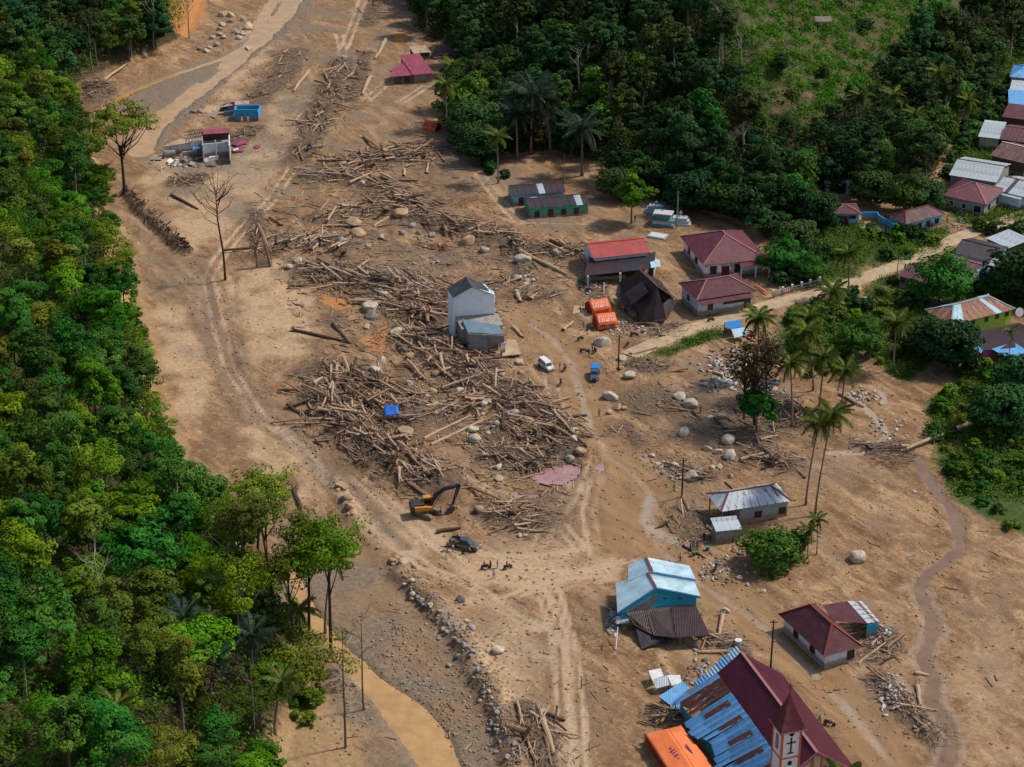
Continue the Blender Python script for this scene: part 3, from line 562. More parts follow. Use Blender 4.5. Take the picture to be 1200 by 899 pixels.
# ================================================================== buildings
MAROON = roofmat('maroon_roof_metal', (0.120,0.020,0.034), 0.06, tone=0.06, dirtamt=0.07); MAROON2 = roofmat('dull_maroon_roof_metal', (0.085,0.014,0.020), 0.12, tone=0.09, dirtamt=0.1)
BRIGHTRED = roofmat('red_roof_metal', (0.36,0.030,0.028), 0.06, tone=0.06); CHURCHRED = roofmat('wine_red_roof_metal', (0.066,0.004,0.016), 0.0, tone=0.05, dirtamt=0.02, spec=0.15)
BROWNROOF = roofmat('dark_brown_roof_metal', (0.040,0.020,0.024), 0.25, (0.085,0.035,0.025), tone=0.15, dirtamt=0.04); BLACKROOF = roofmat('black_rusted_roof_metal', (0.030,0.020,0.020), 0.35, (0.075,0.038,0.028), rough=0.6, tone=0.2, spec=0.2, dirtamt=0.06)
SILVER = roofmat('silver_zinc_roof', (0.36,0.44,0.50), 0.28, (0.17,0.045,0.03), tone=0.12); SILVER2 = roofmat('pale_zinc_roof', (0.34,0.40,0.44), 0.22, (0.17,0.065,0.05), tone=0.16, dirtamt=0.25); SILVRUST = roofmat('spotted_zinc_roof', (0.40,0.46,0.50), 0.42, (0.17,0.035,0.03), tone=0.12)
PALEBLUE = roofmat('pale_blue_roof_metal', (0.36,0.54,0.64), 0.04, tone=0.10); BLUEROOF = roofmat('bright_blue_roof_metal', (0.10,0.34,0.62), 0.10, (0.10,0.05,0.045), tone=0.22); SKYROOF = roofmat('sky_blue_roof_metal', (0.06,0.30,0.62), 0.02, tone=0.08)
RUSTROOF = roofmat('rusty_roof_sheet', (0.22,0.075,0.040), 0.45, (0.34,0.20,0.14), tone=0.3); RUSTDARK = roofmat('dark_rust_sheet', (0.12,0.038,0.028), 0.4, (0.28,0.26,0.24), tone=0.2); GREYBLUE = roofmat('grey_blue_roof_metal', (0.13,0.21,0.28), 0.02, tone=0.06); CHARCOAL = roofmat('charcoal_roof_metal', (0.030,0.034,0.045), 0.02, tone=0.1)
DARKROOF = roofmat('near_black_roof_metal', (0.030,0.024,0.032), 0.12, (0.07,0.03,0.03), tone=0.15, dirtamt=0.04)
def muddy(m, top=1.0, col=(0.27,0.175,0.10), amt=0.85):
    # splashed mud clinging to the foot of the thing
    n, l = m.node_tree.nodes, m.node_tree.links; b = n['Principled BSDF']; src = b.inputs['Base Color'].links[0].from_socket; tc = n.new('ShaderNodeTexCoord'); sp = n.new('ShaderNodeSeparateXYZ'); l.new(tc.outputs['Object'], sp.inputs[0])
    nz = n.new('ShaderNodeTexNoise'); nz.inputs['Scale'].default_value = 1.1; nz.inputs['Detail'].default_value = 5; l.new(tc.outputs['Object'], nz.inputs['Vector']); ad = n.new('ShaderNodeMath'); ad.operation = 'MULTIPLY_ADD'; l.new(nz.outputs['Fac'], ad.inputs[0]); ad.inputs[1].default_value = -1.6; l.new(sp.outputs[2], ad.inputs[2])
    mr = n.new('ShaderNodeMapRange'); l.new(ad.outputs[0], mr.inputs[0]); mr.inputs[1].default_value = top-1.05; mr.inputs[2].default_value = top-0.55; mr.inputs[3].default_value = amt; mr.inputs[4].default_value = 0.0
    mx = n.new('ShaderNodeMix'); mx.data_type = 'RGBA'; l.new(mr.outputs[0], mx.inputs['Factor']); l.new(src, mx.inputs[6]); mx.inputs[7].default_value = rgb(col); l.new(mx.outputs[2], b.inputs['Base Color']); return m
def wallm(name, c, stain=(0.30,0.20,0.12), lo=0.30, hi=0.5): return muddy(mat(name, c, stain, 0.7, 0.85, 0.12, 6, lo, hi), 1.0)
W_WHITE = wallm('white_painted_wall', (0.76,0.79,0.82)); W_GREY = wallm('bare_grey_block_wall', (0.26,0.25,0.24), (0.16,0.14,0.12)); W_TEAL = wallm('teal_painted_wall', (0.03,0.34,0.42), (0.05,0.26,0.32)); W_GREEN = wallm('jade_green_wall', (0.03,0.42,0.24), (0.06,0.28,0.16)); W_LIME = wallm('lime_green_wall', (0.28,0.46,0.06), (0.22,0.36,0.08))
W_BLUE = wallm('light_blue_wall', (0.22,0.50,0.60), (0.2,0.38,0.42)); W_SKY = wallm('bright_blue_wall', (0.04,0.33,0.62), (0.10,0.28,0.44)); W_CREAM = wallm('cream_wall', (0.55,0.46,0.32)); W_PINK = wallm('magenta_wall', (0.40,0.08,0.22), (0.3,0.08,0.16)); W_PALE = wallm('pale_blue_grey_wall', (0.58,0.66,0.74), (0.42,0.42,0.42)); W_BROWNW = wallm('dark_timber_wall', (0.09,0.06,0.045), (0.05,0.03,0.025)); W_HOUSEGREY = wallm('weathered_block_wall', (0.30,0.32,0.32), (0.2,0.17,0.14))
W_MUD = wallm('mud_stained_white_wall', (0.52,0.52,0.50), (0.34,0.24,0.15), 0.38, 0.6)
FRAME_W = mat('white_frame_paint', (0.66,0.66,0.64)); FRAME_R = mat('dark_red_frame_paint', (0.13,0.022,0.022)); DARKIN = mat('dark_window_glass', (0.02,0.022,0.026), (0.012,0.012,0.014), rough=0.25, spec=0.5); TIMBER = mat('raw_timber', (0.34,0.23,0.13), (0.2,0.12,0.07), 2, 0.85, 0.2, 10); DARKTIMBER = mat('dark_timber', (0.085,0.055,0.038), (0.04,0.026,0.02), 2, 0.85)
ORANGE_TRIM = mat('orange_trim_paint', (0.62,0.16,0.06)); CAPM = mat('pinkish_ridge_metal', (0.34,0.14,0.15), rough=0.5); CAPBLUE = mat('blue_trim_metal', (0.06,0.28,0.50), rough=0.5); CAPRUST = mat('rusty_ridge_cap', (0.20,0.05,0.035), (0.12,0.03,0.025), 3); CONCRETE = mat('grey_concrete', (0.34,0.32,0.29), (0.22,0.19,0.16), 1.2, 0.9, 0.2, 5)
def rect3(a, b, c, z):
    A, B, Cc = P(*a, z), P(*b, z), P(*c, z); ex = (B-A).to_2d(); L = ex.length; ex /= L; ey = Vector((-ex.y, ex.x)); D = (Cc-A).to_2d().dot(ey)
    ctr = A.to_2d() + ex*L/2 + ey*D/2; return ctr, math.atan2(ex.y, ex.x), L, D
def plane(parent, quad, m, name='roof_slope', sheets=0, th=0.07, ragged=0.0, mats=None, rng=random):
    """one roof slope; with sheets > 0 it is laid as that many separate sheets side by side"""
    q = [Vector(p) for p in quad]
    if sheets <= 1 or len(q) != 4: return [MB().slab(q, th).obj(name, m, parent)]
    a, b, c, d = q; out = []; nrm = (b-a).cross(d-a).normalized(); nrm = nrm if nrm.z > 0 else -nrm
    for i in range(sheets):
        t0, t1 = i/sheets, (i+1)/sheets-0.004
        p0, p1, p2, p3 = a.lerp(b, t0), a.lerp(b, t1), d.lerp(c, t1), d.lerp(c, t0)
        lift = nrm*(0.015 if i % 2 else 0.0) + nrm*rng.uniform(0, ragged*0.08)
        if ragged:
            k = rng.uniform(-ragged, ragged*0.6)*0.16; p0 = p0.lerp(p3, -k); p1 = p1.lerp(p2, -k+rng.uniform(-0.03,0.03)*ragged)
            p0 = p0+nrm*rng.uniform(-0.1,0.2)*ragged; p1 = p1+nrm*rng.uniform(-0.1,0.2)*ragged
        out.append(MB().slab([p+lift for p in (p0,p1,p2,p3)], 0.04, udir=(b-a)).obj('roof_sheet', (mats[i % len(mats)] if mats else m), parent))
    return out
def opening(parent, side, t, zc, w, h, Lw, Dw, fm, name='window', pm=None, bars=0):
    hx, hy = Lw/2, Dw/2
    pos, rz = {'f': ((t*Lw, -hy, zc), 0), 'b': ((t*Lw, hy, zc), math.pi), 'l': ((-hx, t*Dw, zc), -math.pi/2), 'r': ((hx, t*Dw, zc), math.pi/2)}[side]
    fr = MB(); e = 0.13
    fr.box((0,-0.03,h/2-e/2), (w,0.12,e)); fr.box((0,-0.03,-h/2+e/2), (w,0.12,e)); fr.box((-w/2+e/2,-0.03,0), (e,0.12,h-2*e)); fr.box((w/2-e/2,-0.03,0), (e,0.12,h-2*e))
    o = fr.obj(name, fm, parent); o.location = pos; o.rotation_euler = (0,0,rz)
    pn = MB().box((0,0.0,0), (w-2*e,0.05,h-2*e))
    if name == 'door': pn.box((w*0.28,-0.05,0), (0.08,0.06,0.14))
    pn.obj('pane' if name == 'window' else 'door_leaf', pm or DARKIN, o)
    return o
def house(name, label, a, b, c, ze, zr, roof='hip', ridge='x', oh=0.6, wall=W_WHITE, roofm=MAROON, cap=CAPM, wins=(), doors=(), fm=FRAME_R, z0=None, sheets=0, ragged=0, mats=None, hipk=1.0, group=None, walls=True, cat='house', tilt=(0,0)):
    if z0 is None: p = P(*a, 0.0); z0 = H(p.x, p.y)
    ctr, yaw, L, D = rect3(a, b, c, z0+ze)
    root = thing(name, label, cat, (ctr.x, ctr.y, z0), yaw, group); root.rotation_euler = (tilt[0], tilt[1], yaw)
    x, y = L/2, D/2
    if roof == 'gable':
        if ridge == 'x': planes = [[(-x,-y,ze),(x,-y,ze),(x,0,zr),(-x,0,zr)], [(x,y,ze),(-x,y,ze),(-x,0,zr),(x,0,zr)]]; caps = [((-x,0,zr),(x,0,zr))]; sl = (zr-ze)/y
        else: planes = [[(-x,y,ze),(-x,-y,ze),(0,-y,zr),(0,y,zr)], [(x,-y,ze),(x,y,ze),(0,y,zr),(0,-y,zr)]]; caps = [((0,-y,zr),(0,y,zr))]; sl = (zr-ze)/x
    elif roof == 'hip':
        if ridge == 'x': k = min(y*hipk, x*0.92); r0, r1 = (-x+k,0,zr), (x-k,0,zr); planes = [[(-x,-y,ze),(x,-y,ze),r1,r0], [(x,y,ze),(-x,y,ze),r0,r1], [(-x,y,ze),(-x,-y,ze),r0], [(x,-y,ze),(x,y,ze),r1]]; sl = (zr-ze)/y
        else: k = min(x*hipk, y*0.92); r0, r1 = (0,-y+k,zr), (0,y-k,zr); planes = [[(-x,y,ze),(-x,-y,ze),r0,r1], [(x,-y,ze),(x,y,ze),r1,r0], [(-x,-y,ze),(x,-y,ze),r0], [(x,y,ze),(-x,y,ze),r1]]; sl = (zr-ze)/x
        cs = [(-x,-y,ze),(x,-y,ze),(x,y,ze),(-x,y,ze)]; near = [r0, (r1 if ridge == 'x' else r0), r1, (r0 if ridge == 'x' else r1)]; caps = [(r0, r1)] + list(zip(cs, near))
    else:   # shed: slopes from the back (zr) down to the front (ze)
        planes = [[(-x,-y,ze),(x,-y,ze),(x,y,zr),(-x,y,zr)]]; caps = []; sl = (zr-ze)/(2*y)
    for i, pl in enumerate(planes): plane(root, pl, roofm, sheets=sheets if len(pl) == 4 else 0, ragged=ragged, mats=mats)
    for (p, q) in caps:
        p, q = Vector(p), Vector(q)
        if (q-p).length > 0.3: MB().bar(p+Vector((0,0,0.06)), q+Vector((0,0,0.06)), 0.32, 0.06).obj('ridge_cap', cap, root)
    xw, yw = x-oh, y-oh
    if walls:
        w = MB(); zt = ze + sl*oh - 0.10; zb = -0.7
        if roof == 'gable':
            if ridge == 'x': zg = zr-0.12; w.prism([(-yw,zb),(yw,zb),(yw,zt),(0,zg),(-yw,zt)], -xw, xw); m3 = Matrix(((0,1,0),(1,0,0),(0,0,1)))
            else: zg = zr-0.12; w.prism([(-xw,zb),(xw,zb),(xw,zt),(0,zg),(-xw,zt)], -yw, yw); m3 = None
            if m3 is not None: w.V = [m3@v for v in w.V]; w.F = [tuple(reversed(f)) for f in w.F]
        elif roof == 'hip': w.box((0,0,(zt+zb)/2), (2*xw,2*yw,zt-zb))
        else:
            w.prism([(-yw,zb),(yw,zb),(yw,zr-0.12),(-yw,ze-0.08)], -xw, xw); m3 = Matrix(((0,1,0),(1,0,0),(0,0,1))); w.V = [m3@v for v in w.V]; w.F = [tuple(reversed(f)) for f in w.F]
        w.obj('wall', wall, root)
        for (sd_, t, zc, ww, hh) in wins: opening(root, sd_, t, zc, ww, hh, 2*xw, 2*yw, fm)
        for (sd_, t, ww, hh) in doors: opening(root, sd_, t, hh/2, ww, hh, 2*xw, 2*yw, fm, 'door', FRAME_R)
        base = MB(); base.box((0,0,-0.02), (2*xw+0.16, 2*yw+0.16, 0.5)); base.obj('plinth', CONCRETE, root)
    return root, x, y, xw, yw
class Site:
    """free-form building: points given as photo pixel + height above the site ground, stored relative to the root"""
    def __init__(s, name, label, cat, u, v, group=None, z0=None):
        p = P(u, v, 0); s.z0 = H(p.x, p.y) if z0 is None else z0; p = P(u, v, s.z0); s.root = thing(name, label, cat, p, 0, group); s.o = Vector(p)
    def pt(s, u, v, z): return P(u, v, s.z0+z) - s.o
    def slab(s, name, m, pts, th=0.07): return MB().slab([s.pt(*p) for p in pts], th).obj(name, m, s.root)
    def wall(s, name, m, pts, zb=-0.6, th=0.2):
        """vertical wall under the top points given (u,v,z)"""
        w = MB(); T = [s.pt(*p) for p in pts]
        for p, q in zip(T[:-1], T[1:]):
            d = (q-p).to_2d(); n2 = Vector((-d.y, d.x)).normalized()*th/2; n3 = Vector((n2.x, n2.y, 0))
            b0, b1 = Vector((p.x,p.y,zb)), Vector((q.x,q.y,zb))
            w._add([b0-n3, b1-n3, q-n3, p-n3, b0+n3, b1+n3, q+n3, p+n3], [(0,1,2,3),(7,6,5,4),(0,4,5,1),(1,5,6,2),(2,6,7,3),(3,7,4,0)])
        return w.obj(name, m, s.root)
    def post(s, u, v, z, r=0.12, m=TIMBER): p = s.pt(u, v, z); return MB().box((p.x,p.y,z/2-0.3), (2*r,2*r,z+0.6)).obj('post', m, s.root)
# ---- big maroon house
house('house', 'large white house with broad maroon hipped roof at the forest edge', (824,311), (900,304), (784,278), 3.4, 7.0, 'hip', 'y', 0.8, W_WHITE, MAROON, wins=[('f',-0.36,1.7,1.5,1.9),('f',0.06,1.7,1.5,1.9),('l',-0.1,1.7,1.6,1.6),('l',0.25,1.7,1.6,1.6)], doors=[('f',-0.15,1.7,2.4)])
s = Site('porch', 'white posted porch on the right of the large maroon house', 'porch', 886, 318)
s.slab('porch_roof', MAROON, [(866,307,3.3),(901,303,3.3),(905,309,2.9),(868,313,2.9)])
for u in (869, 886, 902): s.post(u, 311, 2.85, 0.16, FRAME_W)
s.wall('railing', W_PALE, [(868,313,0.8),(905,309,0.8)], th=0.12)
# ---- smaller maroon house by the road
h2, x2, y2, xw2, yw2 = house('house', 'white house with dull maroon hipped roof and skirt roof beside the concrete road', (817,352), (888,341), (797,331), 3.9, 6.0, 'hip', 'x', 0.7, W_PALE, MAROON2, wins=[('f',-0.28,1.6,1.2,1.3),('l',0.1,2.0,1.1,1.3)], hipk=0.9)
plane(h2, [(-x2+0.5,-y2-1.1,3.15),(x2-1.5,-y2-1.1,3.15),(x2-1.5,-y2+0.5,3.85),(-x2+0.5,-y2+0.5,3.85)], MAROON2, 'skirt_roof')
opening(h2, 'f', 0.16, 2.1, 5.0, 0.9, 2*xw2, 2*yw2, DARKTIMBER); opening(h2, 'f', 0.4, 1.1, 1.5, 2.2, 2*xw2, 2*yw2, DARKTIMBER, 'door', DARKIN)
# ---- red roofed house with the long dark veranda in front
house('house', 'house with bright red gabled roof above a dark veranda', (695,303), (762,296), (690,284), 3.6, 5.2, 'gable', 'x', 0.6, W_PALE, BRIGHTRED, cap=mat('red_cap',(0.5,0.07,0.05)), wins=[('f',0.1,2,1.4,1.2),('l',0,1.6,1.2,1.2)])
s = Site('veranda', 'dark brown lean-to veranda roof in front of the red roofed house', 'veranda', 720, 332)
s.slab('veranda_roof', BROWNROOF, [(685,323,2.7),(728,319,2.7),(731,299,3.6),(690,302,3.6)]); s.slab('veranda_roof', DARKROOF, [(728.4,318.6,2.75),(767,314,2.75),(768,295.5,3.6),(731,298.8,3.6)])
s.slab('metal_patch', PALEBLUE, [(763,314,2.95),(774,312,2.8),(773,304,3.4),(762,307,3.4)])
for u, v in ((689,323.5),(727,320)): s.post(u, v, 2.6, 0.22, FRAME_W)
s.wall('low_wall', W_CREAM, [(689,326,0.9),(732,322,0.9)], th=0.25); s.wall('back_wall', W_BROWNW, [(690,305,2.9),(766,299,2.9)], th=0.2); s.wall('side_wall', W_WHITE, [(766,316,2.3),(769,303,2.3)], th=0.2)
# ---- black steep-roofed house
s = Site('house', 'house with steep black rusted tent-shaped roof behind the orange tents', 'house', 757, 362)
def qd(*p): return [s.pt(*q) for q in p]
plane(s.root, qd((725,331,3.0),(750,377,1.0),(771,337,7.4),(751,317,8.2)), BLACKROOF, sheets=7, ragged=0.5); plane(s.root, qd((794,352,2.2),(773,329,3.6),(751,317,8.2),(771,337,7.4)), BLACKROOF, sheets=6, ragged=0.5)
plane(s.root, qd((750,377,1.0),(766,377,1.1),(771,337.3,7.3),(771,337,7.4)), BLACKROOF); plane(s.root, qd((766,377,1.1),(781,375,1.3),(775,352,4.6),(771,337.3,7.3)), BROWNROOF)
s.slab('skirt_roof', BLACKROOF, [(724,332,3.1),(721,346,2.1),(741,372,1.3),(746,368,1.9)]); s.slab('skirt_roof', BLACKROOF, [(781,375,1.3),(794,353,2.2),(784,350,3.4),(777,356,3.2)]); s.slab('dormer_slope', BROWNROOF, [(732,343,4.1),(741,357,3.4),(760,342,6.5),(752,330,6.9)])
MB().bar(s.pt(750,316,8.35), s.pt(771,336,7.55), 0.35, 0.12).obj('ridge_cap', mat('red_ridge_patch', (0.17,0.035,0.035)), s.root)
s.wall('wall', W_BROWNW, [(733,352,1.9),(751,371,1.2),(776,369,1.5),(789,350,2.3),(775,334,2.9),(731,333,2.9),(733,352,1.9)])
s.wall('wall', W_HOUSEGREY, [(727,345,1.4),(731,358,1.4)], th=0.3)
MB().box(s.pt(741,318,0)+Vector((0,0,6.4)), (0.2,0.2,0.2)).obj('finial', CAPRUST, s.root)
W_RUIN = mat('bluish_white_plaster', (0.80,0.87,0.93), (0.66,0.70,0.74), 0.9, 0.85, 0.1, 6, 0.28, 0.5)
# ---- tall white house torn open, with grey block annex
s = Site('ruined_house', 'tall pale house with charcoal gable roof, torn open and sunk among the driftwood', 'house', 556, 388)
ZT_ = 9.4
fl, fr_, ap = (532,348,ZT_), (579,344.5,ZT_), (553,337,ZT_+2.0)
s.slab('roof_slope', CHARCOAL, [(530.5,349,ZT_-0.05),(553,336.6,ZT_+2.1),(545.5,324.2,ZT_+2.1),(523.5,338,ZT_-0.05)]); s.slab('roof_slope', CHARCOAL, [(553,336.6,ZT_+2.1),(575,344,ZT_+0.35),(565,331.5,ZT_+0.35),(545.5,324.2,ZT_+2.1)])
w = MB(); F_ = [s.pt(534,371,4.75), s.pt(579.5,367.5,4.75), s.pt(*fr_), s.pt(*ap), s.pt(*fl)]
w._add(F_+[p+Vector((0.05,0.25,0)) for p in F_], [(0,1,2,3,4),(9,8,7,6,5)]+[(i,i+5,(i+1)%5+5,(i+1)%5) for i in range(5)]); w.obj('gable_wall', W_RUIN, s.root)
s.wall('side_wall', W_RUIN, [(532.5,348.5,ZT_),(525,338,ZT_-0.1)], zb=-0.5); s.wall('side_wall', W_RUIN, [(579,345,ZT_-0.3),(577,341,ZT_-1.0),(572,338,ZT_+0.2),(567,333,ZT_-0.2)], zb=2.0); s.wall('back_wall', W_RUIN, [(525,338,ZT_-0.1),(566.5,332.5,ZT_-0.2)], zb=-0.5)
s.slab('floor_slab', CONCRETE, [(534,372,4.6),(541,386,4.6),(590,381,4.6),(583,367,4.6)], 0.3); s.wall('lower_wall', W_GREY, [(536,373,4.3),(542,387,4.3),(588,383,4.3),(581,368,4.3)])
s.wall('pilaster', W_RUIN, [(555.5,345,ZT_-0.5),(556.5,345,ZT_-0.5)], zb=4.9, th=0.1)
s2 = Site('block_annex', 'grey block annex with blue sheet roof and broken corner below the pale ruin', 'annex', 570, 412)
s2.slab('roof_sheet', GREYBLUE, [(541.5,374,5.3),(584.5,381,5.3),(591.5,392,4.8),(548.5,389.5,4.8)])
s2.wall('side_wall', W_GREY, [(542,375.5,5.1),(549.3,391,4.65)]); s2.wall('front_wall', W_GREY, [(549.3,391,4.7),(571,392.3,4.7)]); s2.wall('back_wall', W_GREY, [(542,375.5,5.1),(584,382.5,5.1)])
w = MB(); T = [s2.pt(571,392.3,4.7), s2.pt(590.5,393.3,4.65), s2.pt(591,401,3.0), s2.pt(583,403,2.6), s2.pt(576,408,1.4), s2.pt(571,415,-0.1)]
w._add(T+[p+Vector((0,0.2,0)) for p in T], [tuple(range(6)), tuple(reversed(range(6,12)))]+[(i,i+6,(i+1)%6+6,(i+1)%6) for i in range(6)]); w.obj('broken_wall', W_GREY, s2.root)
s2.wall('pillar', W_WHITE, [(586.5,401,2.6),(592,401,2.5)], th=0.3); s2.slab('fallen_slab', M_CONC, [(594,398,0.4),(604,398,0.4),(611,415,0.3),(588,417,0.3)], 0.2)
# ---- grey house with rust-spotted zinc roof and its shed
hz, xz, yz, xwz, ywz = house('house', 'grey block house with rust spotted silver zinc roof and open left porch', (845,600), (928,587), (829,578), 3.3, 5.0, 'hip', 'x', 0.5, W_HOUSEGREY, SILVRUST, cap=CAPRUST, walls=False, sheets=9, hipk=0.8)
w = MB(); w.box((1.6,0,1.2), (2*xwz-3.2,2*ywz,3.9)); w.obj('wall', W_HOUSEGREY, hz)
for t in (0.05, 0.42): opening(hz, 'f', t, 1.4, 1.3, 1.2, 2*xwz, 2*ywz, FRAME_R)
for yy in (-ywz, ywz): MB().box((-xwz,yy,1.4), (0.2,0.2,3.6)).obj('post', TIMBER, hz)
house('shed', 'small grey shed with rust streaked sloping zinc roof near the wash place', (839,623), (870,620), (833,610), 2.5, 3.0, 'shed', 'x', 0.25, W_HOUSEGREY, SILVRUST, sheets=5, cat='shed', wins=[])
# ---- maroon house with silver back roof, bottom right
hm, xm, ym, xwm, ywm = house('house', 'house with muddy maroon hipped roof standing in flood mud beside the lower road', (966,770), (1011,757), (919,718), 2.7, 5.6, 'hip', 'y', 0.7, W_PALE, MAROON2, cap=mat('rust_red_cap',(0.22,0.05,0.04)), wins=[('f',0.34,1.2,1.3,1.6),('l',-0.2,1.3,1.3,1.2),('l',0.2,1.3,1.3,1.2)], hipk=1.0)
s = Site('lean_to', 'half wrecked rear wing roofed in maroon and silver tiles behind the muddy maroon house', 'annex', 1010, 735)
s.slab('roof_slope', MAROON2, [(976,727,3.3),(964,709,4.0),(993,704.5,3.6),(1017,731,2.7)]); 
for i in range(5):
    t0, t1 = i/5, (i+1)/5-0.02
    def lp(p, q, t): return tuple(a_+(b_-a_)*t for a_, b_ in zip(p, q))
    s.slab('roof_tile_row', SILVRUST, [lp((993,704.5,3.66),(1017,731,2.76),t0), lp((1010,704.5,3.4),(1031,729,2.6),t0), lp((1010,704.5,3.4),(1031,729,2.6),t1), lp((993,704.5,3.66),(1017,731,2.76),t1)])
s.wall('wall', W_TEAL, [(1016,732,2.5),(1029,730,2.4),(1010,707,3.1)]); s.wall('wall', W_BROWNW, [(1008,735,1.6),(1022,733,1.4)], th=0.3)
# ---- teal house with pale blue roof, collapsed lean-to in front
s = Site('house', 'teal gabled house with pale blue metal roof in two tiers beside the muddy square', 'house', 772, 722)
r0, r1 = (768.5,688,6.0), (759,671,6.0)
s.slab('roof_slope', PALEBLUE, [(723.5,717.5,3.0),r0,r1,(721.5,683.5,3.4)]); s.slab('roof_slope', PALEBLUE, [r0,(821,698.5,4.4),(813,680,4.4),r1]) 
s.slab('upper_roof_slope', PALEBLUE, [(735,681,4.4),(764.5,669.5,6.4),(757,653,6.4),(737,661.5,4.9)]); s.slab('upper_roof_slope', PALEBLUE, [(764.5,669.5,6.4),(815,678.5,4.8),(808,663,4.8),(757,653,6.4)])
for p, q in (((768.5,687.6,6.1),(759,670.6,6.1)), ((764.5,669,6.5),(757,652.6,6.5))): MB().bar(s.pt(*p), s.pt(*q), 0.35, 0.08).obj('ridge_cap', CAPRUST, s.root)
for p, q in (((723.5,718.3,3.0),(768.5,688.8,6.0)), ((768.5,688.8,6.0),(821,699.3,4.4)), ((764.5,670.3,6.4),(815,679.3,4.8))): MB().bar(s.pt(*p)+Vector((0,-0.08,-0.12)), s.pt(*q)+Vector((0,-0.08,-0.12)), 0.1, 0.3).obj('barge_board', CAPBLUE, s.root)
w = MB(); T = [s.pt(728,718,2.9), s.pt(768,691,5.7), s.pt(816.5,700.3,4.2)]; T = [Vector((T[0].x,T[0].y+0.4,-0.4)), Vector((T[2].x,T[2].y+0.4,-0.4))]+[p+Vector((0,0.4,0)) for p in (T[2],T[1],T[0])]
w._add(T+[p+Vector((0.1,0.25,0)) for p in T], [tuple(range(5)), tuple(reversed(range(5,10)))]+[(i,i+5,(i+1)%5+5,(i+1)%5) for i in range(5)]); w.obj('gable_wall', W_TEAL, s.root)
wa, wb_ = T[0], T[1]; wx = (wb_-wa).normalized(); wx.z = 0; wn_ = Vector((wx.y,-wx.x,0)).normalized()
def on_wall(t_, z_): q = wa.lerp(wb_, t_); return Vector((q.x,q.y,z_))+wn_*0.05
w = MB(); A_ = [on_wall(0.05,2.6), on_wall(0.30,2.0), on_wall(0.46,3.9), on_wall(0.475,5.4)]; w._add(A_+[q-wn_*0.04 for q in A_], [(0,1,2,3),(7,6,5,4),(0,4,5,1),(1,5,6,2),(2,6,7,3),(3,7,4,0)]); w.obj('bare_gable_panel', W_GREY, s.root)
s.wall('side_wall', W_TEAL, [(815,699,4.1),(806,668,4.3)]); s.wall('side_wall', W_GREY, [(730,716,2.6),(736,672,3.6)])
for u in (773, 779, 797): MB().box(s.pt(u,702,4.0)+Vector((0,0.3,-0.1)), (0.55,0.08,0.14)).obj('vent', DARKIN, s.root)
s2 = Site('collapsed_veranda', 'collapsed dark brown veranda roof sagging in front of the teal house', 'veranda', 785, 745)
s2.slab('roof_sheet', BROWNROOF, [(734,718,2.7),(757,714,2.8),(765,744,1.4),(744,733,1.7)]); s2.slab('roof_sheet', BROWNROOF, [(757.3,714,2.8),(786,711,2.85),(792,747,1.9),(766,745,1.5)]); s2.slab('roof_sheet', BROWNROOF, [(786.3,711,2.9),(815,708.5,2.9),(832,744,2.2),(792.5,747,2.0)])
s2.slab('fallen_sheet', DARKROOF, [(744,733.5,1.5),(780,747,1.3),(772,755,0.5),(752,761,0.1)])
for u, v in ((730,727),(824,746),(797,750)): s2.post(u, v-8, 1.8, 0.12)
MB().tube([s2.pt(724,735,2.0), s2.pt(721.5,761,0.1)], 0.09).obj('fallen_pipe', FRAME_W, s2.root)
s2.slab('white_panel', FRAME_W, [(721,722,1.6),(736,722,1.6),(738,730,1.1),(723,731,1.0)])
s2.wall('wall', W_CREAM, [(786,740,1.2),(795,740,1.2)], th=0.3)
# ---- church
s = Site('church', 'church with long wine red roof, cream front and stripes of orange trim', 'church', 915, 860)
zr_, ze_ = 9.9, 4.6
R0, R1 = P(868.7,764,s.z0+zr_), P(958,882.5,s.z0+zr_); cd = (R1-R0); cd.z = 0; CL = cd.length; cd.normalize(); pr = Vector((-cd.y, cd.x, 0)); pr = pr if pr.x > 0 else -pr
E0, E1 = P(914.6,787,s.z0+ze_), P(991.7,887,s.z0+ze_); HW = ((E0-R0).dot(pr)+(E1-R1).dot(pr))/2
dz = Vector((0,0,-(zr_-ze_)))
def loc_(p): return p - s.o
Rb, Rf = loc_(R0), loc_(R1)
plane(s.root, [Rf+pr*HW+dz, Rb+pr*HW+dz, Rb, Rf], CHURCHRED); kl = 0.56; plane(s.root, [Rb-pr*HW*kl+dz*kl, Rf-pr*HW*kl+dz*kl, Rf, Rb], CHURCHRED)
MB().bar(Rb+Vector((0,0,0.06)), Rf+Vector((0,0,0.06)), 0.4, 0.1).obj('ridge_cap', CAPM, s.root)
for sg in (-1, 1): MB().bar(Rf+cd*0.05, Rf+pr*sg*HW+dz+cd*0.05, 0.12, 0.35).obj('barge_board', CAPM, s.root)
def gabl(o, name, m, inset):
    w = MB(); hw = HW-0.6; b = o+Vector((0,0,-zr_-0.5)); T = [b-pr*hw, b+pr*hw, o+pr*hw+dz*(hw/HW)-Vector((0,0,0.15)), o-Vector((0,0,0.15)), o-pr*hw+dz*(hw/HW)-Vector((0,0,0.15))]
    w._add([p+inset for p in T]+[p+inset-cd*0.25 for p in T], [tuple(range(5)), tuple(reversed(range(5,10)))]+[(i,i+5,(i+1)%5+5,(i+1)%5) for i in range(5)]); return w.obj(name, m, s.root)
gabl(Rf, 'front_wall', W_CREAM, -cd*0.5); gabl(Rb, 'back_wall', W_CREAM, cd*0.8)
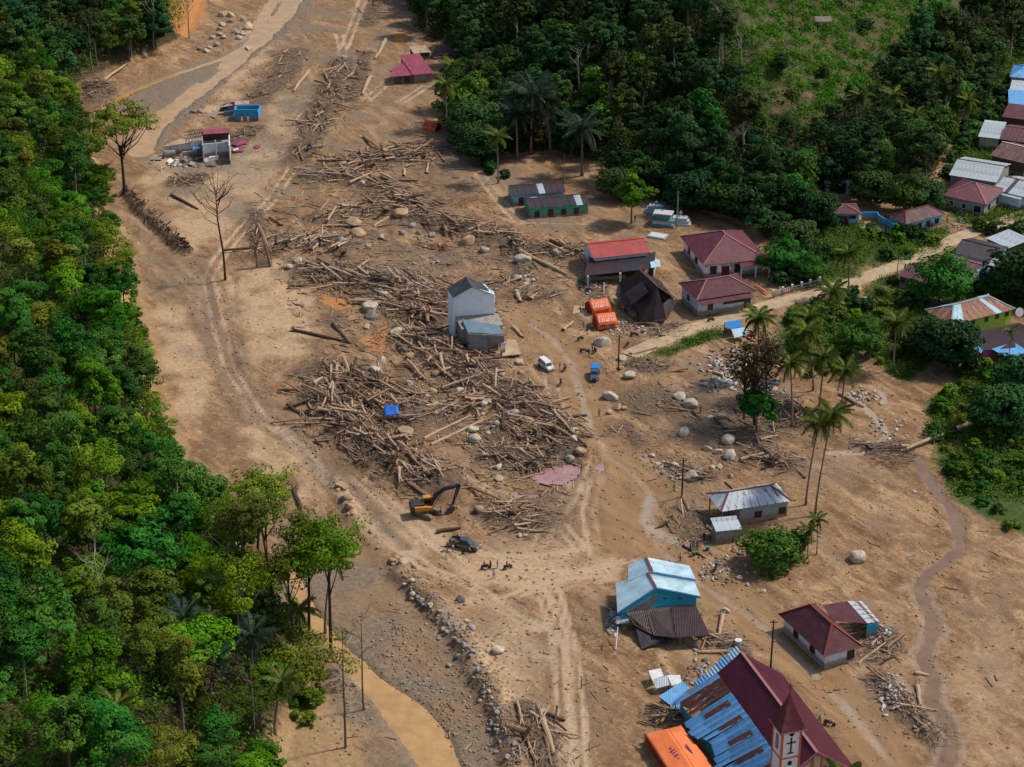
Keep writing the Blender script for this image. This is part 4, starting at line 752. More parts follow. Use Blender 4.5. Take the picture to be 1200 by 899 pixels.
for sg in (-1, 1):
    w = MB(); p0, p1 = Rb+pr*sg*(HW-0.6)+cd*0.8, Rf+pr*sg*(HW-0.6)-cd*0.75; w.bar(Vector((p0.x,p0.y,2.0)), Vector((p1.x,p1.y,2.0)), 0.2, 5.4); w.obj('side_wall', W_CREAM, s.root)
for k in (-0.72,-0.5,-0.28,-0.06,0.16,0.38,0.6,0.82):
    p = Rf+pr*k*(HW-0.6)-cd*0.44; top = zr_-(zr_-ze_)*abs(k)*(HW-0.6)/HW-0.3; MB().bar(Vector((p.x,p.y,-0.3)), Vector((p.x,p.y,top)), 0.16, 0.22).obj('trim_strip', ORANGE_TRIM, s.root)
    if k in (-0.28,-0.06,0.16,0.38): q = p+pr*0.55; MB().box(Vector((q.x,q.y,6.6 if abs(k) < 0.3 else 5.6)), (0.5,0.12,1.0), rz=math.atan2(pr.y,pr.x)).obj('window', mat('stained_blue_glass',(0.06,0.22,0.5),rough=0.3), s.root)
# bell tower at the left of the front
def ray_plane(u, v, p0, n):
    d = Vector(ray(u, v)); o = Vector((0,0,CAM_H)); t = (p0-o).dot(n)/d.dot(n); return o+d*t
tw = 2.8; fc = ray_plane(917,859,R1+cd*1.2,cd); zt_ = fc.z-s.z0; TC = fc+pr*tw/2-cd*tw/2; TC.z = s.z0
yawc = math.atan2(pr.y, pr.x)
t_ = thing('bell_tower', 'white bell tower with orange edges, dark cross and pointed wine red spire', 'tower', TC, yawc)   # local x along the front, -y towards the viewer
MB().box((0,0,zt_/2-0.4), (tw-0.1,tw-0.1,zt_+0.8)).obj('shaft', mat('white_tower_paint',(0.74,0.74,0.74),(0.55,0.52,0.48),0.7,0.8,0.1,6,0.25,0.45), t_)
for i in (-1,1):
    for j in (-1,1): MB().box((i*(tw/2-0.1),j*(tw/2-0.1),zt_/2-0.4), (0.26,0.26,zt_+0.78)).obj('corner_trim', ORANGE_TRIM, t_)
for zz in (zt_-4.3, zt_-8.2): MB().box((0,0,zz), (tw+0.04,tw+0.04,0.22)).obj('band', ORANGE_TRIM, t_)
ce = MB(); ce.box((0,0,zt_+0.06), (tw+0.9,tw+0.9,0.16)); ce.obj('cornice', mat('pink_cornice',(0.45,0.22,0.22)), t_)
v0 = 812.0; zs = zt_+3
for _ in range(60):
    if proj(TC.x, TC.y, s.z0+zs)[1] > v0: zs += 0.12
sp = MB(); n8 = 4; hs = tw/2+0.42
vs4 = [(-hs,-hs,zt_+0.15),(hs,-hs,zt_+0.15),(hs,hs,zt_+0.15),(-hs,hs,zt_+0.15)]; k6 = 0.45; vm = [(x_*k6,y_*k6,zt_+0.15+(zs-zt_)*0.45) for x_,y_,_z in vs4]; sp._add([Vector(p) for p in vs4+vm+[(0,0,zs)]], [(0,1,5,4),(1,2,6,5),(2,3,7,6),(3,0,4,7),(4,5,8),(5,6,8),(6,7,8),(7,4,8),(3,2,1,0)]); sp.obj('spire', roofmat('faded_wine_spire_metal',(0.10,0.010,0.022),0.2,(0.045,0.016,0.018),tone=0.2), t_)
fx_ = MB(); fx_.box((0,0,zs+0.7), (0.1,0.1,1.5)); fx_.box((0,0,zs+0.95), (0.7,0.1,0.1)); fx_.obj('spire_cross', CAPRUST, t_)
DK = mat('dark_maroon_paint',(0.05,0.012,0.016)); yf = -tw/2+0.03
cr = MB(); cr.box((0,yf,zt_-2.3), (0.18,0.12,2.4)); cr.box((0,yf,zt_-1.9), (1.35,0.12,0.17)); cr.box((0,yf,zt_-3.55), (0.85,0.12,0.16)); cr.obj('cross', DK, t_)
for zz in (zt_-0.55, zt_-5.2):
    d_ = MB(); d_.tube([(0,yf-0.04,zz),(0,yf+0.05,zz)], 0.34, 14); d_.obj('round_window', DK, t_)
MB().box((-tw/2+0.03,0,zt_-2.3), (0.12,0.7,2.2)).obj('window', mat('blue_tower_glass',(0.06,0.13,0.26),rough=0.3), t_)
# blue side aisle: loose corrugated sheets
al = Site('side_aisle_roof', 'battered bright blue corrugated side roof with rusty strips along the church', 'roof', 850, 850)
rg = random.Random(5); o2 = s.o-al.o
inn0, inn1 = Rb-pr*(HW*0.54)+dz*0.54+Vector((0,0,0.12)), Rf-pr*(HW*0.54)+dz*0.54+Vector((0,0,0.12))
out0, out1 = P(787,823,al.z0+3.0)-al.o, P(872,936,al.z0+3.0)-al.o
inn0, inn1 = inn0+o2, inn1+o2; NB = 20
def corrug(p0, p1, q1, q0, m, name='roof_sheet', lift=0.0):
    """corrugated sheet: p0-p1 outer edge, q0-q1 inner edge"""
    k = 9; V = []; F = []
    for i in range(k):
        t = i/(k-1); zc = 0.07*(1 if i % 2 else -1)+lift
        for (a_, b_) in ((p0,p1),(q0,q1)): V.append(a_.lerp(b_, t)+Vector((0,0,zc)))
    V2 = [v+Vector((0,0,-0.03)) for v in V]
    for i in range(k-1): F.append((2*i, 2*i+1, 2*i+3, 2*i+2)); F.append((2*k+2*i+2, 2*k+2*i+3, 2*k+2*i+1, 2*k+2*i))
    U = (p1-p0).length; uv = [((i//2)/(k-1)*U, 0 if i % 2 == 0 else (q0-p0).length) for i in range(2*k)]*2
    link(bpy.data.objects.new(name, raw_mesh(name, V+V2, F, m, uv)), al.root)
for i in range(NB):
    t0, t1 = i/NB, (i+1)/NB-0.002; q0, q1, p0, p1 = inn0.lerp(inn1,t0), inn0.lerp(inn1,t1), out0.lerp(out1,t0), out0.lerp(out1,t1)
    kx = rg.uniform(-0.02,0.05)+0.10*math.sin(i*0.8); sag = 0.25*math.sin(i*1.3)+rg.uniform(-0.08,0.08)
    p0, p1 = p0.lerp(q0,kx)+Vector((0,0,sag)), p1.lerp(q1,kx+rg.uniform(-0.04,0.04))+Vector((0,0,sag+rg.uniform(-0.06,0.06)+(0.5 if i % 5 == 3 else 0)))
    corrug(p0, p1, q1, q0, RUSTDARK if i in (1,2,3) else BLUEROOF, lift=0.03*(i % 2))
    if i >= 5 and i % 3 == 2:
        a0, a1 = p0.lerp(q0,rg.uniform(0.3,0.4)), p1.lerp(q1,0.35); corrug(a0+Vector((0,0,0.16)), a1.lerp(a0,0.2)+Vector((0,0,0.16)), a1.lerp(q1,0.78)+Vector((0,0,0.16)), a0.lerp(q0,0.78)+Vector((0,0,0.16)), RUSTDARK, 'rusty_strip')
for i in range(4):
    t0, t1 = i/4, (i+1)/4-0.01; a_, b_ = Rb+o2-pr*HW*0.95+dz*0.95-cd*1.6, Rb+o2-cd*1.6+Vector((0,0,0.1)); e_ = cd*1.7; corrug(a_.lerp(b_,t0), a_.lerp(b_,t1), a_.lerp(b_,t1)+e_, a_.lerp(b_,t0)+e_, PALEBLUE if i % 2 else BLUEROOF)
al2 = al
for p in (out0, out0.lerp(out1,0.33), out0.lerp(out1,0.66), out1): MB().box((p.x+0.6,p.y,1.0), (0.18,0.18,3.2)).obj('post', TIMBER, al.root)
w = MB(); w.bar(Vector((out0.x,out0.y,0.8)).lerp(Vector((inn0.x,inn0.y,0.8)),0.25), Vector((out1.x,out1.y,0.8)).lerp(Vector((inn1.x,inn1.y,0.8)),0.25), 0.2, 2.4); w.obj('wall', W_TEAL, al.root)
# small wreck of white and blue sheets beside the aisle
s = Site('wrecked_stall', 'wrecked stall of tilted white and blue roof sheets beside the church', 'stall', 782, 822)
s.slab('white_sheet', FRAME_W, [(760,786,1.7),(774,783,1.6),(778,792,1.2),(764,797,1.3)]); s.slab('white_sheet', SILVER2, [(764,797,1.5),(783,791,1.8),(788,802,1.3),(769,807,1.0)]); s.slab('white_sheet', FRAME_W, [(782,791,1.8),(797,791,1.6),(799,801,1.2),(787,803,1.4)])
s.slab('blue_sheet', SKYROOF, [(772,816,1.6),(800,798,2.2),(809,808,2.0),(785,826,1.2)]); s.slab('blue_sheet', SKYROOF, [(785,826.5,1.2),(797,818,1.6),(797,838,0.6),(788,842,0.3)])
s.slab('rust_sheet', RUSTROOF, [(790,822,1.9),(806,808,2.1),(846,789,3.2),(852,800,2.9)]); s.wall('wall', W_TEAL, [(767,808,0.9),(785,803,1.0)], th=0.15)
for u, v in ((762,792),(799,801),(775,816)): s.post(u, v, 1.3, 0.07)
# ---- green house pair in the mid distance
house('house', 'long jade green house half buried in mud, under a dark roof', (621,246), (692,240), (616,232), 2.3, 3.6, 'gable', 'x', 0.45, W_GREEN, DARKROOF, cap=CAPRUST, wins=[('f',-0.40,0.9,1.2,1.5),('f',0.07,0.9,1.2,1.5),('f',0.29,0.9,1.2,1.5)], doors=[('f',-0.16,1.3,1.9)], sheets=9, ragged=0.5, mats=[DARKROOF,DARKROOF,DARKROOF,BROWNROOF,DARKROOF,DARKROOF,DARKROOF,SILVER2,BROWNROOF])
house('house', 'dark roofed pale blue house directly behind the jade green house', (601,230), (663,225), (596,217), 2.6, 3.9, 'gable', 'x', 0.45, W_BLUE, DARKROOF, cap=CAPRUST, wins=[('f',-0.1,1.2,1.4,1.2),('f',0.2,1.2,1.4,1.2)], doors=[('f',-0.36,1.2,1.9)], sheets=8, ragged=0.3, mats=[DARKROOF,DARKROOF,DARKROOF,DARKROOF,SILVER2,DARKROOF,BROWNROOF,DARKROOF])
# ---- far houses at the top
ROSE = roofmat('rose_red_roof_metal', (0.27,0.035,0.065), 0.04, tone=0.08, dirtamt=0.06)
house('house', 'distant house with two part rose red roof beside tall palms', (484,88), (508,85.5), (481,70), 2.6, 4.2, 'shed', 'x', 0.4, W_GREY, ROSE)
s = Site('open_shelter', 'distant open shelter with low rose red roof joined to the red roofed house', 'shelter', 470, 95)
s.slab('roof_slope', ROSE, [(458,90,2.4),(484,88,2.4),(481,72,3.4),(460,78,3.2)])
for u, v in ((460,90),(472,89),(482,88)): s.post(u, v, 2.3, 0.15)
house('shed', 'distant shed with flat tan sheet roof above the rose red roof', (485,63), (505,61), (484,56.5), 2.2, 2.8, 'shed', 'x', 0.3, W_BROWNW, roofmat('tan_roof_sheet',(0.40,0.30,0.18),0.05), cat='shed')
s = Site('collapsed_house', 'collapsed purple roofed house at the edge of the far forest', 'house', 522, 66)
s.slab('roof_slope', BROWNROOF, [(505,66,0.8),(522,64,1.4),(524,54,2.6),(512,52,2.0)]); s.slab('roof_slope', BROWNROOF, [(522,65,1.4),(540,62,0.8),(542,55,1.6),(524,54,2.6)]); s.slab('white_sheet', FRAME_W, [(528,57,2.0),(539,56,1.7),(540,59,1.3),(529,60,1.6)]); s.wall('wall', W_PALE, [(508,67,0.8),(538,65,0.8)])
# ---- two wrecked buildings in the upper left
s = Site('ruined_house', 'white two storey ruin with a strip of red roof and open upper floor', 'house', 252, 180)
A0, A1, B0, B1 = (237,160,4.0), (268,157,4.0), (237,151,5.4), (268,149,5.4)
s.slab('roof_slope', ROSE, [(238,157.5,5.2),(269,155.5,5.2),(269,150,5.6),(238,152,5.6)]); s.slab('upper_floor', CONCRETE, [(236,172,2.6),(269,169,2.6),(269,158,2.6),(236,160,2.6)], 0.25)
s.wall('front_wall', W_WHITE, [(236.5,173,2.5),(268.5,170,2.5)], th=0.25); s.wall('parapet', W_WHITE, [(236.5,169,3.4),(268.5,166,3.4)], zb=2.3, th=0.2); s.wall('back_wall', W_BROWNW, [(237,155,4.9),(268,153,4.9)]); s.wall('side_wall', W_WHITE, [(268.5,170,5.0),(268.5,158,5.0)]); s.wall('side_wall', W_GREY, [(237,170,4.6),(237,160,4.8)])
for u in (237,252,268): s.post(u, 164.5 if u < 260 else 163, 5.0, 0.16, FRAME_W)
for u in (241,247,254,261): MB().box(s.pt(u,175,1.2)+Vector((0,-0.15,0)), (0.9,0.1,1.6)).obj('window', DARKIN, s.root)
for k in range(6): MB().bar(s.pt(218+k*3.4,166-k*0.8,3.0), s.pt(222+k*3.2,154-k*0.4,4.2), 0.12).obj('rafter', DARKTIMBER, s.root)
for k in range(3): MB().bar(s.pt(216,163-k*4,3.1+k*0.4), s.pt(237,159-k*4,3.6+k*0.4), 0.12).obj('batten', DARKTIMBER, s.root)
s2 = Site('ruined_house', 'low roofless grey ruin wing with leaning white panels left of the white ruin', 'house', 212, 184)
s2.wall('back_wall', W_WHITE, [(192,171,2.4),(214,168,2.6),(236,163,3.0)]); s2.wall('front_wall', W_WHITE, [(193,177,1.6),(205,176.5,1.7)]); s2.wall('front_wall', W_WHITE, [(214,178,1.2),(231,176,1.3)]); s2.wall('side_wall', W_GREY, [(191,172,2.4),(192,178,1.8)]); s2.slab('roof_sheet', M_CONC, [(189,172,2.6),(215,168.5,2.8),(237,161,3.2),(210,163,3.2)]); s2.slab('blue_panel', SKYROOF, [(226,176,1.7),(235,175,1.7),(235,171,2.2),(226,172,2.2)])
for p, q in (((196,181,0.2),(203,171,2.6)), ((206,180,0.2),(210,171,2.4)), ((199,176,1.2),(205,181,0.3))): MB().bar(s2.pt(*p), s2.pt(*q), 0.25, 0.08).obj('leaning_panel', FRAME_W, s2.root)
for k, (u, v) in enumerate(((183,188),(199,191),(214,190),(233,188),(242,190),(250,187),(225,194),(248,195))):
    o = MB().slab([(-1.2,-0.6,0.3),(1.2,-0.5,0.5),(1.3,0.6,0.9),(-1.1,0.5,0.6)], 0.1).obj('wall_fragment', FRAME_W if k % 3 else W_BLUE); p = G(u, v); o.location = p; o.rotation_euler = (0.2*(k%3),0.1,k*1.3); tag(o, 'fallen wall fragment lying before the low grey ruin', 'debris', 'wall fragments by the ruin')
s = Site('ruined_house', 'bright blue ruin with doorways and no roof by the upper river', 'house', 288, 138)
for (u0, u1, zt0, zt1) in ((274,282,1.9,2.0),(284.5,289,2.0,2.0),(291.5,302,2.0,2.0)): s.wall('front_wall', W_SKY, [(u0,133,zt0),(u1,132.8,zt1)], zb=-0.4, th=0.25)
s.wall('lintel', W_SKY, [(274,128.5,3.0),(302,128.3,3.0)], zb=2.0, th=0.2); s.wall('back_wall', W_SKY, [(277,123.5,2.9),(305,123,2.9)]); s.wall('side_wall', W_SKY, [(302,131,2.6),(305,123.5,2.9)]); s.wall('side_wall', W_SKY, [(274,131,2.4),(277,124,2.9)])
s2 = Site('collapsed_house', 'collapsed grey and pink roof leaning against the blue ruin', 'house', 262, 134)
s2.slab('roof_slope', BROWNROOF, [(255,131,0.8),(274,131,1.2),(275,119,3.0),(262,122,2.4)]); s2.slab('roof_slope', roofmat('pink_grey_sheet',(0.34,0.24,0.24),0.1), [(258,126,2.0),(274,118,3.0),(292,118,2.6),(292,122,2.0),(276,123,2.4)]); s2.wall('wall', W_SKY, [(262,130.5,1.4),(273,130,1.4)]); s2.slab('fallen_slab', CONCRETE, [(246,136,0.3),(255,126,1.2),(257,131,1.0),(252,138,0.3)], 0.15)
s = Site('fallen_roof', 'crumpled magenta roof sheets lying right of the white ruin', 'roof', 283, 170)
CR = roofmat('magenta_roof_sheet',(0.25,0.03,0.09),0.1)
for pts in ([(270,168,0.4),(285,163,0.9),(293,166,0.5),(278,171,0.3)], [(272,174,0.3),(288,171,0.8),(285,177,0.3),(274,178,0.2)], [(297,171,0.2),(305,169,0.5),(306,172,0.2),(299,174,0.2)]): s.slab('roof_sheet', CR, pts, 0.05)
s.slab('white_strip', FRAME_W, [(273,175,0.8),(279,173,1.0),(280,175,0.6),(274,177,0.5)], 0.05)
# ---- the village on the right
house('house', 'small blue house with square maroon roof and a post in front', (976,251), (1010,250.5), (975.5,239), 3.2, 4.3, 'hip', 'x', 0.5, W_BLUE, MAROON2, wins=[('f',-0.3,2.2,1.6,1.0),('f',0.2,2.2,2.2,1.0)], doors=[('f',-0.05,1.6,2.6)], fm=W_SKY)
s = Site('yard_wall', 'bright blue boundary wall round a bare earth yard', 'wall', 1030, 262); s.wall('wall_panel', W_SKY, [(1010,248.5,2.0),(1028,248.5,2.0)]); s.wall('wall_panel', W_SKY, [(1028,248.5,2.0),(1030,252,2.0)]); s.wall('wall_panel', W_SKY, [(1030,252,2.0),(1048.5,263,2.0)]); s.slab('paving', CONCRETE, [(1007,271,0.15),(1044,272.5,0.15),(1040,264,0.15),(1007,263.5,0.15)], 0.3)
house('house', 'light blue house with patchy rusted roof in the village', (1061.5,263), (1108,251), (1034,254), 2.9, 4.6, 'hip', 'x', 0.5, W_BLUE, roofmat('patchy_rust_roof',(0.10,0.036,0.042),0.3,(0.40,0.34,0.34),tone=0.3), cap=CAPRUST, wins=[('f',-0.36,1.5,1.2,1.2),('f',-0.12,1.5,1.2,1.2),('f',0.36,1.5,1.2,1.2)], doors=[('f',0.12,1.2,2.1)], hipk=0.8)
house('house', 'long grey walled house with maroon hipped roof and corner veranda in the village', (1101,228), (1156,240), (1121,209), 3.3, 5.6, 'hip', 'x', 0.6, W_HOUSEGREY, MAROON, wins=[('f',-0.28,1.6,1.2,1.4),('f',0.02,1.6,1.2,1.4),('f',0.34,1.5,2.0,1.9),('r',0.2,1.5,2.0,2.0),('r',-0.25,1.5,2.0,2.0)], fm=FRAME_W)
house('house', 'wide silver zinc roof behind the long maroon house', (1112,205), (1168,214), (1120,182), 3.8, 5.6, 'gable', 'x', 0.4, W_GREY, SILVER2, cap=CAPRUST, sheets=12)
house('house', 'silver zinc roofed house at the right edge behind the long maroon house', (1163,222), (1204,232), (1180,203), 3.4, 5.0, 'gable', 'x', 0.4, W_PALE, SILVER2, cap=CAPRUST, sheets=9, mats=[SILVER2,SILVER2,SILVER2,BROWNROOF,SILVER2])
house('house', 'silver roofed annex with dark square patch at the right edge', (1165,226), (1196,234), (1176,218), 3.0, 3.8, 'shed', 'x', 0.3, W_PALE, SILVER2, sheets=6)
house('house', 'rust brown gabled house on the slope at the right edge', (1160,182), (1202,192), (1172,163), 3.8, 5.6, 'gable', 'x', 0.4, W_BROWNW, roofmat('rust_brown_roof',(0.10,0.04,0.035),0.35,(0.25,0.11,0.06),tone=0.3), cap=FRAME_W)
house('house', 'pale zinc roofed house on the slope beside banana plants', (1146,160), (1172,163), (1137,142), 3.4, 4.2, 'shed', 'x', 0.4, W_CREAM, SILVER2, sheets=6)
house('house', 'maroon roofed house stepping down right of the pale zinc roof', (1171,163), (1206,168), (1180,145), 3.4, 5.0, 'gable', 'x', 0.4, W_BROWNW, MAROON2, sheets=7)
house('house', 'bright blue roofed house at the top of the right edge', (1183,90), (1215,93), (1190,75), 3.2, 4.8, 'hip', 'x', 0.4, W_CREAM, SKYROOF, cap=CAPBLUE)
house('house', 'long bright blue roof below the topmost blue roof at the right edge', (1182,122), (1215,124), (1180,109), 3.2, 4.2, 'shed', 'x', 0.4, W_BROWNW, SKYROOF, sheets=5)
house('house', 'maroon roofed house below the long blue roof at the right edge', (1174,137), (1215,142), (1180,124), 3.0, 3.8, 'shed', 'x', 0.4, W_BROWNW, MAROON2)
house('house', 'silver corrugated roof between the two blue roofs at the right edge', (1183,105), (1215,108), (1185,96), 3.0, 3.6, 'shed', 'x', 0.4, W_BROWNW, SILVER, sheets=5)
house('house', 'lime green house with half rusted half pale blue hipped roof', (1115,381), (1190,362), (1088,362), 4.6, 6.6, 'hip', 'x', 0.5, W_LIME, RUSTROOF, cap=mat('pale_blue_cap',(0.25,0.42,0.5)), wins=[('f',-0.36,3.6,0.9,1.0),('f',-0.14,3.6,0.9,1.0),('f',0.08,3.6,0.9,1.0),('f',0.26,3.6,0.9,1.0),('f',0.42,3.6,0.9,1.0)], sheets=10, mats=[PALEBLUE,PALEBLUE,RUSTROOF,RUSTROOF,RUSTROOF,RUSTROOF,RUSTROOF,PALEBLUE,RUSTROOF,RUSTROOF], hipk=0.9, fm=DARKTIMBER)
s = Site('annex', 'low dark brown roofed magenta annex with blue eaves below the lime green house', 'annex', 1165, 420)
s.slab('roof_slope', BROWNROOF, [(1123,394,3.2),(1194,378,3.2),(1215,388,3.0),(1215,405,2.6),(1152,411,2.4)]); s.slab('blue_sheet', SKYROOF, [(1117,394,2.9),(1123,392.5,3.2),(1152,409.5,2.5),(1150,414,2.3)]); s.wall('wall', W_PINK, [(1152,412,2.2),(1170,409,2.2)]); s.wall('wall', W_PINK, [(1124,397,2.9),(1151,412,2.2)])
s.slab('blue_awning', SKYROOF, [(1162,409,2.5),(1188,401,2.8),(1206,412,2.4),(1183,420,1.9)]); s.slab('blue_awning', SKYROOF, [(1187,420,1.8),(1200,416,1.9),(1206,424,1.5),(1194,428,1.4)])
for u, v in ((1163,410),(1184,420),(1195,427)): s.post(u, v, 1.9, 0.07)
house('house', 'black roofed house beside the road at the right edge', (1115,296), (1160,307), (1152,282), 3.2, 4.6, 'gable', 'x', 0.4, W_PALE, DARKROOF, cap=BROWNROOF, wins=[('f',0.2,1.5,1.2,1.2)])
house('house', 'white sheet roofed shelter beside the road at the right edge', (1155,279), (1182,291), (1176,269), 3.0, 3.6, 'shed', 'x', 0.3, W_BROWNW, SILVER2, sheets=5)
house('house', 'low rust red roofed house behind the roadside pole', (1052,323), (1088,333), (1075,306), 2.6, 3.8, 'gable', 'x', 0.4, W_BROWNW, MAROON2)
house('house', 'streaky rust red roof behind the big round tree', (1103,312), (1140,322), (1122,300), 2.8, 4.0, 'gable', 'x', 0.4, W_PALE, roofmat('streaky_rust_roof',(0.12,0.035,0.04),0.3,(0.4,0.36,0.36),tone=0.3))
# roadside stall
s = Site('roadside_stall', 'roadside stall with bright blue tarpaulin and pale sheet lean-to', 'stall', 862, 392)
s.slab('tarpaulin', mat('blue_tarpaulin',(0.02,0.22,0.62),(0.015,0.17,0.5),2,0.45), [(848.5,377.5,2.3),(867,375,2.5),(869.5,383,2.1),(853.5,385,2.0)], 0.04); s.slab('pale_sheet', PALEBLUE, [(857,386,1.9),(875,383,2.1),(877,391,1.4),(861,396,1.2)], 0.05)
for u, v in ((849,378),(854,385),(869,383),(876,391)): s.post(u, v, 1.8, 0.06)
s.wall('counter', W_BROWNW, [(850,383,0.9),(857,388,0.9)], th=0.5)
# ================================================================== vegetation
def leafmat(name, dark, mid_, light, var=0.07):
    m, n, l, b = _mat(name); b.inputs['Roughness'].default_value = 0.6; b.inputs['Specular IOR Level'].default_value = 0.10
    at = n.new('ShaderNodeAttribute'); at.attribute_name = 'tone'; r = n.new('ShaderNodeValToRGB'); e = r.color_ramp.elements; e.new(0.5)
    for q, (p, c) in zip(e, ((0.0,dark),(0.5,mid_),(1.0,light))): q.position = p; q.color = rgb(c)
    l.new(at.outputs['Fac'], r.inputs[0]); oi = n.new('ShaderNodeObjectInfo'); hs = n.new('ShaderNodeHueSaturation')
    def mr(a, bb):
        q = n.new('ShaderNodeMapRange'); l.new(oi.outputs['Random'], q.inputs[0]); q.inputs[3].default_value = a; q.inputs[4].default_value = bb; return q.outputs[0]
    l.new(mr(0.5-var*0.55, 0.5+var*0.45), hs.inputs['Hue']); mul_ = n.new('ShaderNodeMath'); mul_.operation = 'FRACT'; k = n.new('ShaderNodeMath'); k.operation = 'MULTIPLY'; k.inputs[1].default_value = 7.31; l.new(oi.outputs['Random'], k.inputs[0]); l.new(k.outputs[0], mul_.inputs[0])
    v = n.new('ShaderNodeMapRange'); l.new(mul_.outputs[0], v.inputs[0]); v.inputs[3].default_value = 0.65; v.inputs[4].default_value = 1.4; hs.inputs['Saturation'].default_value = 1.06; l.new(v.outputs[0], hs.inputs['Value']); l.new(r.outputs[0], hs.inputs['Color']); l.new(hs.outputs[0], b.inputs['Base Color'])
    tr = n.new('ShaderNodeBsdfTranslucent'); l.new(hs.outputs[0], tr.inputs[0]); mx = n.new('ShaderNodeMixShader'); mx.inputs[0].default_value = 0.28
    l.new(b.outputs[0], mx.inputs[1]); l.new(tr.outputs[0], mx.inputs[2]); l.new(mx.outputs[0], n['Material Output'].inputs['Surface']); return m
LF_A = leafmat('bright_green_leaves', (0.040,0.100,0.008), (0.085,0.190,0.014), (0.170,0.285,0.026)); LF_B = leafmat('deep_green_leaves', (0.020,0.066,0.012), (0.044,0.125,0.018), (0.090,0.195,0.030)); LF_C = leafmat('olive_leaves', (0.050,0.068,0.010), (0.105,0.135,0.018), (0.19,0.215,0.034))
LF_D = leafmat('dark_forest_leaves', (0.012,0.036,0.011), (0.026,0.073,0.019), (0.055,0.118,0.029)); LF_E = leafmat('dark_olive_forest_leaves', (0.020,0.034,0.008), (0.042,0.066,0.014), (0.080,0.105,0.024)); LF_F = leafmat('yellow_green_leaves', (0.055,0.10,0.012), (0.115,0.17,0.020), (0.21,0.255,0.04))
LF_P = leafmat('palm_fronds', (0.035,0.062,0.012), (0.085,0.125,0.022), (0.18,0.19,0.045), 0.05); LF_PD = leafmat('dark_palm_fronds', (0.012,0.028,0.018), (0.030,0.058,0.036), (0.075,0.10,0.062), 0.03); LF_DRY = leafmat('dry_brown_fronds', (0.07,0.05,0.025), (0.14,0.10,0.05), (0.24,0.18,0.10), 0.02); LF_RED = leafmat('reddish_sparse_leaves', (0.045,0.030,0.015), (0.085,0.055,0.025), (0.10,0.11,0.03), 0.02)
LF_S = leafmat('undergrowth_leaves', (0.020,0.052,0.007), (0.055,0.120,0.014), (0.13,0.205,0.026)); LF_SD = leafmat('dark_undergrowth_leaves', (0.010,0.026,0.007), (0.022,0.055,0.013), (0.055,0.095,0.022))  # the second set is a darker green for the right hill
BARK = mat('grey_brown_bark', (0.20,0.155,0.115), (0.09,0.065,0.045), 1.5, 0.95, 0.4, 6); PALEBARK = mat('pale_bark', (0.40,0.35,0.29), (0.22,0.18,0.14), 1.2, 0.95, 0.3, 6); DARKBARK = mat('dark_bark', (0.075,0.052,0.038), (0.03,0.022,0.016), 1.5, 0.95, 0.3, 6); PALMBARK = mat('palm_trunk_bark', (0.27,0.22,0.17), (0.15,0.115,0.085), 2.0, 0.95, 0.3, 5)
def leaf_quads(rs, C, N, size, ell=0.62):
    """rhombic leaves at centres C facing normals N"""
    n = len(C); N = N/np.linalg.norm(N, axis=1, keepdims=True); t = rs.normal(size=(n,3)); t -= (t*N).sum(1, keepdims=True)*N; t /= np.linalg.norm(t, axis=1, keepdims=True); b = np.cross(N, t)
    s = size*rs.uniform(0.6, 1.35, (n,1)); dro = N*s*0.18
    V = np.stack([C-t*s-dro, C+b*s*ell, C+t*s-dro, C-b*s*ell], 1).reshape(-1,3); return V, np.arange(4*n).reshape(-1,4)
def crown_mesh(name, seed, rx, rz, zc, nclump, nleaf, size, m, cr=0.30, low=-0.55, hollow=0.5, flatk=0.5, wild=0.35):
    rs = np.random.RandomState(seed); D = rs.normal(size=(nclump*3,3)); D /= np.linalg.norm(D, axis=1, keepdims=True); D = D[D[:,2] > low][:nclump]; k = len(D)
    lob = 1+wild*np.sin(D[:,0]*3.1+seed)*np.cos(D[:,1]*2.7+seed*1.7)+rs.uniform(-0.18,0.15,k); rr = rs.uniform(hollow,1.0,k)**0.6*lob
    C0 = D*rr[:,None]*np.array([rx,rx,rz])+np.array([0,0,zc]); csz = rx*cr*rs.uniform(0.6,1.3,k); tone0 = rs.uniform(0,1,k)
    idx = np.repeat(np.arange(k), nleaf); off = rs.normal(size=(len(idx),3)); off /= np.maximum(np.linalg.norm(off, axis=1, keepdims=True), 0.6)
    C = C0[idx]+off*csz[idx][:,None]*np.array([1,1,flatk]); N = D[idx]*0.5+off*0.45+np.array([0,0,0.55])+rs.normal(size=(len(idx),3))*0.35
    V, Q = leaf_quads(rs, C, N, size); tone = np.repeat(np.clip(0.55*tone0[idx]+0.45*rs.uniform(0,1,len(idx)),0,1), 4)
    return np_mesh(name, V, Q, m, tone), C0
def trunk_mesh(name, seed, h, r, zc, C0, m, nl=8, lean=0.4):
    rg = random.Random(seed); q = MB(); lx, ly = rg.uniform(-lean,lean), rg.uniform(-lean,lean); top = Vector((lx,ly,zc*0.95)); random.seed(seed)
    mid1 = Vector((lx*0.3,ly*0.4,zc*0.4)); q.tube([(0,0,-0.6),(0,0,0.3),mid1,top], [r*1.35,r,r*0.8,r*0.5], 7, True, 0.08)
    for i in rg.sample(range(len(C0)), min(nl, len(C0))):
        c = Vector(C0[i]); st = mid1.lerp(top, rg.uniform(0.3,1.0)); mp = st.lerp(c,0.5)+Vector((0,0,-0.1*(c-st).length)); q.tube([st, mp, c.lerp(st,0.08)], [r*0.42,r*0.26,r*0.10], 5, False)
    return q.mesh(name, m)
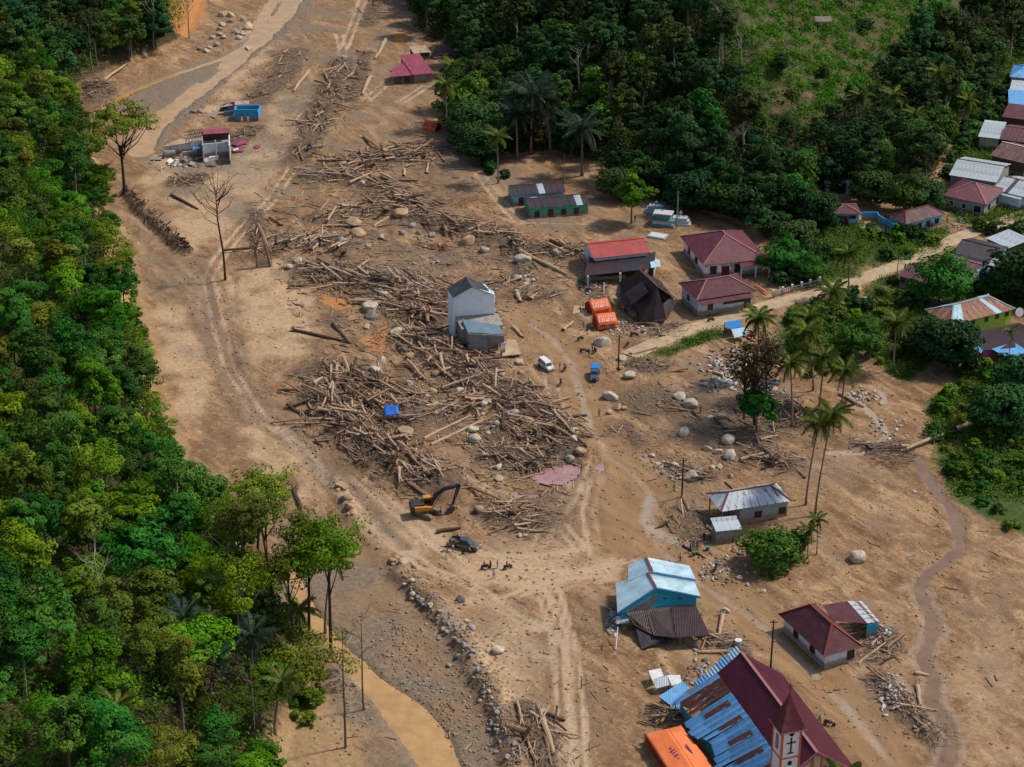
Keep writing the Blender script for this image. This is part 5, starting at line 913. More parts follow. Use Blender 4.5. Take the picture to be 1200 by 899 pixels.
def tree_kind(seed, h, rx, m, bark=BARK, nclump=46, nleaf=56, size=0.40, low=-0.5, rzk=None, **kw):
    rz_ = rzk or h*0.30; zc = h-rz_*0.95; c, C0 = crown_mesh('crown', seed, rx, rz_, zc, nclump, nleaf, size, m, low=low, **kw); return trunk_mesh('trunk', seed, h, min(0.05+h*0.016, 0.22+h*0.002), zc, C0, bark), c
def place_tree(kind, p, label, rz=0, sc=1.0, group=None, name='tree', cat='tree', zs=1.0):
    o = thing(name, label, cat, p, rz, group); ax_ = random.uniform(0.86,1.16); o.scale = (sc*ax_, sc/ax_, sc*zs); o.rotation_euler = (random.uniform(-0.07,0.07), random.uniform(-0.07,0.07), rz); inst(kind[0], 'trunk', o); inst(kind[1], 'crown', o); return o
L_KINDS = [tree_kind(1,12,3.9,LF_A,rzk=4.2,size=0.26,nleaf=105), tree_kind(2,10,4.2,LF_A,low=-0.8,size=0.26,nleaf=105), tree_kind(3,13,3.6,LF_B,rzk=4.6,size=0.26,nleaf=105), tree_kind(4,11,4.5,LF_B,low=-0.8,size=0.26,nleaf=105), tree_kind(5,12,3.8,LF_C,PALEBARK,nclump=42,hollow=0.3,size=0.26,nleaf=92), tree_kind(6,9,3.7,LF_F,nclump=40,low=-0.8,size=0.25,nleaf=98), tree_kind(7,14,3.5,LF_C,PALEBARK,nclump=34,nleaf=80,hollow=0.2,size=0.26,rzk=4.6), tree_kind(8,8,3.8,LF_A,low=-0.9,size=0.25,nleaf=105), tree_kind(9,11,4.0,LF_B,wild=0.5,size=0.26,nleaf=105,rzk=4)]
L_KINDS += [tree_kind(10,13,4.4,LF_A,PALEBARK,nclump=26,nleaf=120,size=0.20,hollow=0.2,wild=0.8,cr=0.36,rzk=4.6), tree_kind(11,15,3.0,LF_B,PALEBARK,nclump=40,nleaf=90,size=0.22,rzk=5.8,hollow=0.3,cr=0.34), tree_kind(12,10,5.0,LF_C,BARK,nclump=60,nleaf=80,size=0.18,cr=0.2,rzk=2.6,low=-0.3,flatk=0.4), tree_kind(13,9,3.4,LF_RED,PALEBARK,nclump=34,nleaf=30,size=0.2,hollow=0.2,rzk=3.6,low=-0.8)]
L_ADJ = ['bright green','low bright green','deep green','broad deep green','pale olive','yellow green','thin olive','bushy bright green','uneven deep green','lobed bright green','narrow tall green','flat topped olive','sparse brownish']; R_ADJ = ['dark green','tall dark green','broad dark green','dark olive','tall thin olive','mid green','low bushy dark green']
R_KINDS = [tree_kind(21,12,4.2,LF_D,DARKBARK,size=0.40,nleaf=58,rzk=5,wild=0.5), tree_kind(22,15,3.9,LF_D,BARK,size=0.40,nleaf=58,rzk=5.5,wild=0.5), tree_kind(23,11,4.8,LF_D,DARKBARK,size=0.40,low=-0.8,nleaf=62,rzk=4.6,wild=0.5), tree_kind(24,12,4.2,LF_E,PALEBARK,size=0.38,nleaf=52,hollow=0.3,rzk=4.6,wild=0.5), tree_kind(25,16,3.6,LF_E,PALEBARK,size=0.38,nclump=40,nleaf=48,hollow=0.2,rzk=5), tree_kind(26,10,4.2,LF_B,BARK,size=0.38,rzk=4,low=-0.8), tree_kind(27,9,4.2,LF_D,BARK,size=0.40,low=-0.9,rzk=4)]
# --- coconut palms
def frond_mesh(name, seed, L, droop, m, nl=22, ll=0.95):
    rs = np.random.RandomState(seed); V = []; T = []; t = np.linspace(0,1,nl); px = L*t*(1-0.10*droop*t); pz = L*(0.30*t-droop*0.62*t**2)
    for i in range(2, nl):
        w = math.sin(math.pi*(0.12+0.88*t[i]))**0.6*ll
        for sg in (-1,1):
            p = np.array([px[i],0,pz[i]]); q = p+np.array([0.35*w, sg*w*0.85, -0.55*w*rs.uniform(0.6,1.2)]); wd = np.array([0.11,0,0.02]); V += [p-wd,p+wd,q+wd*0.4,q-wd*0.4]; T += [rs.uniform(0,1)]*4
    for i in range(nl-1):
        for e in (0.05,): V += [np.array([px[i],-e,pz[i]]),np.array([px[i],e,pz[i]]),np.array([px[i+1],e,pz[i+1]]),np.array([px[i+1],-e,pz[i+1]])]; T += [0.7]*4
    return np_mesh(name, np.array(V), np.arange(len(V)).reshape(-1,4), m, np.array(T))
FR = [frond_mesh('frond',1,3.9,0.7,LF_P), frond_mesh('frond',2,4.0,1.15,LF_P), frond_mesh('frond',3,3.7,1.55,LF_P), frond_mesh('frond',4,3.3,1.9,LF_DRY)]
FRD = [frond_mesh('frond',5,5.4,0.45,LF_PD,26,1.2), frond_mesh('frond',6,5.4,0.85,LF_PD,26,1.2), frond_mesh('frond',7,5.0,1.3,LF_PD,26,1.2), frond_mesh('frond',8,4.6,1.6,LF_DRY,24,1.1)]
NUT = MB(); NUT.tube([(0,0,-0.18),(0,0,-0.1),(0,0,0.1),(0,0,0.18)],[0.06,0.16,0.16,0.05],7); NUTM = NUT.mesh('coconut', mat('green_coconut',(0.12,0.13,0.03)), True)
def palm(p, h, label, lean=(0,0), fr=FR, nf=20, seed=0, group='coconut palms', name='coconut_palm', tr=0.17, sc=1.0, cat='palm'):
    rg = random.Random(seed); o = thing(name, label, cat, p, 0, group); lx, ly = lean
    pts = [Vector((lx*t**1.6, ly*t**1.6, h*t-0.5*(t==0))) for t in (0,0.15,0.35,0.6,0.8,1.0)]; MB().tube(pts, [tr*1.7,tr*1.15,tr,tr*0.9,tr*0.8,tr*0.75], 8).obj('trunk', PALMBARK, o, True)
    top = pts[-1]
    for i in range(nf):
        a = i*2.39996+rg.uniform(-0.2,0.2); k = i/nf; tilt = -0.75+1.25*k+rg.uniform(-0.12,0.12); fm = fr[0] if k < 0.35 else fr[1] if k < 0.7 else fr[2] if k < 0.92 else fr[3]
        inst(fm, 'frond', o, top+Vector((0,0,0.15)), (0, tilt, a), sc*rg.uniform(0.9,1.14))
    if fr is FR:
        for i in range(4): inst(NUTM, 'coconut', o, top+Vector((0.28*math.cos(i*1.6),0.28*math.sin(i*1.6),-0.25)))
    return o
# (crown pixel, base pixel, label)
PALMS = [((960,497),(944,592),'left of the twin leaning coconut palms above the zinc roofed house'), ((976,487),(955,604),'right and taller of the twin leaning coconut palms above the zinc roofed house'),
 ((889,374),(887,445),'coconut palm standing behind the roadside stall'), ((944,388),(953,458),'coconut palm with full crown left of centre in the palm grove'), ((926,428),(928,500),'short coconut palm at the lower left of the palm grove'), ((966,418),(960,478),'coconut palm in the middle of the palm grove with brown fronds'), ((990,434),(986,480),'low coconut palm at the lower right of the palm grove'),
 ((976,342),(977,405),'coconut palm beside the bend of the concrete road'), ((994,297),(994,350),'coconut palm between the green field and the road'), ((948,372),(952,440),'coconut palm rising behind the grove next to the road'), ((1050,378),(1046,435),'lone coconut palm beside the earth path'),
 ((1100,84),(1096,155),'tall yellowing coconut palm on the hillside above the village'), ((1134,118),(1128,152),'coconut palm beside the pale zinc roof'), ((1072,134),(1068,166),'coconut palm with dry crown on the bare hillside patch'), ((1046,112),(1044,150),'coconut palm in the hillside trees left of the yellowing palm'), ((1008,112),(1008,146),'leftmost coconut palm on the hillside'),
 ((522,100),(524,165),'coconut palm standing over the far orange tent'), ((530,78),(531,150),'taller coconut palm behind the far orange tent'), ((990,916),(988,985),'coconut palm crown at the bottom edge before the church front'), ((582,160),(584,215),'small coconut palm at the forest edge above the dark roofed house'), ((152,44),(152,72),'coconut palm at the foot of the far left slope')]
def topz(base, u, v):
    """height of a vertical line over world point base at which photo row v is reached, and the lean needed"""
    h = 2.0
    while proj(base.x, base.y, base.z+h)[1] > v and h < 40: h += 0.15
    s_ = FOC/(np.array([base.x, base.y, base.z+h-CAM_H])@_F); return h, (u-proj(base.x, base.y, base.z+h)[0])/s_
for i, (c, b, lab) in enumerate(PALMS):
    p = G(*b); h, lx = topz(p, *c); palm(p, h, lab, (lx, random.uniform(-0.4,0.4)), seed=i, nf=18 if i > 10 else 22)
for i, (c, b, lab, sc_) in enumerate([((625,112),(622,180),'broad dark sago palm at the forest edge',1.35), ((682,152),(682,206),'dark sago palm right of the broad one at the forest edge',1.25), ((605,135),(606,186),'dark sago palm crowding the left of the broad one',1.1), ((640,128),(645,178),'dark sago palm leaning behind the broad one',1.1)]):
    p = G(*b); h, lx = topz(p, *c); palm(p, h, lab, (lx,0), FRD, 22, 40+i, 'dark sago palms', 'sago_palm', 0.3, sc_)
for i, (c, b, lab, dr_) in enumerate([((330,800),(322,860),'coconut palm drooping over the bare bank at the bottom left',FR), ((390,655),(381,745),'slim coconut palm among the tall riverside trees',FR), ((215,725),(222,772),'dry brown sago palm in the lower left forest',FRD), ((250,780),(252,826),'shaggy sago palm deep in the lower left forest',FRD), ((135,830),(132,880),'young palm with yellow green fronds in the lower left forest',FR), ((350,715),(352,742),'low palm at the edge of the orange river',FR), ((295,745),(296,800),'sago palm behind the drooping coconut palm',FRD)]):
    p = G(*b); h, lx = topz(p, *c); h = max(h, 2.5); palm(p, h, lab, (max(-3,min(3,lx)),0), dr_, 20, 60+i, 'palms of the left forest', 'coconut_palm' if dr_ is FR else 'sago_palm', 0.18, 0.9 if dr_ is FR else 0.75)
# --- areca cluster by the round bush
for i, (c, b, lab) in enumerate([((948,622),(946,655),'small feathery palm right of the round bush'), ((958,610),(957,650),'taller feathery palm right of the round bush'), ((940,632),(940,658),'lowest feathery palm against the round bush')]):
    p = G(*b); h, lx = topz(p, *c); palm(p, h, lab, (lx,0), FR, 12, 80+i, 'feathery palms by the round bush', 'feathery_palm', 0.09, 0.55)
p = G(1181,436); h, lx = topz(p, 1184, 388); palm(p, h, 'thin palm rising in front of the blue awning', (lx,0), FR, 12, 90, None, 'slender_palm', 0.08, 0.5)
# --- forests
def inmask(x, y, mk):
    i = min(max(bisect.bisect_left(GXL, x)-1, 0), len(GXL)-1); j = min(max(bisect.bisect_left(GYL, y)-1, 0), len(GYL)-1); return float(mk[j,i])
def in_poly_px(u, v, pg): return bool(inside(np.array([u]), np.array([v]), np.array(pg, float))[0])
rs = np.random.RandomState(3); placed = []
house_xy = [(o.location.x, o.location.y) for o in bpy.data.objects if o.get('category') in ('house','annex','shed','veranda')]
def try_place(x, y, rmin, near_house=5.0):
    for (a, b, r_) in placed:
        if (a-x)**2+(b-y)**2 < (0.5*(r_+rmin))**2: return False
    for (a, b) in house_xy:
        if (a-x)**2+(b-y)**2 < near_house**2: return False
    placed.append((x, y, rmin)); return True
nl_ = nr_ = 0
def lab_left(k, u, v, d):
    adj = L_ADJ[L_KINDS.index(k)] if k in L_KINDS else R_ADJ[R_KINDS.index(k)]
    dep = 'at the left forest edge' if d < 6 else 'in the second forest row' if d < 13 else 'deep in the left forest' if d < 24 else 'high on the left slope'
    wh = next(n for lim, n in ((60,'above the upper river'),(130,'at the far left inlet'),(200,'level with the white ruin'),(270,'beside the dark cut bank'),(340,'level with the dead tree'),(420,'beside the sandy bank'),(500,'above the grey channel'),(580,'at the bend of the bank'),(660,'level with the excavator'),(740,'behind the riverside row'),(820,'level with the teal house'),(2000,'at the bottom left corner')) if v < lim)
    return '%s tree %s, %s' % (adj, dep, wh)
def lab_right(k, u, v, d):
    adj = R_ADJ[R_KINDS.index(k)]; dep = 'at the right hill foot' if d < 9 else 'on the lower right hill' if d < 22 else 'halfway up' if d < 38 else 'high on the right hill'
    wh = next(n for lim, n in ((520,'above the rose red roof'),(590,'behind the far tent'),(650,'above the sago palms'),(720,'above the jade green house'),(790,'above the tombs'),(860,'above the large maroon house'),(930,'below the clearing'),(1000,'above the white graves'),(1060,'above the light blue house'),(1120,'above the long maroon house'),(2000,'above the blue roofs')) if u < lim)
    return '%s tree %s, %s' % (adj, dep, wh)
OPENB = [(330,790),(352,780),(440,860),(450,930),(310,930),(320,850)]
for _ in range(30000):
    x, y = rs.uniform(-190,-15), rs.uniform(205,620)
    d = inmask(x, y, dl)
    if d < 1.2: continue
    z = H(x, y); u, v = proj(x, y, z)
    if not (-45 < u < 420 and -20 < v < 985): continue
    if u > 180 and v < 52: continue
    if in_poly_px(u, v, OPENB): continue
    far = v < 130; rm = rs.uniform(4.3,6.2)
    if not try_place(x, y, rm): continue
    if v < 110: kd = [L_KINDS[k] for k in (2,3,6,8)]+R_KINDS[:5]
    else: kd = L_KINDS[:4]+L_KINDS+[L_KINDS[9],L_KINDS[10],L_KINDS[2]]
    k = kd[rs.randint(len(kd))]
    edge = d < 5
    place_tree(k, (x,y,z-0.2), lab_left(k, u, v, d), rs.uniform(0,6.28), (0.75 if edge and v > 180 else 1)*rs.uniform(0.68,1.15), 'trees of the left forest', 'broadleaf_tree', zs=rs.uniform(0.85,1.2)); nl_ += 1
    if nl_ >= 290: break
for _ in range(30000):
    x, y = rs.uniform(-60,205), rs.uniform(380,640)
    d = inmask(x, y, dr)
    if d < 1.0: continue
    z = H(x, y); u, v = proj(x, y, z)
    if not (440 < u < 1240 and -28 < v < 330): continue
    clr = inmask(x, y, clearing) > 0.2
    if clr and rs.uniform() > 0.008: continue
    below = 850 < u < 1060 and v < 185
    if in_poly_px(u, v, [(1040,-40),(1140,-40),(1140,60),(1040,90)]) and rs.uniform() > 0.25: continue
    if 1075 < u < 1112 and 100 < v < 155 and rs.uniform() > 0.1: continue
    rm = rs.uniform(5.6,7.4)
    if not try_place(x, y, rm, 8.0): continue
    k = R_KINDS[rs.randint(len(R_KINDS))] if v < 240 or u > 930 else R_KINDS[[0,2,5,6][rs.randint(4)]]
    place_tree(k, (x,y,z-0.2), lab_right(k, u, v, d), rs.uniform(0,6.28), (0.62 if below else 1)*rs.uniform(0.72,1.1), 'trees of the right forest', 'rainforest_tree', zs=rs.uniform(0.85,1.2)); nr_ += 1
    if nr_ >= 290: break
print('TREES', nl_, nr_)
# bare pale trunks standing in the forest
def bare_tree_mesh(seed, h, r, m, nb=7, spread=0.35, fork=2, twigs=True):
    rg = random.Random(seed); q = MB(); top = Vector((rg.uniform(-0.05,0.05)*h, rg.uniform(-0.05,0.05)*h, h)); pts = [Vector((0,0,-0.5)), Vector((0,0,h*0.3)), top*0.65+Vector((rg.uniform(-.3,.3),0,0)), top]
    q.tube(pts, [r*1.2,r,r*0.7,r*0.2], 7)
    for i in range(nb):
        t = rg.uniform(0.4,0.95); st = pts[1].lerp(top, t); a = i*2.4+rg.uniform(-0.4,0.4); L = h*spread*(1.15-t*0.6)*rg.uniform(0.7,1.2); en = st+Vector((math.cos(a)*L*0.7, math.sin(a)*L*0.7, L*0.75)); md = st.lerp(en,0.5)+Vector((math.cos(a),math.sin(a),-0.3))*L*0.1
        q.tube([st, md, en], [r*0.4,r*0.26,r*0.06], 5, False)
        if twigs:
            for k in range(4):
                s0 = md.lerp(en, rg.uniform(0,0.8)); e = s0+Vector((rg.uniform(-1,1),rg.uniform(-1,1),rg.uniform(0.2,1)))*L*0.3; q.tube([s0, e], [r*0.14,r*0.03], 4, False)
    return q.mesh('trunk', m)
BT = [bare_tree_mesh(1,17,0.24,PALEBARK), bare_tree_mesh(2,14,0.2,PALEBARK,9), bare_tree_mesh(3,18,0.2,BARK,5,0.2)]
for i, (u, v, lab) in enumerate([(846,85,'bare white branched tree left of the pair on the cleared slope'),(868,92,'bare white branched tree right of the pair on the cleared slope'),(930,40,'thin bare trunk at the top of the cleared slope'),(1108,48,'bare pale trunk on the upper right slope'),(1125,62,'leaning bare pale trunk on the upper right slope'),(1144,82,'short bare pale trunk above the village'),(108,82,'tall bare pale trunk at the far left forest edge'),(118,130,'bare pale trunk standing before the upper river gravel'),(62,60,'bare trunk in the far left forest'),(180,55,'slim bare trunk beside the orange scarp'),(222,45,'white leaning trunk on the orange scarp'),(724,118,'pale trunk in the dark rainforest'),(678,118,'pale trunk standing left in the dark rainforest'),(120,740,'pair of slim pale stems in the left forest'),(300,880,'grey leafless tree at the bottom of the left bank')]):
    p = G(u, v); o = inst(BT[i % 3], 'bare_tree', None, p, (0, random.uniform(-0.08,0.12), i*1.7), random.uniform(0.75,1.0)); tag(o, lab, 'tree', 'bare trees')
# --- single trees that stand out
def special(name, label, kind, base, h0, htop, zs=1.0, sc=None):
    p = G(*base); h, _ = topz(p, base[0], htop); place_tree(kind, p-Vector((0,0,0.2)), label, 0.7, sc or h/h0, None, name)
# umbrella tree
uc, uC = crown_mesh('crown', 51, 8.6, 4.2, 15.8, 64, 84, 0.30, LF_C, cr=0.19, low=-0.25, hollow=0.45, flatk=0.4); ut = trunk_mesh('trunk', 51, 20, 0.42, 11.0, uC, DARKBARK, 15, 0.6)
p = G(146,224); h, _ = topz(p, 146, 122); place_tree((ut,uc), p, 'sparse umbrella crowned tree standing alone above the riverbed', 0.3, h/20.5, None, 'umbrella_tree')
dt = bare_tree_mesh(8, 21, 0.24, DARKBARK, 20, 0.46); p = G(264,328); o = inst(dt, 'dead_tree', None, p, (0,0,0.4), 1.0); tag(o, 'leafless dead tree standing alone in the flood mud', 'tree')
k_small = tree_kind(61,10,3.6,LF_A,size=0.34,nclump=52,low=-0.8); special('tree', 'dense bright green tree at the forest edge behind the red roofed house', k_small, (740,262), 10, 206)
kb, kbC = crown_mesh('crown', 62, 4.6, 3.4, 3.2, 70, 60, 0.30, LF_B, low=-0.75); kt = trunk_mesh('trunk', 62, 5, 0.25, 3.0, kbC, DARKBARK)
p = G(906,660); place_tree((kt,kb), p, 'large round dark green bush in front of the zinc roofed house', 0, 1.0, None, 'round_bush', 'bush')
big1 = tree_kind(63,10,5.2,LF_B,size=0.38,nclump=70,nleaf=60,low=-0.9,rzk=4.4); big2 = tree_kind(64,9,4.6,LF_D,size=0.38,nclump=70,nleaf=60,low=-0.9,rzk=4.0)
for (b, ht, k, lab) in [((1100,358),300,big1,'big round tree hiding the rust red roofs by the road'), ((1108,432),376,big2,'big dark tree in front of the lime green house'), ((1082,415),372,big2,'dark round tree left of the one by the lime green house'), ((1190,350),292,big2,'dark tree at the right edge above the lime green house'), ((1165,350),318,big1,'tree behind the ridge of the lime green house'), ((1170,508),452,big2,'dark tree on the grassy knoll at the right edge'), ((1195,470),415,big2,'dark tree below the blue awning at the right edge'), ((930,300),258,big2,'dark tree right of the large maroon house'), ((912,322),282,big1,'dark green tree behind the pale fence'), ((955,268),226,big2,'dark tree beside the white graves'), ((1060,250),205,big1,'bushy green tree behind the light blue house'), ((1085,248),212,big2,'dark tree between the light blue house and the long maroon house'), ((872,258),214,big2,'dark tree right behind the large maroon house'), ((845,252),205,big1,'dark tree standing left behind the large maroon house'),((810,248),200,big2,'dark tree above the graves'), ((945,330),300,big1,'leafy tree at the pale fence beside the road'), ((545,150),92,big1,'bushy tree right of the palms over the far tent'), ((556,168),118,big2,'dark tree below the palms over the far tent'), ((540,128),78,big2,'dark tree behind the palms over the far tent'), ((566,190),148,big2,'dark tree at the forest corner above the dark roofed house'), ((556,140),100,big2,'dark tree tucked behind the bushy one at the palms'), ((540,158),118,big1,'yellowish bushy tree under the palms over the far tent'), ((548,176),140,big2,'low dark tree right below the palms'), ((575,180),140,big1,'bushy tree left of the sago palms'), ((722,232),196,big2,'dark tree at the forest foot near the jade green house'), ((940,262),222,big1,'bushy tree left of the small blue house'), ((1020,240),200,big2,'dark tree behind the blue boundary wall'), ((1000,420),376,big1,'leafy tree in the middle of the palm grove')]: special('tree', lab, k, b, 10 if k is big1 else 9, ht)
rk = (trunk_mesh('trunk', 71, 14, 0.22, 8, crown_mesh('crown',71,3.6,4.2,10,44,20,0.26,LF_RED,hollow=0.3,low=-0.8)[1], DARKBARK, 26, 0.8), crown_mesh('crown',71,3.6,4.2,10,44,20,0.26,LF_RED,hollow=0.3,low=-0.8)[0])
for (b, ht, lab) in [((884,500),385,'sparse brownish tree over the strewn rubbish'), ((872,492),402,'thin brown twiggy tree left over the strewn rubbish'), ((898,470),395,'leafless looking twiggy tree beside the palm grove')]: special('twiggy_tree', lab, rk, b, 14, ht)
special('tree', 'low dark green tree clump below the twiggy trees', tree_kind(72,7,2.6,LF_B,nclump=40,low=-0.9,size=0.3), (886,506), 7, 458)
# tall riverside trees at the lower left
tall = [tree_kind(81,22,4.6,LF_A,DARKBARK,nclump=56,nleaf=90,size=0.20,rzk=3.6,hollow=0.25,low=-0.4,cr=0.26), tree_kind(82,24,3.6,LF_C,DARKBARK,nclump=44,nleaf=80,size=0.20,rzk=3.8,hollow=0.25,cr=0.26), tree_kind(83,20,4.2,LF_F,DARKBARK,nclump=46,nleaf=90,size=0.20,rzk=3.2,hollow=0.25,cr=0.26)]
for (b, ht, k, lab) in [((388,770),608,tall[0],'tall bright green tree leaning over the orange river, rightmost of the riverside row'), ((362,752),600,tall[0],'tall tree with dark trunk next to the rightmost riverside tree'), ((326,742),575,tall[1],'tall thin tree behind the riverside row'), ((345,770),648,tall[2],'tall tree with yellow green crown over the bare bank'), ((290,740),585,tall[1],'tall olive tree left in the riverside row'), ((300,690),548,tall[0],'tall tree at the bend of the bank before the grey mud')]: special('tall_tree', lab, k, b, {0:22,1:24,2:20}[tall.index(k)], ht)
dead2 = bare_tree_mesh(12, 22, 0.17, BARK, 8, 0.26, twigs=True)
for (b, ht, lab) in [((405,876),735,'tall bare trunk standing on the bare bank by the orange river'), ((426,832),720,'forked bare trunk behind the tallest one at the orange river')]:
    p = G(*b); h, _ = topz(p, b[0], ht); tag(inst(dead2, 'bare_tree', None, p, (0,-0.02,b[0]), h/22), lab, 'tree')
special('bush', 'rounded bright green shrub on the bare bank below the tall trees', tree_kind(84,5,3.4,LF_F,nclump=60,nleaf=130,low=-0.9,size=0.13,rzk=2.2), (352,800), 5, 742)
# --- shrubs
SH = [tree_kind(91,2.6,1.7,LF_A,nclump=22,nleaf=34,size=0.26,low=-0.9,rzk=1.3), tree_kind(92,2.2,1.6,LF_B,nclump=22,nleaf=34,size=0.26,low=-0.9,rzk=1.1), tree_kind(93,3.0,1.8,LF_D,nclump=22,nleaf=34,size=0.3,low=-0.9,rzk=1.5), tree_kind(94,2.0,1.5,LF_F,nclump=18,nleaf=30,size=0.24,low=-0.9,rzk=1.0)]
SHPOLY = [([(905,325),(915,275),(985,300),(970,318),(940,334),(912,340)],34,(1,2),'shrub growing between the pale fence and the green field'), ([(1000,262),(1060,272),(1110,268),(1095,288),(1050,306),(1025,300)],26,(0,1,2),'shrub in front of the light blue house'), ([(990,345),(1060,322),(1085,345),(1090,390),(1070,430),(1040,445),(1005,395)],40,(0,1,2,3),'shrub in the thicket beside the earth path'), ([(925,370),(985,355),(1000,400),(1000,440),(960,450),(915,420)],46,(0,1,3),'shrub under the palm grove'), ([(1088,480),(1140,440),(1210,440),(1210,640),(1160,610),(1115,575),(1092,530)],64,(0,1,1,3),'shrub on the grassy knoll at the right edge'), ([(1120,262),(1205,262),(1205,290),(1180,300),(1130,275)],10,(1,2),'shrub by the road at the right edge'), ([(1105,215),(1120,160),(1170,110),(1185,80),(1182,130),(1150,150),(1125,180),(1115,205)],34,(1,2,2),'shrub on the slope left of the blue roofs'), ([(1190,60),(1205,50),(1205,72),(1190,72)],6,(1,2),'shrub above the topmost blue roof'), ([(1100,330),(1205,300),(1205,360),(1150,345)],20,(1,2),'shrub behind the lime green house'), ([(1130,430),(1200,424),(1200,450),(1130,460)],14,(0,3),'shrub in front of the magenta annex'), ([(145,280),(185,470),(205,540),(190,545),(165,440),(140,330)],22,(0,1,3),'shrub clinging to the sandy left bank'), ([(325,780),(400,820),(390,870),(330,870)],10,(0,3),'shrub on the bare bank by the orange river'), ([(560,190),(590,200),(600,212),(575,208)],6,(2,),'shrub at the foot of the sago palms')]
for (pg, nsh, kinds, lab) in SHPOLY:
    a = np.array(pg); c = 0
    for _ in range(nsh*8):
        u, v = rs.uniform(a[:,0].min(), a[:,0].max()), rs.uniform(a[:,1].min(), a[:,1].max())
        if not in_poly_px(u, v, pg): continue
        p = G(u, v)
        if any((p.x-hx)**2+(p.y-hy)**2 < 25 for hx, hy in house_xy): continue
        ki = kinds[rs.randint(len(kinds))]; place_tree(SH[ki], p-Vector((0,0,0.15)), ['bright green ','deep green ','dark ','yellow green '][ki]+lab, rs.uniform(0,6.28), rs.uniform(0.5,1.15), lab.replace('shrub','shrubs',1), 'shrub', 'shrub'); c += 1
        if c >= nsh: break
# --- undergrowth: uncountable leaf cover on both slopes and the grass
def cover(name, label, n, test, m, size, spread, nleaf, hz, cat, xr, yr):
    P0 = []; tr_ = 0
    while len(P0) < n and tr_ < n*12:
        tr_ += 1; x, y = rs.uniform(*xr), rs.uniform(*yr)
        if not test(x, y): continue
        z = H(x, y); u, v = proj(x, y, z)
        if -40 < u < 1240 and -30 < v < 960: P0.append((x, y, z))
    P0 = np.array(P0); idx = np.repeat(np.arange(len(P0)), nleaf); off = rs.normal(size=(len(idx),3))*np.array([spread,spread,hz]); off[:,2] = np.abs(off[:,2])
    N = rs.normal(size=(len(idx),3))*0.6+np.array([0,0,1.0]); V, Q = leaf_quads(rs, P0[idx]+off, N, size); tone = np.repeat(np.clip(0.6*rs.uniform(0,1,len(P0))[idx]+0.4*rs.uniform(0,1,len(idx)),0,1), 4)
    o = link(bpy.data.objects.new(name, np_mesh(name, V, Q, m, tone))); tag(o, label, cat, kind='stuff'); return o
cover('undergrowth', 'leafy undergrowth beneath the trees of the left slope', 7000, lambda x, y: inmask(x,y,dl) > 2.2 and rs.uniform() < 0.9, LF_S, 0.28, 1.0, 16, 1.7, 'undergrowth', (-190,-15), (205,620))
cover('dark_undergrowth', 'dark undergrowth beneath the rainforest of the right hill', 8000, lambda x, y: inmask(x,y,dr) > 1.0 and inmask(x,y,clearing) < 0.3, LF_SD, 0.38, 1.1, 13, 1.8, 'undergrowth', (-60,205), (380,640))
cover('weeds', 'low bright weeds on the cleared slope and the village grass', 12000, lambda x, y: inmask(x,y,M['grass'])*rs.uniform(0.6,1.2) > 0.5, LF_S, 0.22, 0.7, 12, 0.45, 'weeds', (-10,205), (300,640))
cover('low_bushes', 'low bushy crops and ferns covering the cleared slope', 620, lambda x, y: inmask(x,y,clearing) > 0.3 and inmask(x,y,dr) > 3 and rs.uniform() < 0.8, LF_A, 0.30, 0.75, 60, 0.75, 'bushes', (40,205), (430,640))
# ================================================================== driftwood
LOGM = [mat('bleached_log_wood', (0.52,0.37,0.25), (0.30,0.19,0.115), 2.5, 0.9, 0.3, 8), mat('brown_log_wood', (0.34,0.205,0.12), (0.16,0.09,0.05), 2.5, 0.9, 0.3, 8), mat('dark_wet_log_wood', (0.10,0.066,0.042), (0.045,0.03,0.02), 2.5, 0.85, 0.3, 8)]
def log_geo(seed, kind):
    rg = random.Random(seed); random.seed(seed); q = MB(); b1, b2 = rg.uniform(-0.02,0.02), rg.uniform(-0.03,0.03)
    q.tube([(-10,0,0),(-4,b1*22,b2*12),(3,-b1*20,b2*20),(10,b2*14,0)], [1.12,1.0,0.86,0.6], 7, True, 0.12)
    if kind == 1:   # root plate
        for k in range(6): a = k*1.05; q.tube([(-9.6,0,0),(-10.6,math.cos(a)*1.5,math.sin(a)*1.5),(-11.2,math.cos(a)*2.6,math.sin(a)*2.4)], [0.6,0.4,0.12], 4, False)
    if kind == 2:   # branch stubs
        for k in range(3): a = rg.uniform(0,6.28); x0 = rg.uniform(-2,9); q.tube([(x0,0,0),(x0+2.0,math.cos(a)*3.0,math.sin(a)*3.0)], [0.4,0.15], 4, False)
    q.V = [Vector((v.x/20, v.y, v.z)) for v in q.V]; return q
GEO = [log_geo(i, i % 4 if i % 4 < 3 else 0) for i in range(8)]
LOGMESH = [[g.mesh('log', m) for m in LOGM] for g in GEO]
rl = random.Random(11); logs = []
def flow_angle(dpx, u, v):
    a, b = P(u, v), P(u+dpx[0], v+dpx[1]); return math.atan2(b.y-a.y, b.x-a.x)
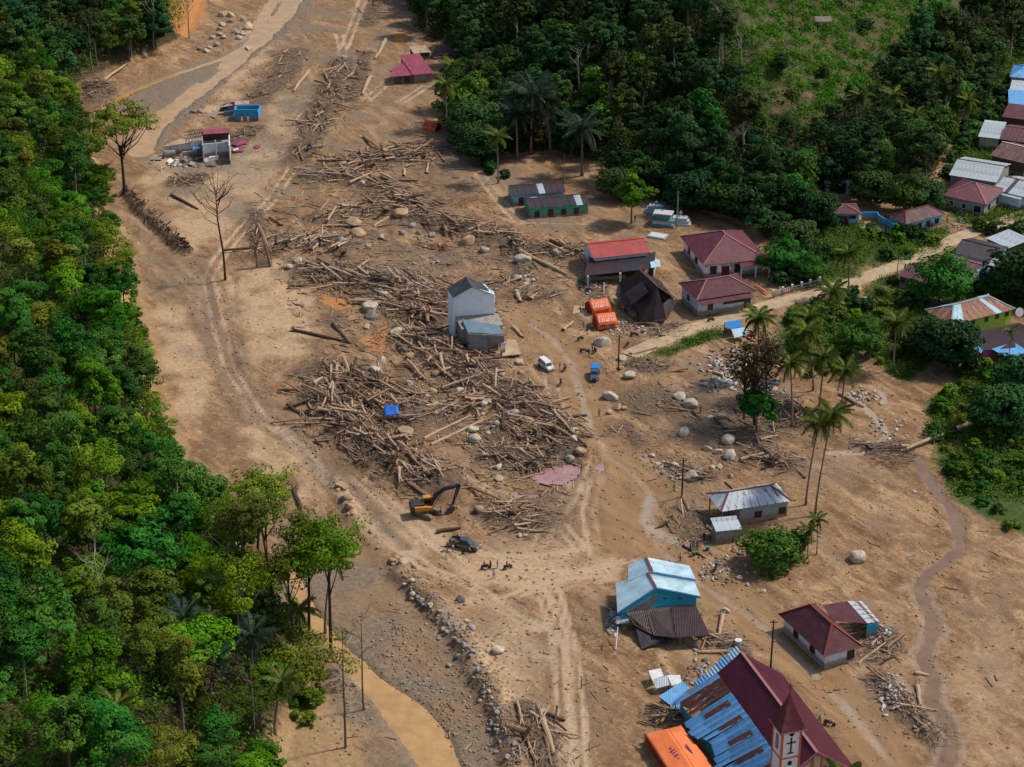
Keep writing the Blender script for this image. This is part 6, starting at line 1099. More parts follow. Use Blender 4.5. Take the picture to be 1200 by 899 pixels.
for zi, (px, wd, hh, nlog, dv) in enumerate(DEB):
    w = wpts(px); seg = [np.hypot(*(w[i+1]-w[i])) for i in range(len(w)-1)]; tot = sum(seg)
    zs_ = 1.0 if nlog > 75 else 0.72
    for k in range(int(nlog*1.75)):
        t = rl.uniform(0, tot); i = 0
        while t > seg[i] and i < len(seg)-1: t -= seg[i]; i += 1
        d = (w[i+1]-w[i])/max(seg[i],1e-6); nn = np.array([-d[1],d[0]]); q = w[i]+d*t+nn*rl.gauss(0, wd*0.30)
        u, v = px[min(i, len(px)-1)]; ang = flow_angle(dv, u, max(v,2))+rl.gauss(0, 0.45)+(1.2 if rl.random() < 0.15 else 0)
        big_ = rl.random() < 0.19; L = zs_*(rl.uniform(4.0,9.0) if big_ else rl.uniform(1.2,3.8)); r_ = zs_*(rl.uniform(0.15,0.30) if big_ else rl.uniform(0.05,0.14))
        z = H(q[0], q[1])+r_*0.6+abs(rl.gauss(0,0.25))*min(hh,1.0); tilt = rl.gauss(0,0.16)
        logs.append((q[0], q[1], z, L, r_, ang, tilt, rl.randrange(8), rl.choices((0,1,2),(0.5,0.33,0.17))[0]))
for k in range(150):   # dark roots along the cut bank
    t = rl.random()*(len(CUTPX)-1); i = int(t); a, b = CUTPX[i], CUTPX[i+1]; p = P(a[0]+(b[0]-a[0])*(t-i), a[1]+(b[1]-a[1])*(t-i)); x, y = p.x+rl.gauss(0,0.8), p.y+rl.gauss(0,0.8)
    logs.append((x, y, H(x,y)+0.1, rl.uniform(1.2,3.2), rl.uniform(0.06,0.16), rl.uniform(0,6.28), rl.uniform(0.1,0.8), rl.randrange(8), rl.choices((1,2),(0.3,0.7))[0]))
STR = [(290,235),(400,170),(520,165),(600,260),(700,280),(680,345),(600,340),(580,420),(650,460),(690,550),(640,630),(520,570),(480,590),(380,470),(330,340)]   # strays over the whole flow
for k in range(2200):
    for _ in range(20):
        u, v = rl.uniform(280,730), rl.uniform(190,640)
        if in_poly_px(u, v, STR): break
    p = P(u, v); logs.append((p.x, p.y, H(p.x,p.y)+0.08, (rl.uniform(2.5,6.0) if rl.random() < 0.12 else rl.uniform(0.7,2.6)), rl.uniform(0.04,0.13), rl.gauss(-0.5,0.9), rl.gauss(0,0.05), rl.randrange(8), rl.choices((0,1,2),(0.45,0.35,0.2))[0]))
for k in range(160):
    u, v = rl.choice([(rl.uniform(740,1000),rl.uniform(420,580)), (rl.uniform(180,330),rl.uniform(30,260)), (rl.uniform(560,720),rl.uniform(700,890)), (rl.uniform(400,560),rl.uniform(640,890)), (rl.uniform(990,1190),rl.uniform(560,890))]); p = P(u, v)
    logs.append((p.x, p.y, H(p.x,p.y)+0.06, rl.uniform(0.8,3.0), rl.uniform(0.04,0.10), rl.uniform(0,3.14), 0, rl.randrange(8), rl.choices((0,1,2),(0.4,0.35,0.25))[0]))
SINGLE = [((362,84),(344,108),0.42,0),((418,60),(428,62),0.3,1),((452,48),(440,70),0.55,0),((434,92),(424,112),0.5,0),((427,162),(444,175),0.35,1),((430,175),(440,195),0.25,0),((500,204),(502,192),0.3,0),((473,207),(475,198),0.35,0),((530,174),(552,177),0.35,0),((345,388),(408,402),0.3,2),((390,380),(410,403),0.35,2),((302,265),(318,298),0.45,1),((345,576),(352,598),0.4,2),((328,580),(340,570),0.2,0),((610,296),(664,323),0.4,0),((606,345),(610,355),0.5,0),((622,352),(634,342),0.4,0),((660,388),(672,378),0.35,0),((601,384),(612,396),0.35,0),((497,515),(552,488),0.28,0),((505,522),(568,492),0.3,0),((548,570),(598,592),0.25,1),((480,568),(502,584),0.35,1),((512,625),(540,620),0.35,2),((1020,512),(1020,512),0.2,0),((1090,515),(1148,492),0.45,0),((1055,524),(1080,522),0.35,0),((862,515),(905,512),0.3,1),((868,540),(898,532),0.35,0),((915,537),(944,561),0.35,1),((983,462),(1012,478),0.3,0),((880,472),(910,478),0.3,2),((634,835),(648,885),0.4,0),((640,838),(662,846),0.3,2),((640,866),(646,899),0.25,1),((818,765),(858,764),0.3,0),((844,780),(862,768),0.25,0),((847,722),(842,748),0.3,0),((800,640),(826,655),0.2,2),((800,582),(808,600),0.35,1),((740,416),(772,408),0.3,0),((1075,805),(1078,828),0.3,0),((1072,790),(1088,793),0.3,0),((836,437),(856,445),0.3,0),((202,230),(232,246),0.3,2),((205,233),(200,229),0.25,2),((122,95),(150,75),0.4,0),((142,195),(150,72),0.01,0),((142,886),(190,855),0.28,0),((860,575),(850,565),0.2,1),((330,265),(316,255),0.3,1)]
for (a, b, r_, mi_) in SINGLE:
    if r_ < 0.05 or a == b: continue
    A, B = G(*a), G(*b); d = B-A; c = (A+B)/2
    logs.append((c.x, c.y, c.z+r_*0.7, d.length, r_, math.atan2(d.y,d.x), -math.asin(max(-1,min(1,d.z/max(d.length,0.1)))), rl.choice((0,1,4,5)), mi_))
def log_score(g): u, v = proj(*g[:3]); return g[3]*g[4]**0.5*FOC/math.hypot(g[1],CAM_H) if -5 < u < 1205 and -5 < v < 904 else -1
logs.sort(key=log_score, reverse=True); NLOG = 285
WN = ['bleached','brown','dark wet']
for g in logs[:NLOG]:
    o = inst(LOGMESH[g[7]][g[8]], 'log', None, g[:3], (rl.uniform(0,6.28), 0, 0), (g[3], g[4], g[4])); o.rotation_euler = (0, g[6], g[5]); sp_ = near(*proj(*g[:3]))
    tag(o, '%s %s driftwood log lying at %s' % ('long' if g[3] > 7 else 'short thick' if g[4] > 0.27 else 'mid sized', WN[g[8]], sp_), 'log', '%s driftwood logs at %s' % (WN[g[8]], sp_))
for mi_ in range(3):
    Vs, Fs, n0 = [], [], 0
    for g in [q for q in logs[NLOG:] if q[8] == mi_]:
        V = np.array([tuple(v) for v in GEO[g[7]].V[:28]])*np.array([g[3],g[4],g[4]]); M3 = np.array(Matrix.Rotation(g[5],3,'Z')@Matrix.Rotation(g[6],3,'Y')); Vs.append(V@M3.T+np.array(g[:3])); Fs.append(np.array([f for f in GEO[g[7]].F if len(f) == 4 and max(f) < 28])+n0); n0 += 28
    if mi_ == 0: ALLV, ALLF = [], []
    o = link(bpy.data.objects.new('driftwood', np_mesh('driftwood', np.vstack(Vs), np.vstack(Fs), LOGM[mi_], smooth=True)))
    tag(o, ['small bleached sticks and branches tangled through the log heaps','small brown sticks and branches tangled through the log heaps','small dark roots and branches tangled through the log heaps'][mi_], 'driftwood', kind='stuff')
# upturned stumps with root plates in the heaps
def stump_geo(seed):
    rg = random.Random(seed); random.seed(seed); q = MB(); q.tube([(0,0,-0.2),(0.1,0,1.0),(0.15,0.1,2.0+rg.random())],[0.42,0.36,0.30],9,True,0.1)
    for k in range(11): a = k*0.571+rg.uniform(-0.2,0.2); L = rg.uniform(0.9,1.9); q.tube([(0,0,0.05),(math.cos(a)*L*0.5,math.sin(a)*L*0.5,rg.uniform(-0.25,0.25)),(math.cos(a+0.3)*L,math.sin(a+0.3)*L,rg.uniform(-0.7,0.4))],[0.24,0.15,0.03],5,False)
    return q
STUMP = [stump_geo(i).mesh('stump', LOGM[1+i % 2]) for i in range(4)]
for k, (u, v) in enumerate([(455,248),(402,300),(520,268),(600,286),(470,352),(412,330),(500,372),(548,432),(600,470),(650,512),(392,448),(430,478),(462,540),(505,560),(400,520),(622,548),(600,605),(362,175),(385,110),(430,200),(500,185),(905,545),(930,492),(335,290),(618,862)]):
    p = G(u, v); o = inst(STUMP[k % 4], 'stump', None, p+Vector((0,0,0.7)), (rl.uniform(0.9,1.9), rl.uniform(-0.4,0.4), rl.uniform(0,6.28)), rl.uniform(0.7,1.25)); tag(o, '%s uprooted stump with root plate at %s' % (WN[1+k % 2], near(u, v)), 'stump', 'uprooted stumps')
# brushwood: fine twigs over the heaps
rsb = np.random.RandomState(8); Vs, Fs, T, n0 = [], [], [], 0
for (px, wd, hh, nlog, dv) in DEB:
    w = wpts(px)
    for k in range(nlog*7):
        i = rsb.randint(len(w)-1); q = w[i]+(w[i+1]-w[i])*rsb.uniform()+rsb.normal(size=2)*wd*0.34; a = rsb.uniform(0,6.28) if rsb.uniform() < 0.5 else flow_angle(dv, px[i][0], max(px[i][1],2))+rsb.normal()*0.5
        L = rsb.uniform(0.4,1.6); d = np.array([math.cos(a),math.sin(a),rsb.normal()*0.25])*L/2; n_ = np.array([-math.sin(a),math.cos(a),0])*rsb.uniform(0.03,0.07); up = np.array([0,0,0.05]); c = np.array([q[0],q[1],H(q[0],q[1])+rsb.uniform(0.05,0.45)])
        Vs += [c-d-n_, c-d+n_, c+d+n_*0.5, c+d-n_*0.5, c-d+up*1.4, c+d+up]; Fs += [(n0,n0+1,n0+2,n0+3),(n0,n0+3,n0+5,n0+4),(n0+1,n0+4,n0+5,n0+2)]; n0 += 6; T += [rsb.uniform()]*6
tw_, n_t, l_t, b_t = _mat('dry_twigs'); b_t.inputs['Roughness'].default_value = 0.9; at_ = n_t.new('ShaderNodeAttribute'); at_.attribute_name = 'tone'; rp_ = n_t.new('ShaderNodeValToRGB'); rp_.color_ramp.elements[0].color = (0.045,0.028,0.018,1); rp_.color_ramp.elements[1].color = (0.44,0.335,0.235,1); l_t.new(at_.outputs['Fac'], rp_.inputs[0]); l_t.new(rp_.outputs[0], b_t.inputs['Base Color'])
tag(link(bpy.data.objects.new('brushwood', np_mesh('brushwood', np.array(Vs), np.array(Fs), tw_, np.array(T)))), 'fine twigs and brushwood strewn over the driftwood heaps', 'brushwood', kind='stuff')
# ================================================================== boulders
BM = [mat('pale_boulder_stone', (0.56,0.49,0.39), (0.30,0.235,0.165), 1.3, 0.9, 0.6, 2.5), mat('grey_boulder_stone', (0.34,0.315,0.285), (0.20,0.175,0.15), 0.7, 0.9, 0.35, 3), mat('tan_boulder_stone', (0.44,0.31,0.19), (0.27,0.17,0.09), 0.7, 0.9, 0.35, 3), mat('dark_boulder_stone', (0.17,0.155,0.14), (0.09,0.08,0.07), 0.7, 0.9, 0.35, 3)]
import bmesh
def boulder_geo(seed, sub=3):
    bm = bmesh.new(); bmesh.ops.create_icosphere(bm, subdivisions=sub, radius=1.0); rg = np.random.RandomState(seed); A = rg.normal(size=(9,3)); A /= np.linalg.norm(A,axis=1,keepdims=True); cutd = rg.uniform(0.5,0.86,9)
    for v in bm.verts:
        p = np.array(v.co)
        for a, c in zip(A, cutd):
            d = p@a
            if d > c: p = p-a*(d-c)*0.95
        p = p*(1+0.07*math.sin(p[0]*5+seed)*math.cos(p[1]*4+seed)+0.04*math.sin(p[2]*9+p[0]*7)); v.co = p
    V = [v.co.copy() for v in bm.verts]; F = [tuple(q.index for q in f.verts) for f in bm.faces]; bm.free(); return V, F
BG = [boulder_geo(i) for i in range(7)]; BMESH = [[raw_mesh('boulder', V, F, m, None, True) for m in BM] for V, F in BG]
BLD = [(715,467,21,0),(724,479,12,2),(714,484,10,2),(730,480,9,2),(797,467,17,0),(809,476,19,0),(832,490,7,0),(844,490,11,1),(854,519,19,0),(829,527,12,0),(855,536,20,0),(841,531,12,0),(812,561,18,0),(791,546,10,0),(800,509,17,0),(787,560,9,1),(777,555,8,1),(653,509,12,0),(672,507,15,0),(674,516,13,0),(604,486,14,1),(680,530,14,2),(667,539,13,1),(764,535,9,0),(770,545,8,0),(775,549,6,0),(835,549,8,0),(844,548,9,0),(820,552,8,1),(856,559,9,1),(609,628,8,0),(616,628,7,0),(861,646,9,2),(867,649,8,1),
 (705,404,21,0),(612,307,22,0),(605,327,14,0),(651,298,12,1),(617,334,9,0),(609,426,15,0),(738,442,18,0),(729,421,12,0),(754,389,8,1),(727,432,9,2),(610,437,8,0),(470,252,19,2),(414,265,23,2),(399,284,13,1),(420,276,20,2),(447,279,10,0),(546,286,21,2),(435,364,24,0),(450,346,12,0),(436,372,18,1),(464,391,18,0),(454,320,13,1),(567,295,14,1),(484,266,10,1),(490,274,8,1),(472,274,8,1),(506,277,11,1),(439,435,14,0),(472,411,9,1),(481,419,12,2),(447,425,14,0),(512,439,11,2),(585,440,15,0),(340,314,10,0),(350,307,12,0),(376,307,7,1),(431,289,9,1),(383,274,6,1),(392,275,9,1),(430,384,9,0),
 (400,572,17,2),(407,585,14,2),(409,595,13,2),(474,509,20,2),(540,460,14,0),(567,474,10,0),(595,487,13,1),(554,505,16,0),(557,516,17,0),(582,497,9,0),(583,549,14,0),(586,562,12,0),(560,599,15,2),(507,460,14,2),(495,462,10,1),(500,467,12,1),(472,661,14,0),(465,654,8,2),(485,665,9,2),(480,451,11,0),(569,534,9,0),(460,659,10,2),(540,704,13,3),(583,763,17,0),(552,738,14,1),(547,729,9,0),(560,786,10,1),(494,706,8,1),(420,788,8,1),(415,803,10,1),(526,781,9,1),(537,770,10,1),(515,749,7,1),(524,741,8,1),(290,34,16,0),(259,19,10,0),(270,19,13,0),(261,30,9,0),(242,61,9,0),(292,59,12,0),(226,132,10,2),(235,132,9,1),(285,41,9,0),(255,54,9,1),(1005,655,24,0),(850,717,12,0),(894,694,8,0),(866,678,10,0),(876,686,7,1),(480,62,6,0),(402,68,7,0),(348,28,6,1),(424,216,9,0),(402,193,10,2),(571,763,9,0)]
rb = random.Random(21)
def band(px, n, w, s0, s1, ms):
    for _ in range(n):
        i = rb.randrange(len(px)-1); t = rb.random(); u = px[i][0]+(px[i+1][0]-px[i][0])*t+rb.gauss(0,w); v = px[i][1]+(px[i+1][1]-px[i][1])*t+rb.gauss(0,w*0.6); BLD.append((u, v, rb.uniform(s0,s1), rb.choice(ms)))
band([(478,685),(510,720),(545,760),(565,800),(585,850),(600,890)], 62, 7, 3.5, 9, (1,1,3,0)); band([(240,62),(262,30),(285,40)], 34, 9, 4, 9, (0,1,1,0)); band([(250,130),(300,60),(340,20)], 18, 5, 3, 6, (1,3)); band([(760,535),(785,552),(800,560)], 18, 7, 3.5, 7, (0,1,2)); band([(420,320),(480,330),(520,300)], 26, 14, 3.5, 8, (1,1,0)); band([(600,300),(620,330),(600,350)], 12, 10, 3.5, 8, (0,1))
band([(540,470),(580,490),(570,540)], 16, 12, 3.5, 8, (0,1)); band([(398,560),(415,605),(440,640),(470,660)], 14, 5, 4, 8, (2,2,1)); band([(1040,815),(1090,865)], 10, 6, 3.5, 6, (1,2))
BLD.sort(key=lambda b: -b[2]*(b[1]+714)/1348)
SZ = ['pale','grey','tan','dark']
for k, (u, v, wpx, mi_) in enumerate(BLD[:290]):
    p = G(u, v); r_ = wpx/2/(FOC/((np.array(p)-np.array([0,0,CAM_H]))@_F)); o = inst(BMESH[k % 7][mi_], 'boulder', None, p+Vector((0,0,r_*0.28)), (rb.uniform(-0.3,0.3),rb.uniform(-0.3,0.3),rb.uniform(0,6.28)), (r_*rb.uniform(0.95,1.1), r_*rb.uniform(0.8,1.0), r_*rb.uniform(0.6,0.8)))
    lab = '%s %s boulder at %s' % ('huge' if r_ > 1.7 else 'large' if r_ > 1.1 else 'middling' if r_ > 0.7 else 'small', SZ[mi_], near(u, v)); tag(o, lab, 'boulder', lab.replace(' boulder',' boulders',1))
# stones too small and many to count
SV, SF, n0 = [[],[]], [[],[]], [0,0]; sg0 = boulder_geo(30, 1); S0 = np.array([tuple(v) for v in sg0[0]]); F0 = np.array(sg0[1])
ZONES = [([(470,665),(505,705),(545,750),(570,800),(590,850),(605,899)],900,10), ([(240,62),(262,30),(290,40)],400,16), ([(180,150),(250,110),(310,60),(350,10)],700,14), ([(400,320),(480,330),(540,300),(600,300)],600,26), ([(500,460),(560,490),(580,550)],500,22), ([(420,380),(480,430),(540,450)],400,22), ([(760,530),(800,560),(850,530)],420,18), ([(460,720),(500,800),(560,880)],800,24), ([(400,800),(410,830),(400,870)],160,16), ([(600,640),(640,760),(640,880)],120,50), ([(220,320),(270,430),(350,520),(420,600)],700,24), ([(1000,600),(1060,700),(1120,850)],160,60), ([(700,420),(760,470),(860,470)],220,40), ([(620,330),(600,400),(650,470)],300,30), ([(880,690),(960,790),(1040,850)],90,30)]
for (px, n_, w) in ZONES:
    for _ in range(n_):
        i = rb.randrange(len(px)-1); t = rb.random(); u = px[i][0]+(px[i+1][0]-px[i][0])*t+rb.gauss(0,w); v = px[i][1]+(px[i+1][1]-px[i][1])*t+rb.gauss(0,w*0.6); q = P(u, v); r_ = 0.10+0.28*rb.random()**2.5; j = rb.randrange(2)
        a = rb.uniform(0,6.28); c, s_ = math.cos(a), math.sin(a); V = S0*np.array([r_,r_*0.8,r_*0.65]); V = V@np.array([[c,s_,0],[-s_,c,0],[0,0,1]])+np.array([q.x,q.y,H(q.x,q.y)+r_*0.25]); SV[j].append(V); SF[j].append(F0+n0[j]); n0[j] += len(S0)
for j in range(2): tag(link(bpy.data.objects.new('gravel', np_mesh('gravel', np.vstack(SV[j]), np.vstack(SF[j]), [mat('tan_cobbles',(0.38,0.29,0.20),(0.22,0.155,0.10),0.5,0.9,coord='Object'),mat('grey_cobbles',(0.27,0.245,0.22),(0.14,0.12,0.105),0.5,0.9)][j], smooth=True))), ['pale stones and cobbles scattered over the flood bed','grey stones and cobbles scattered over the flood bed'][j], 'gravel', kind='stuff')
# clods of mud and broken earth all over the flood plain
CV, CF, c0 = [], [], 0; cg = boulder_geo(31, 1); bmx = bmesh.new(); bmesh.ops.create_icosphere(bmx, subdivisions=1, radius=1.0); bmx.verts.ensure_lookup_table(); C0 = np.array([tuple(v.co) for v in bmx.verts]); CF0 = np.array([[q.index for q in f.verts] for f in bmx.faces]); bmx.free()
for (u0, v0, su, sv, n_, rr0) in [(640,700,110,120,1500,0.26),(1060,700,110,150,1500,0.24),(800,480,110,70,1300,0.32),(480,330,150,90,1600,0.32),(260,380,60,110,800,0.24),(380,110,110,90,1200,0.3),(640,330,60,60,700,0.34),(560,560,110,60,1000,0.3),(820,640,60,60,700,0.3),(900,780,90,70,700,0.28),(560,790,50,90,700,0.28),(760,320,60,60,500,0.3)]:
    for _ in range(int(n_*0.6)):
        q = P(rb.gauss(u0,su*0.7), max(-5, rb.gauss(v0,sv*0.7)))
        if inmask(q.x, q.y, hillmask) > 0.2 or inmask(q.x, q.y, rd) > 0.5: continue
        r_ = 0.07+rr0*rb.random()**3; V = C0*np.array([r_*rb.uniform(0.8,1.5),r_*rb.uniform(0.8,1.2),r_*rb.uniform(0.25,0.55)])*(1+np.array([[rb.uniform(-0.2,0.2)] for _k in range(len(C0))])); CV.append(V+np.array([q.x,q.y,H(q.x,q.y)+r_*0.1])); CF.append(CF0+c0); c0 += len(C0)
tag(link(bpy.data.objects.new('mud_clods', np_mesh('mud_clods', np.vstack(CV), np.vstack(CF), mat('mud_clods',(0.36,0.235,0.132),(0.20,0.122,0.063),0.25,0.95)))), 'clods of mud and broken earth strewn over the flood plain', 'clods', kind='stuff')
# strewn rubbish
rm_, n_t, l_t, b_t = _mat('rubbish'); at_ = n_t.new('ShaderNodeAttribute'); at_.attribute_name = 'tone'; rp_ = n_t.new('ShaderNodeValToRGB'); rp_.color_ramp.interpolation = 'CONSTANT'; e = rp_.color_ramp.elements
cols = [(0.50,0.49,0.47),(0.28,0.19,0.12),(0.20,0.14,0.09),(0.09,0.07,0.06),(0.18,0.25,0.32),(0.40,0.30,0.20),(0.22,0.08,0.06),(0.38,0.37,0.36)]
while len(e) < 8: e.new(0.5)
for i, q in enumerate(e): q.position = i/8; q.color = rgb(cols[i])
l_t.new(at_.outputs['Fac'], rp_.inputs[0]); l_t.new(rp_.outputs[0], b_t.inputs['Base Color'])
Vs, Fs, T, n0 = [], [], [], 0
for (u, v, su, sv, n_, smax) in [(862,428,30,14,230,0.7),(850,450,24,8,80,0.6),(905,455,14,10,60,0.6),(1046,818,16,16,90,0.5),(1012,465,18,6,60,0.5),(215,190,24,8,90,0.8),(1030,750,14,14,60,0.5),(800,830,20,14,60,0.5),(720,730,8,14,40,0.6),(735,385,26,8,60,0.5),(700,330,14,20,50,0.5),(560,75,30,30,40,0.6),(1130,260,30,10,60,0.4),(1090,280,20,6,40,0.4),(1040,500,20,12,30,0.5),(780,240,16,8,30,0.5),(640,600,240,160,90,0.25),(1000,600,150,150,60,0.25),(840,670,24,12,60,0.4),(820,790,30,20,60,0.5)]:
    for _ in range(n_):
        q = P(rb.gauss(u,su*0.6), rb.gauss(v,sv*0.6)); s1, s2 = rb.uniform(0.12,smax), rb.uniform(0.08,smax*0.6); a = rb.uniform(0,6.28); t1 = rb.gauss(0,0.2); d = np.array([math.cos(a)*s1,math.sin(a)*s1,t1*s1]); n_2 = np.array([-math.sin(a)*s2,math.cos(a)*s2,rb.gauss(0,0.15)*s2]); c = np.array([q.x,q.y,H(q.x,q.y)+0.12+rb.random()*0.12]); dn = np.array([0,0,-0.1])
        Vs += [c-d-n_2,c+d-n_2,c+d+n_2,c-d+n_2,c-d-n_2+dn,c+d-n_2+dn,c+d+n_2+dn,c-d+n_2+dn]; Fs += [(n0,n0+1,n0+2,n0+3),(n0,n0+4,n0+5,n0+1),(n0+1,n0+5,n0+6,n0+2),(n0+2,n0+6,n0+7,n0+3),(n0+3,n0+7,n0+4,n0)]; n0 += 8; T += [rb.random()]*8
tag(link(bpy.data.objects.new('rubbish', np_mesh('rubbish', np.array(Vs), np.array(Fs), rm_, np.array(T)))), 'small scraps of plastic, board and cloth strewn over the mud', 'rubbish', kind='stuff')
# ================================================================== vehicles, people, props
RUBBER = mat('black_rubber',(0.018,0.018,0.018)); STEEL = mat('grey_steel',(0.22,0.22,0.22),rough=0.4,metal=0.6); GLASS = mat('car_glass',(0.02,0.026,0.032),rough=0.1,spec=0.6); LAMPW = mat('headlamp',(0.7,0.7,0.66),rough=0.2); LAMPR = mat('tail_lamp',(0.35,0.02,0.02),rough=0.3)
def wheel(parent, x, y, r, w=0.22):
    t = MB(); t.tube([(0,-w/2,0),(0,w/2,0)], r, 14); o = t.obj('wheel', RUBBER, parent); o.location = (x,y,r); h_ = MB(); sg = 1 if y > 0 else -1; h_.tube([(0,sg*w*0.5,0),(0,sg*(w*0.5+0.03),0)], r*0.55, 10); h_.obj('rim', STEEL, o); return o
def body_loft(secs, m, name, parent):
    """secs: list of (x, half width bottom, half width top, z bottom, z top)"""
    q = MB(); V = []; n = len(secs)
    for (x, wb, wt, zb, zt) in secs:
        b = 0.1*min(1,(zt-zb)); wm = (wb+wt)/2; V += [(x,-wb,zb),(x,-wm,(zb+zt)/2),(x,-wt,zt-b),(x,-wt+b,zt),(x,wt-b,zt),(x,wt,zt-b),(x,wm,(zb+zt)/2),(x,wb,zb)]
    F = []
    for i in range(n-1):
        for k in range(8): F.append((i*8+k, i*8+(k+1) % 8, (i+1)*8+(k+1) % 8, (i+1)*8+k))
    F += [tuple(reversed(range(8))), tuple(range((n-1)*8, n*8))]; q._add(V, F); return q.obj(name, m, parent)
def ground_pose(u, v): return G(u, v)
# white minivan
p = G(640,432); t = thing('minivan', 'white minivan parked on the wet mud road beside the driftwood', 'minivan', p, R(-62)); WP = muddy(mat('white_car_paint',(0.66,0.68,0.70),(0.60,0.62,0.64),1,0.3,spec=0.5),0.75)
body_loft([(-2.1,0.74,0.70,0.35,1.0),(-2.0,0.82,0.80,0.3,1.08),(1.3,0.82,0.80,0.3,1.05),(2.0,0.78,0.72,0.3,0.92),(2.15,0.70,0.62,0.35,0.75)], WP, 'body', t); body_loft([(-2.05,0.78,0.66,1.0,1.82),(-1.7,0.79,0.68,1.0,1.92),(0.6,0.79,0.68,1.0,1.9),(1.0,0.79,0.62,1.0,1.5),(1.5,0.78,0.6,1.0,1.08)], WP, 'cabin', t)
for sg in (-1,1):
    for x0, x1 in ((-1.85,-0.75),(-0.65,0.25),(0.32,0.85)): MB().slab([(x0,sg*0.80,1.12),(x1,sg*0.80,1.12),(x1-0.05,sg*0.735,1.66),(x0+0.05,sg*0.735,1.66)],0.03).obj('window', GLASS, t)
MB().slab([(1.42,-0.6,1.16),(1.42,0.6,1.16),(0.93,0.52,1.62),(0.93,-0.52,1.62)],0.03).obj('windscreen', GLASS, t); MB().slab([(-2.1,-0.6,1.15),(-2.1,0.6,1.15),(-2.04,0.54,1.65),(-2.04,-0.54,1.65)],0.03).obj('rear_window', GLASS, t)
for sg in (-1,1): MB().box((2.1,sg*0.55,0.72),(0.1,0.28,0.16)).obj('headlight', LAMPW, t); MB().box((-2.11,sg*0.62,1.0),(0.06,0.14,0.3)).obj('tail_light', LAMPR, t)
for x in (-1.3,1.35):
    for sg in (-1,1): wheel(t, x, sg*0.74, 0.3)
# blue truck with a tarpaulin
p = G(697,442); t = thing('truck', 'small dark truck with bright blue covered bed on the mud road', 'truck', p, R(-96)); NP = mat('dark_blue_truck_paint',(0.06,0.085,0.11),(0.05,0.07,0.09),1,0.35,spec=0.5); BT_ = mat('bright_blue_cover',(0.01,0.20,0.62),(0.01,0.15,0.5),2,0.5)
body_loft([(-2.4,0.8,0.8,0.5,0.85),(2.2,0.8,0.8,0.45,0.85),(2.5,0.74,0.70,0.45,0.8)], NP, 'chassis_body', t); body_loft([(-0.1,0.8,0.72,0.8,1.75),(0.9,0.8,0.7,0.8,1.72),(1.3,0.8,0.68,0.8,1.2),(2.4,0.76,0.68,0.7,1.02)], NP, 'cab', t); body_loft([(-2.4,0.86,0.84,0.8,1.8),(-1.2,0.86,0.80,0.8,1.95),(-0.15,0.86,0.84,0.8,1.85)], BT_, 'cover', t)
MB().slab([(1.36,-0.6,1.2),(1.36,0.6,1.2),(0.95,0.55,1.66),(0.95,-0.55,1.66)],0.03).obj('windscreen', GLASS, t)
for sg in (-1,1): MB().slab([(0.05,sg*0.79,1.15),(0.95,sg*0.79,1.15),(0.85,sg*0.745,1.6),(0.1,sg*0.745,1.6)],0.03).obj('window', GLASS, t); MB().box((2.46,sg*0.55,0.75),(0.1,0.25,0.16)).obj('headlight', LAMPW, t)
for x in (-1.5,1.5):
    for sg in (-1,1): wheel(t, x, sg*0.76, 0.38)
# dark pickup
p = G(545,642); t = thing('pickup_truck', 'dark green pickup truck with open load bed parked below the excavator', 'pickup truck', p, R(-24)); GP = muddy(mat('dark_green_car_paint',(0.05,0.075,0.075),(0.035,0.05,0.05),1,0.3,spec=0.5),0.95)
body_loft([(-2.6,0.84,0.84,0.5,0.95),(1.0,0.86,0.84,0.45,1.0),(2.3,0.84,0.76,0.45,1.05),(2.6,0.76,0.68,0.5,0.9)], GP, 'body', t); body_loft([(-0.75,0.80,0.66,0.95,1.72),(-0.5,0.82,0.68,0.95,1.82),(0.7,0.82,0.68,0.95,1.8),(1.35,0.80,0.66,0.95,1.12)], GP, 'cabin', t)
for sg in (-1,1): MB().box((-1.7,sg*0.82,1.12),(1.8,0.07,0.42)).obj('bed_side', GP, t)
MB().box((-2.58,0,1.12),(0.07,1.62,0.42)).obj('tailgate', GP, t); MB().slab([(1.25,-0.62,1.14),(1.25,0.62,1.14),(0.75,0.56,1.74),(0.75,-0.56,1.74)],0.03).obj('windscreen', GLASS, t)
for sg in (-1,1):
    for x0, x1 in ((-0.6,0.1),(0.15,0.85)): MB().slab([(x0,sg*0.83,1.18),(x1,sg*0.83,1.18),(x1-0.1,sg*0.73,1.66),(x0+0.05,sg*0.73,1.66)],0.03).obj('window', GLASS, t)
    MB().box((2.58,sg*0.58,0.85),(0.08,0.26,0.18)).obj('headlight', LAMPW, t)
for x in (-1.6,1.65):
    for sg in (-1,1): wheel(t, x, sg*0.78, 0.4, 0.26)
wheel(t, -2.72, 0.0, 0.36).rotation_euler = (0,0,R(90))
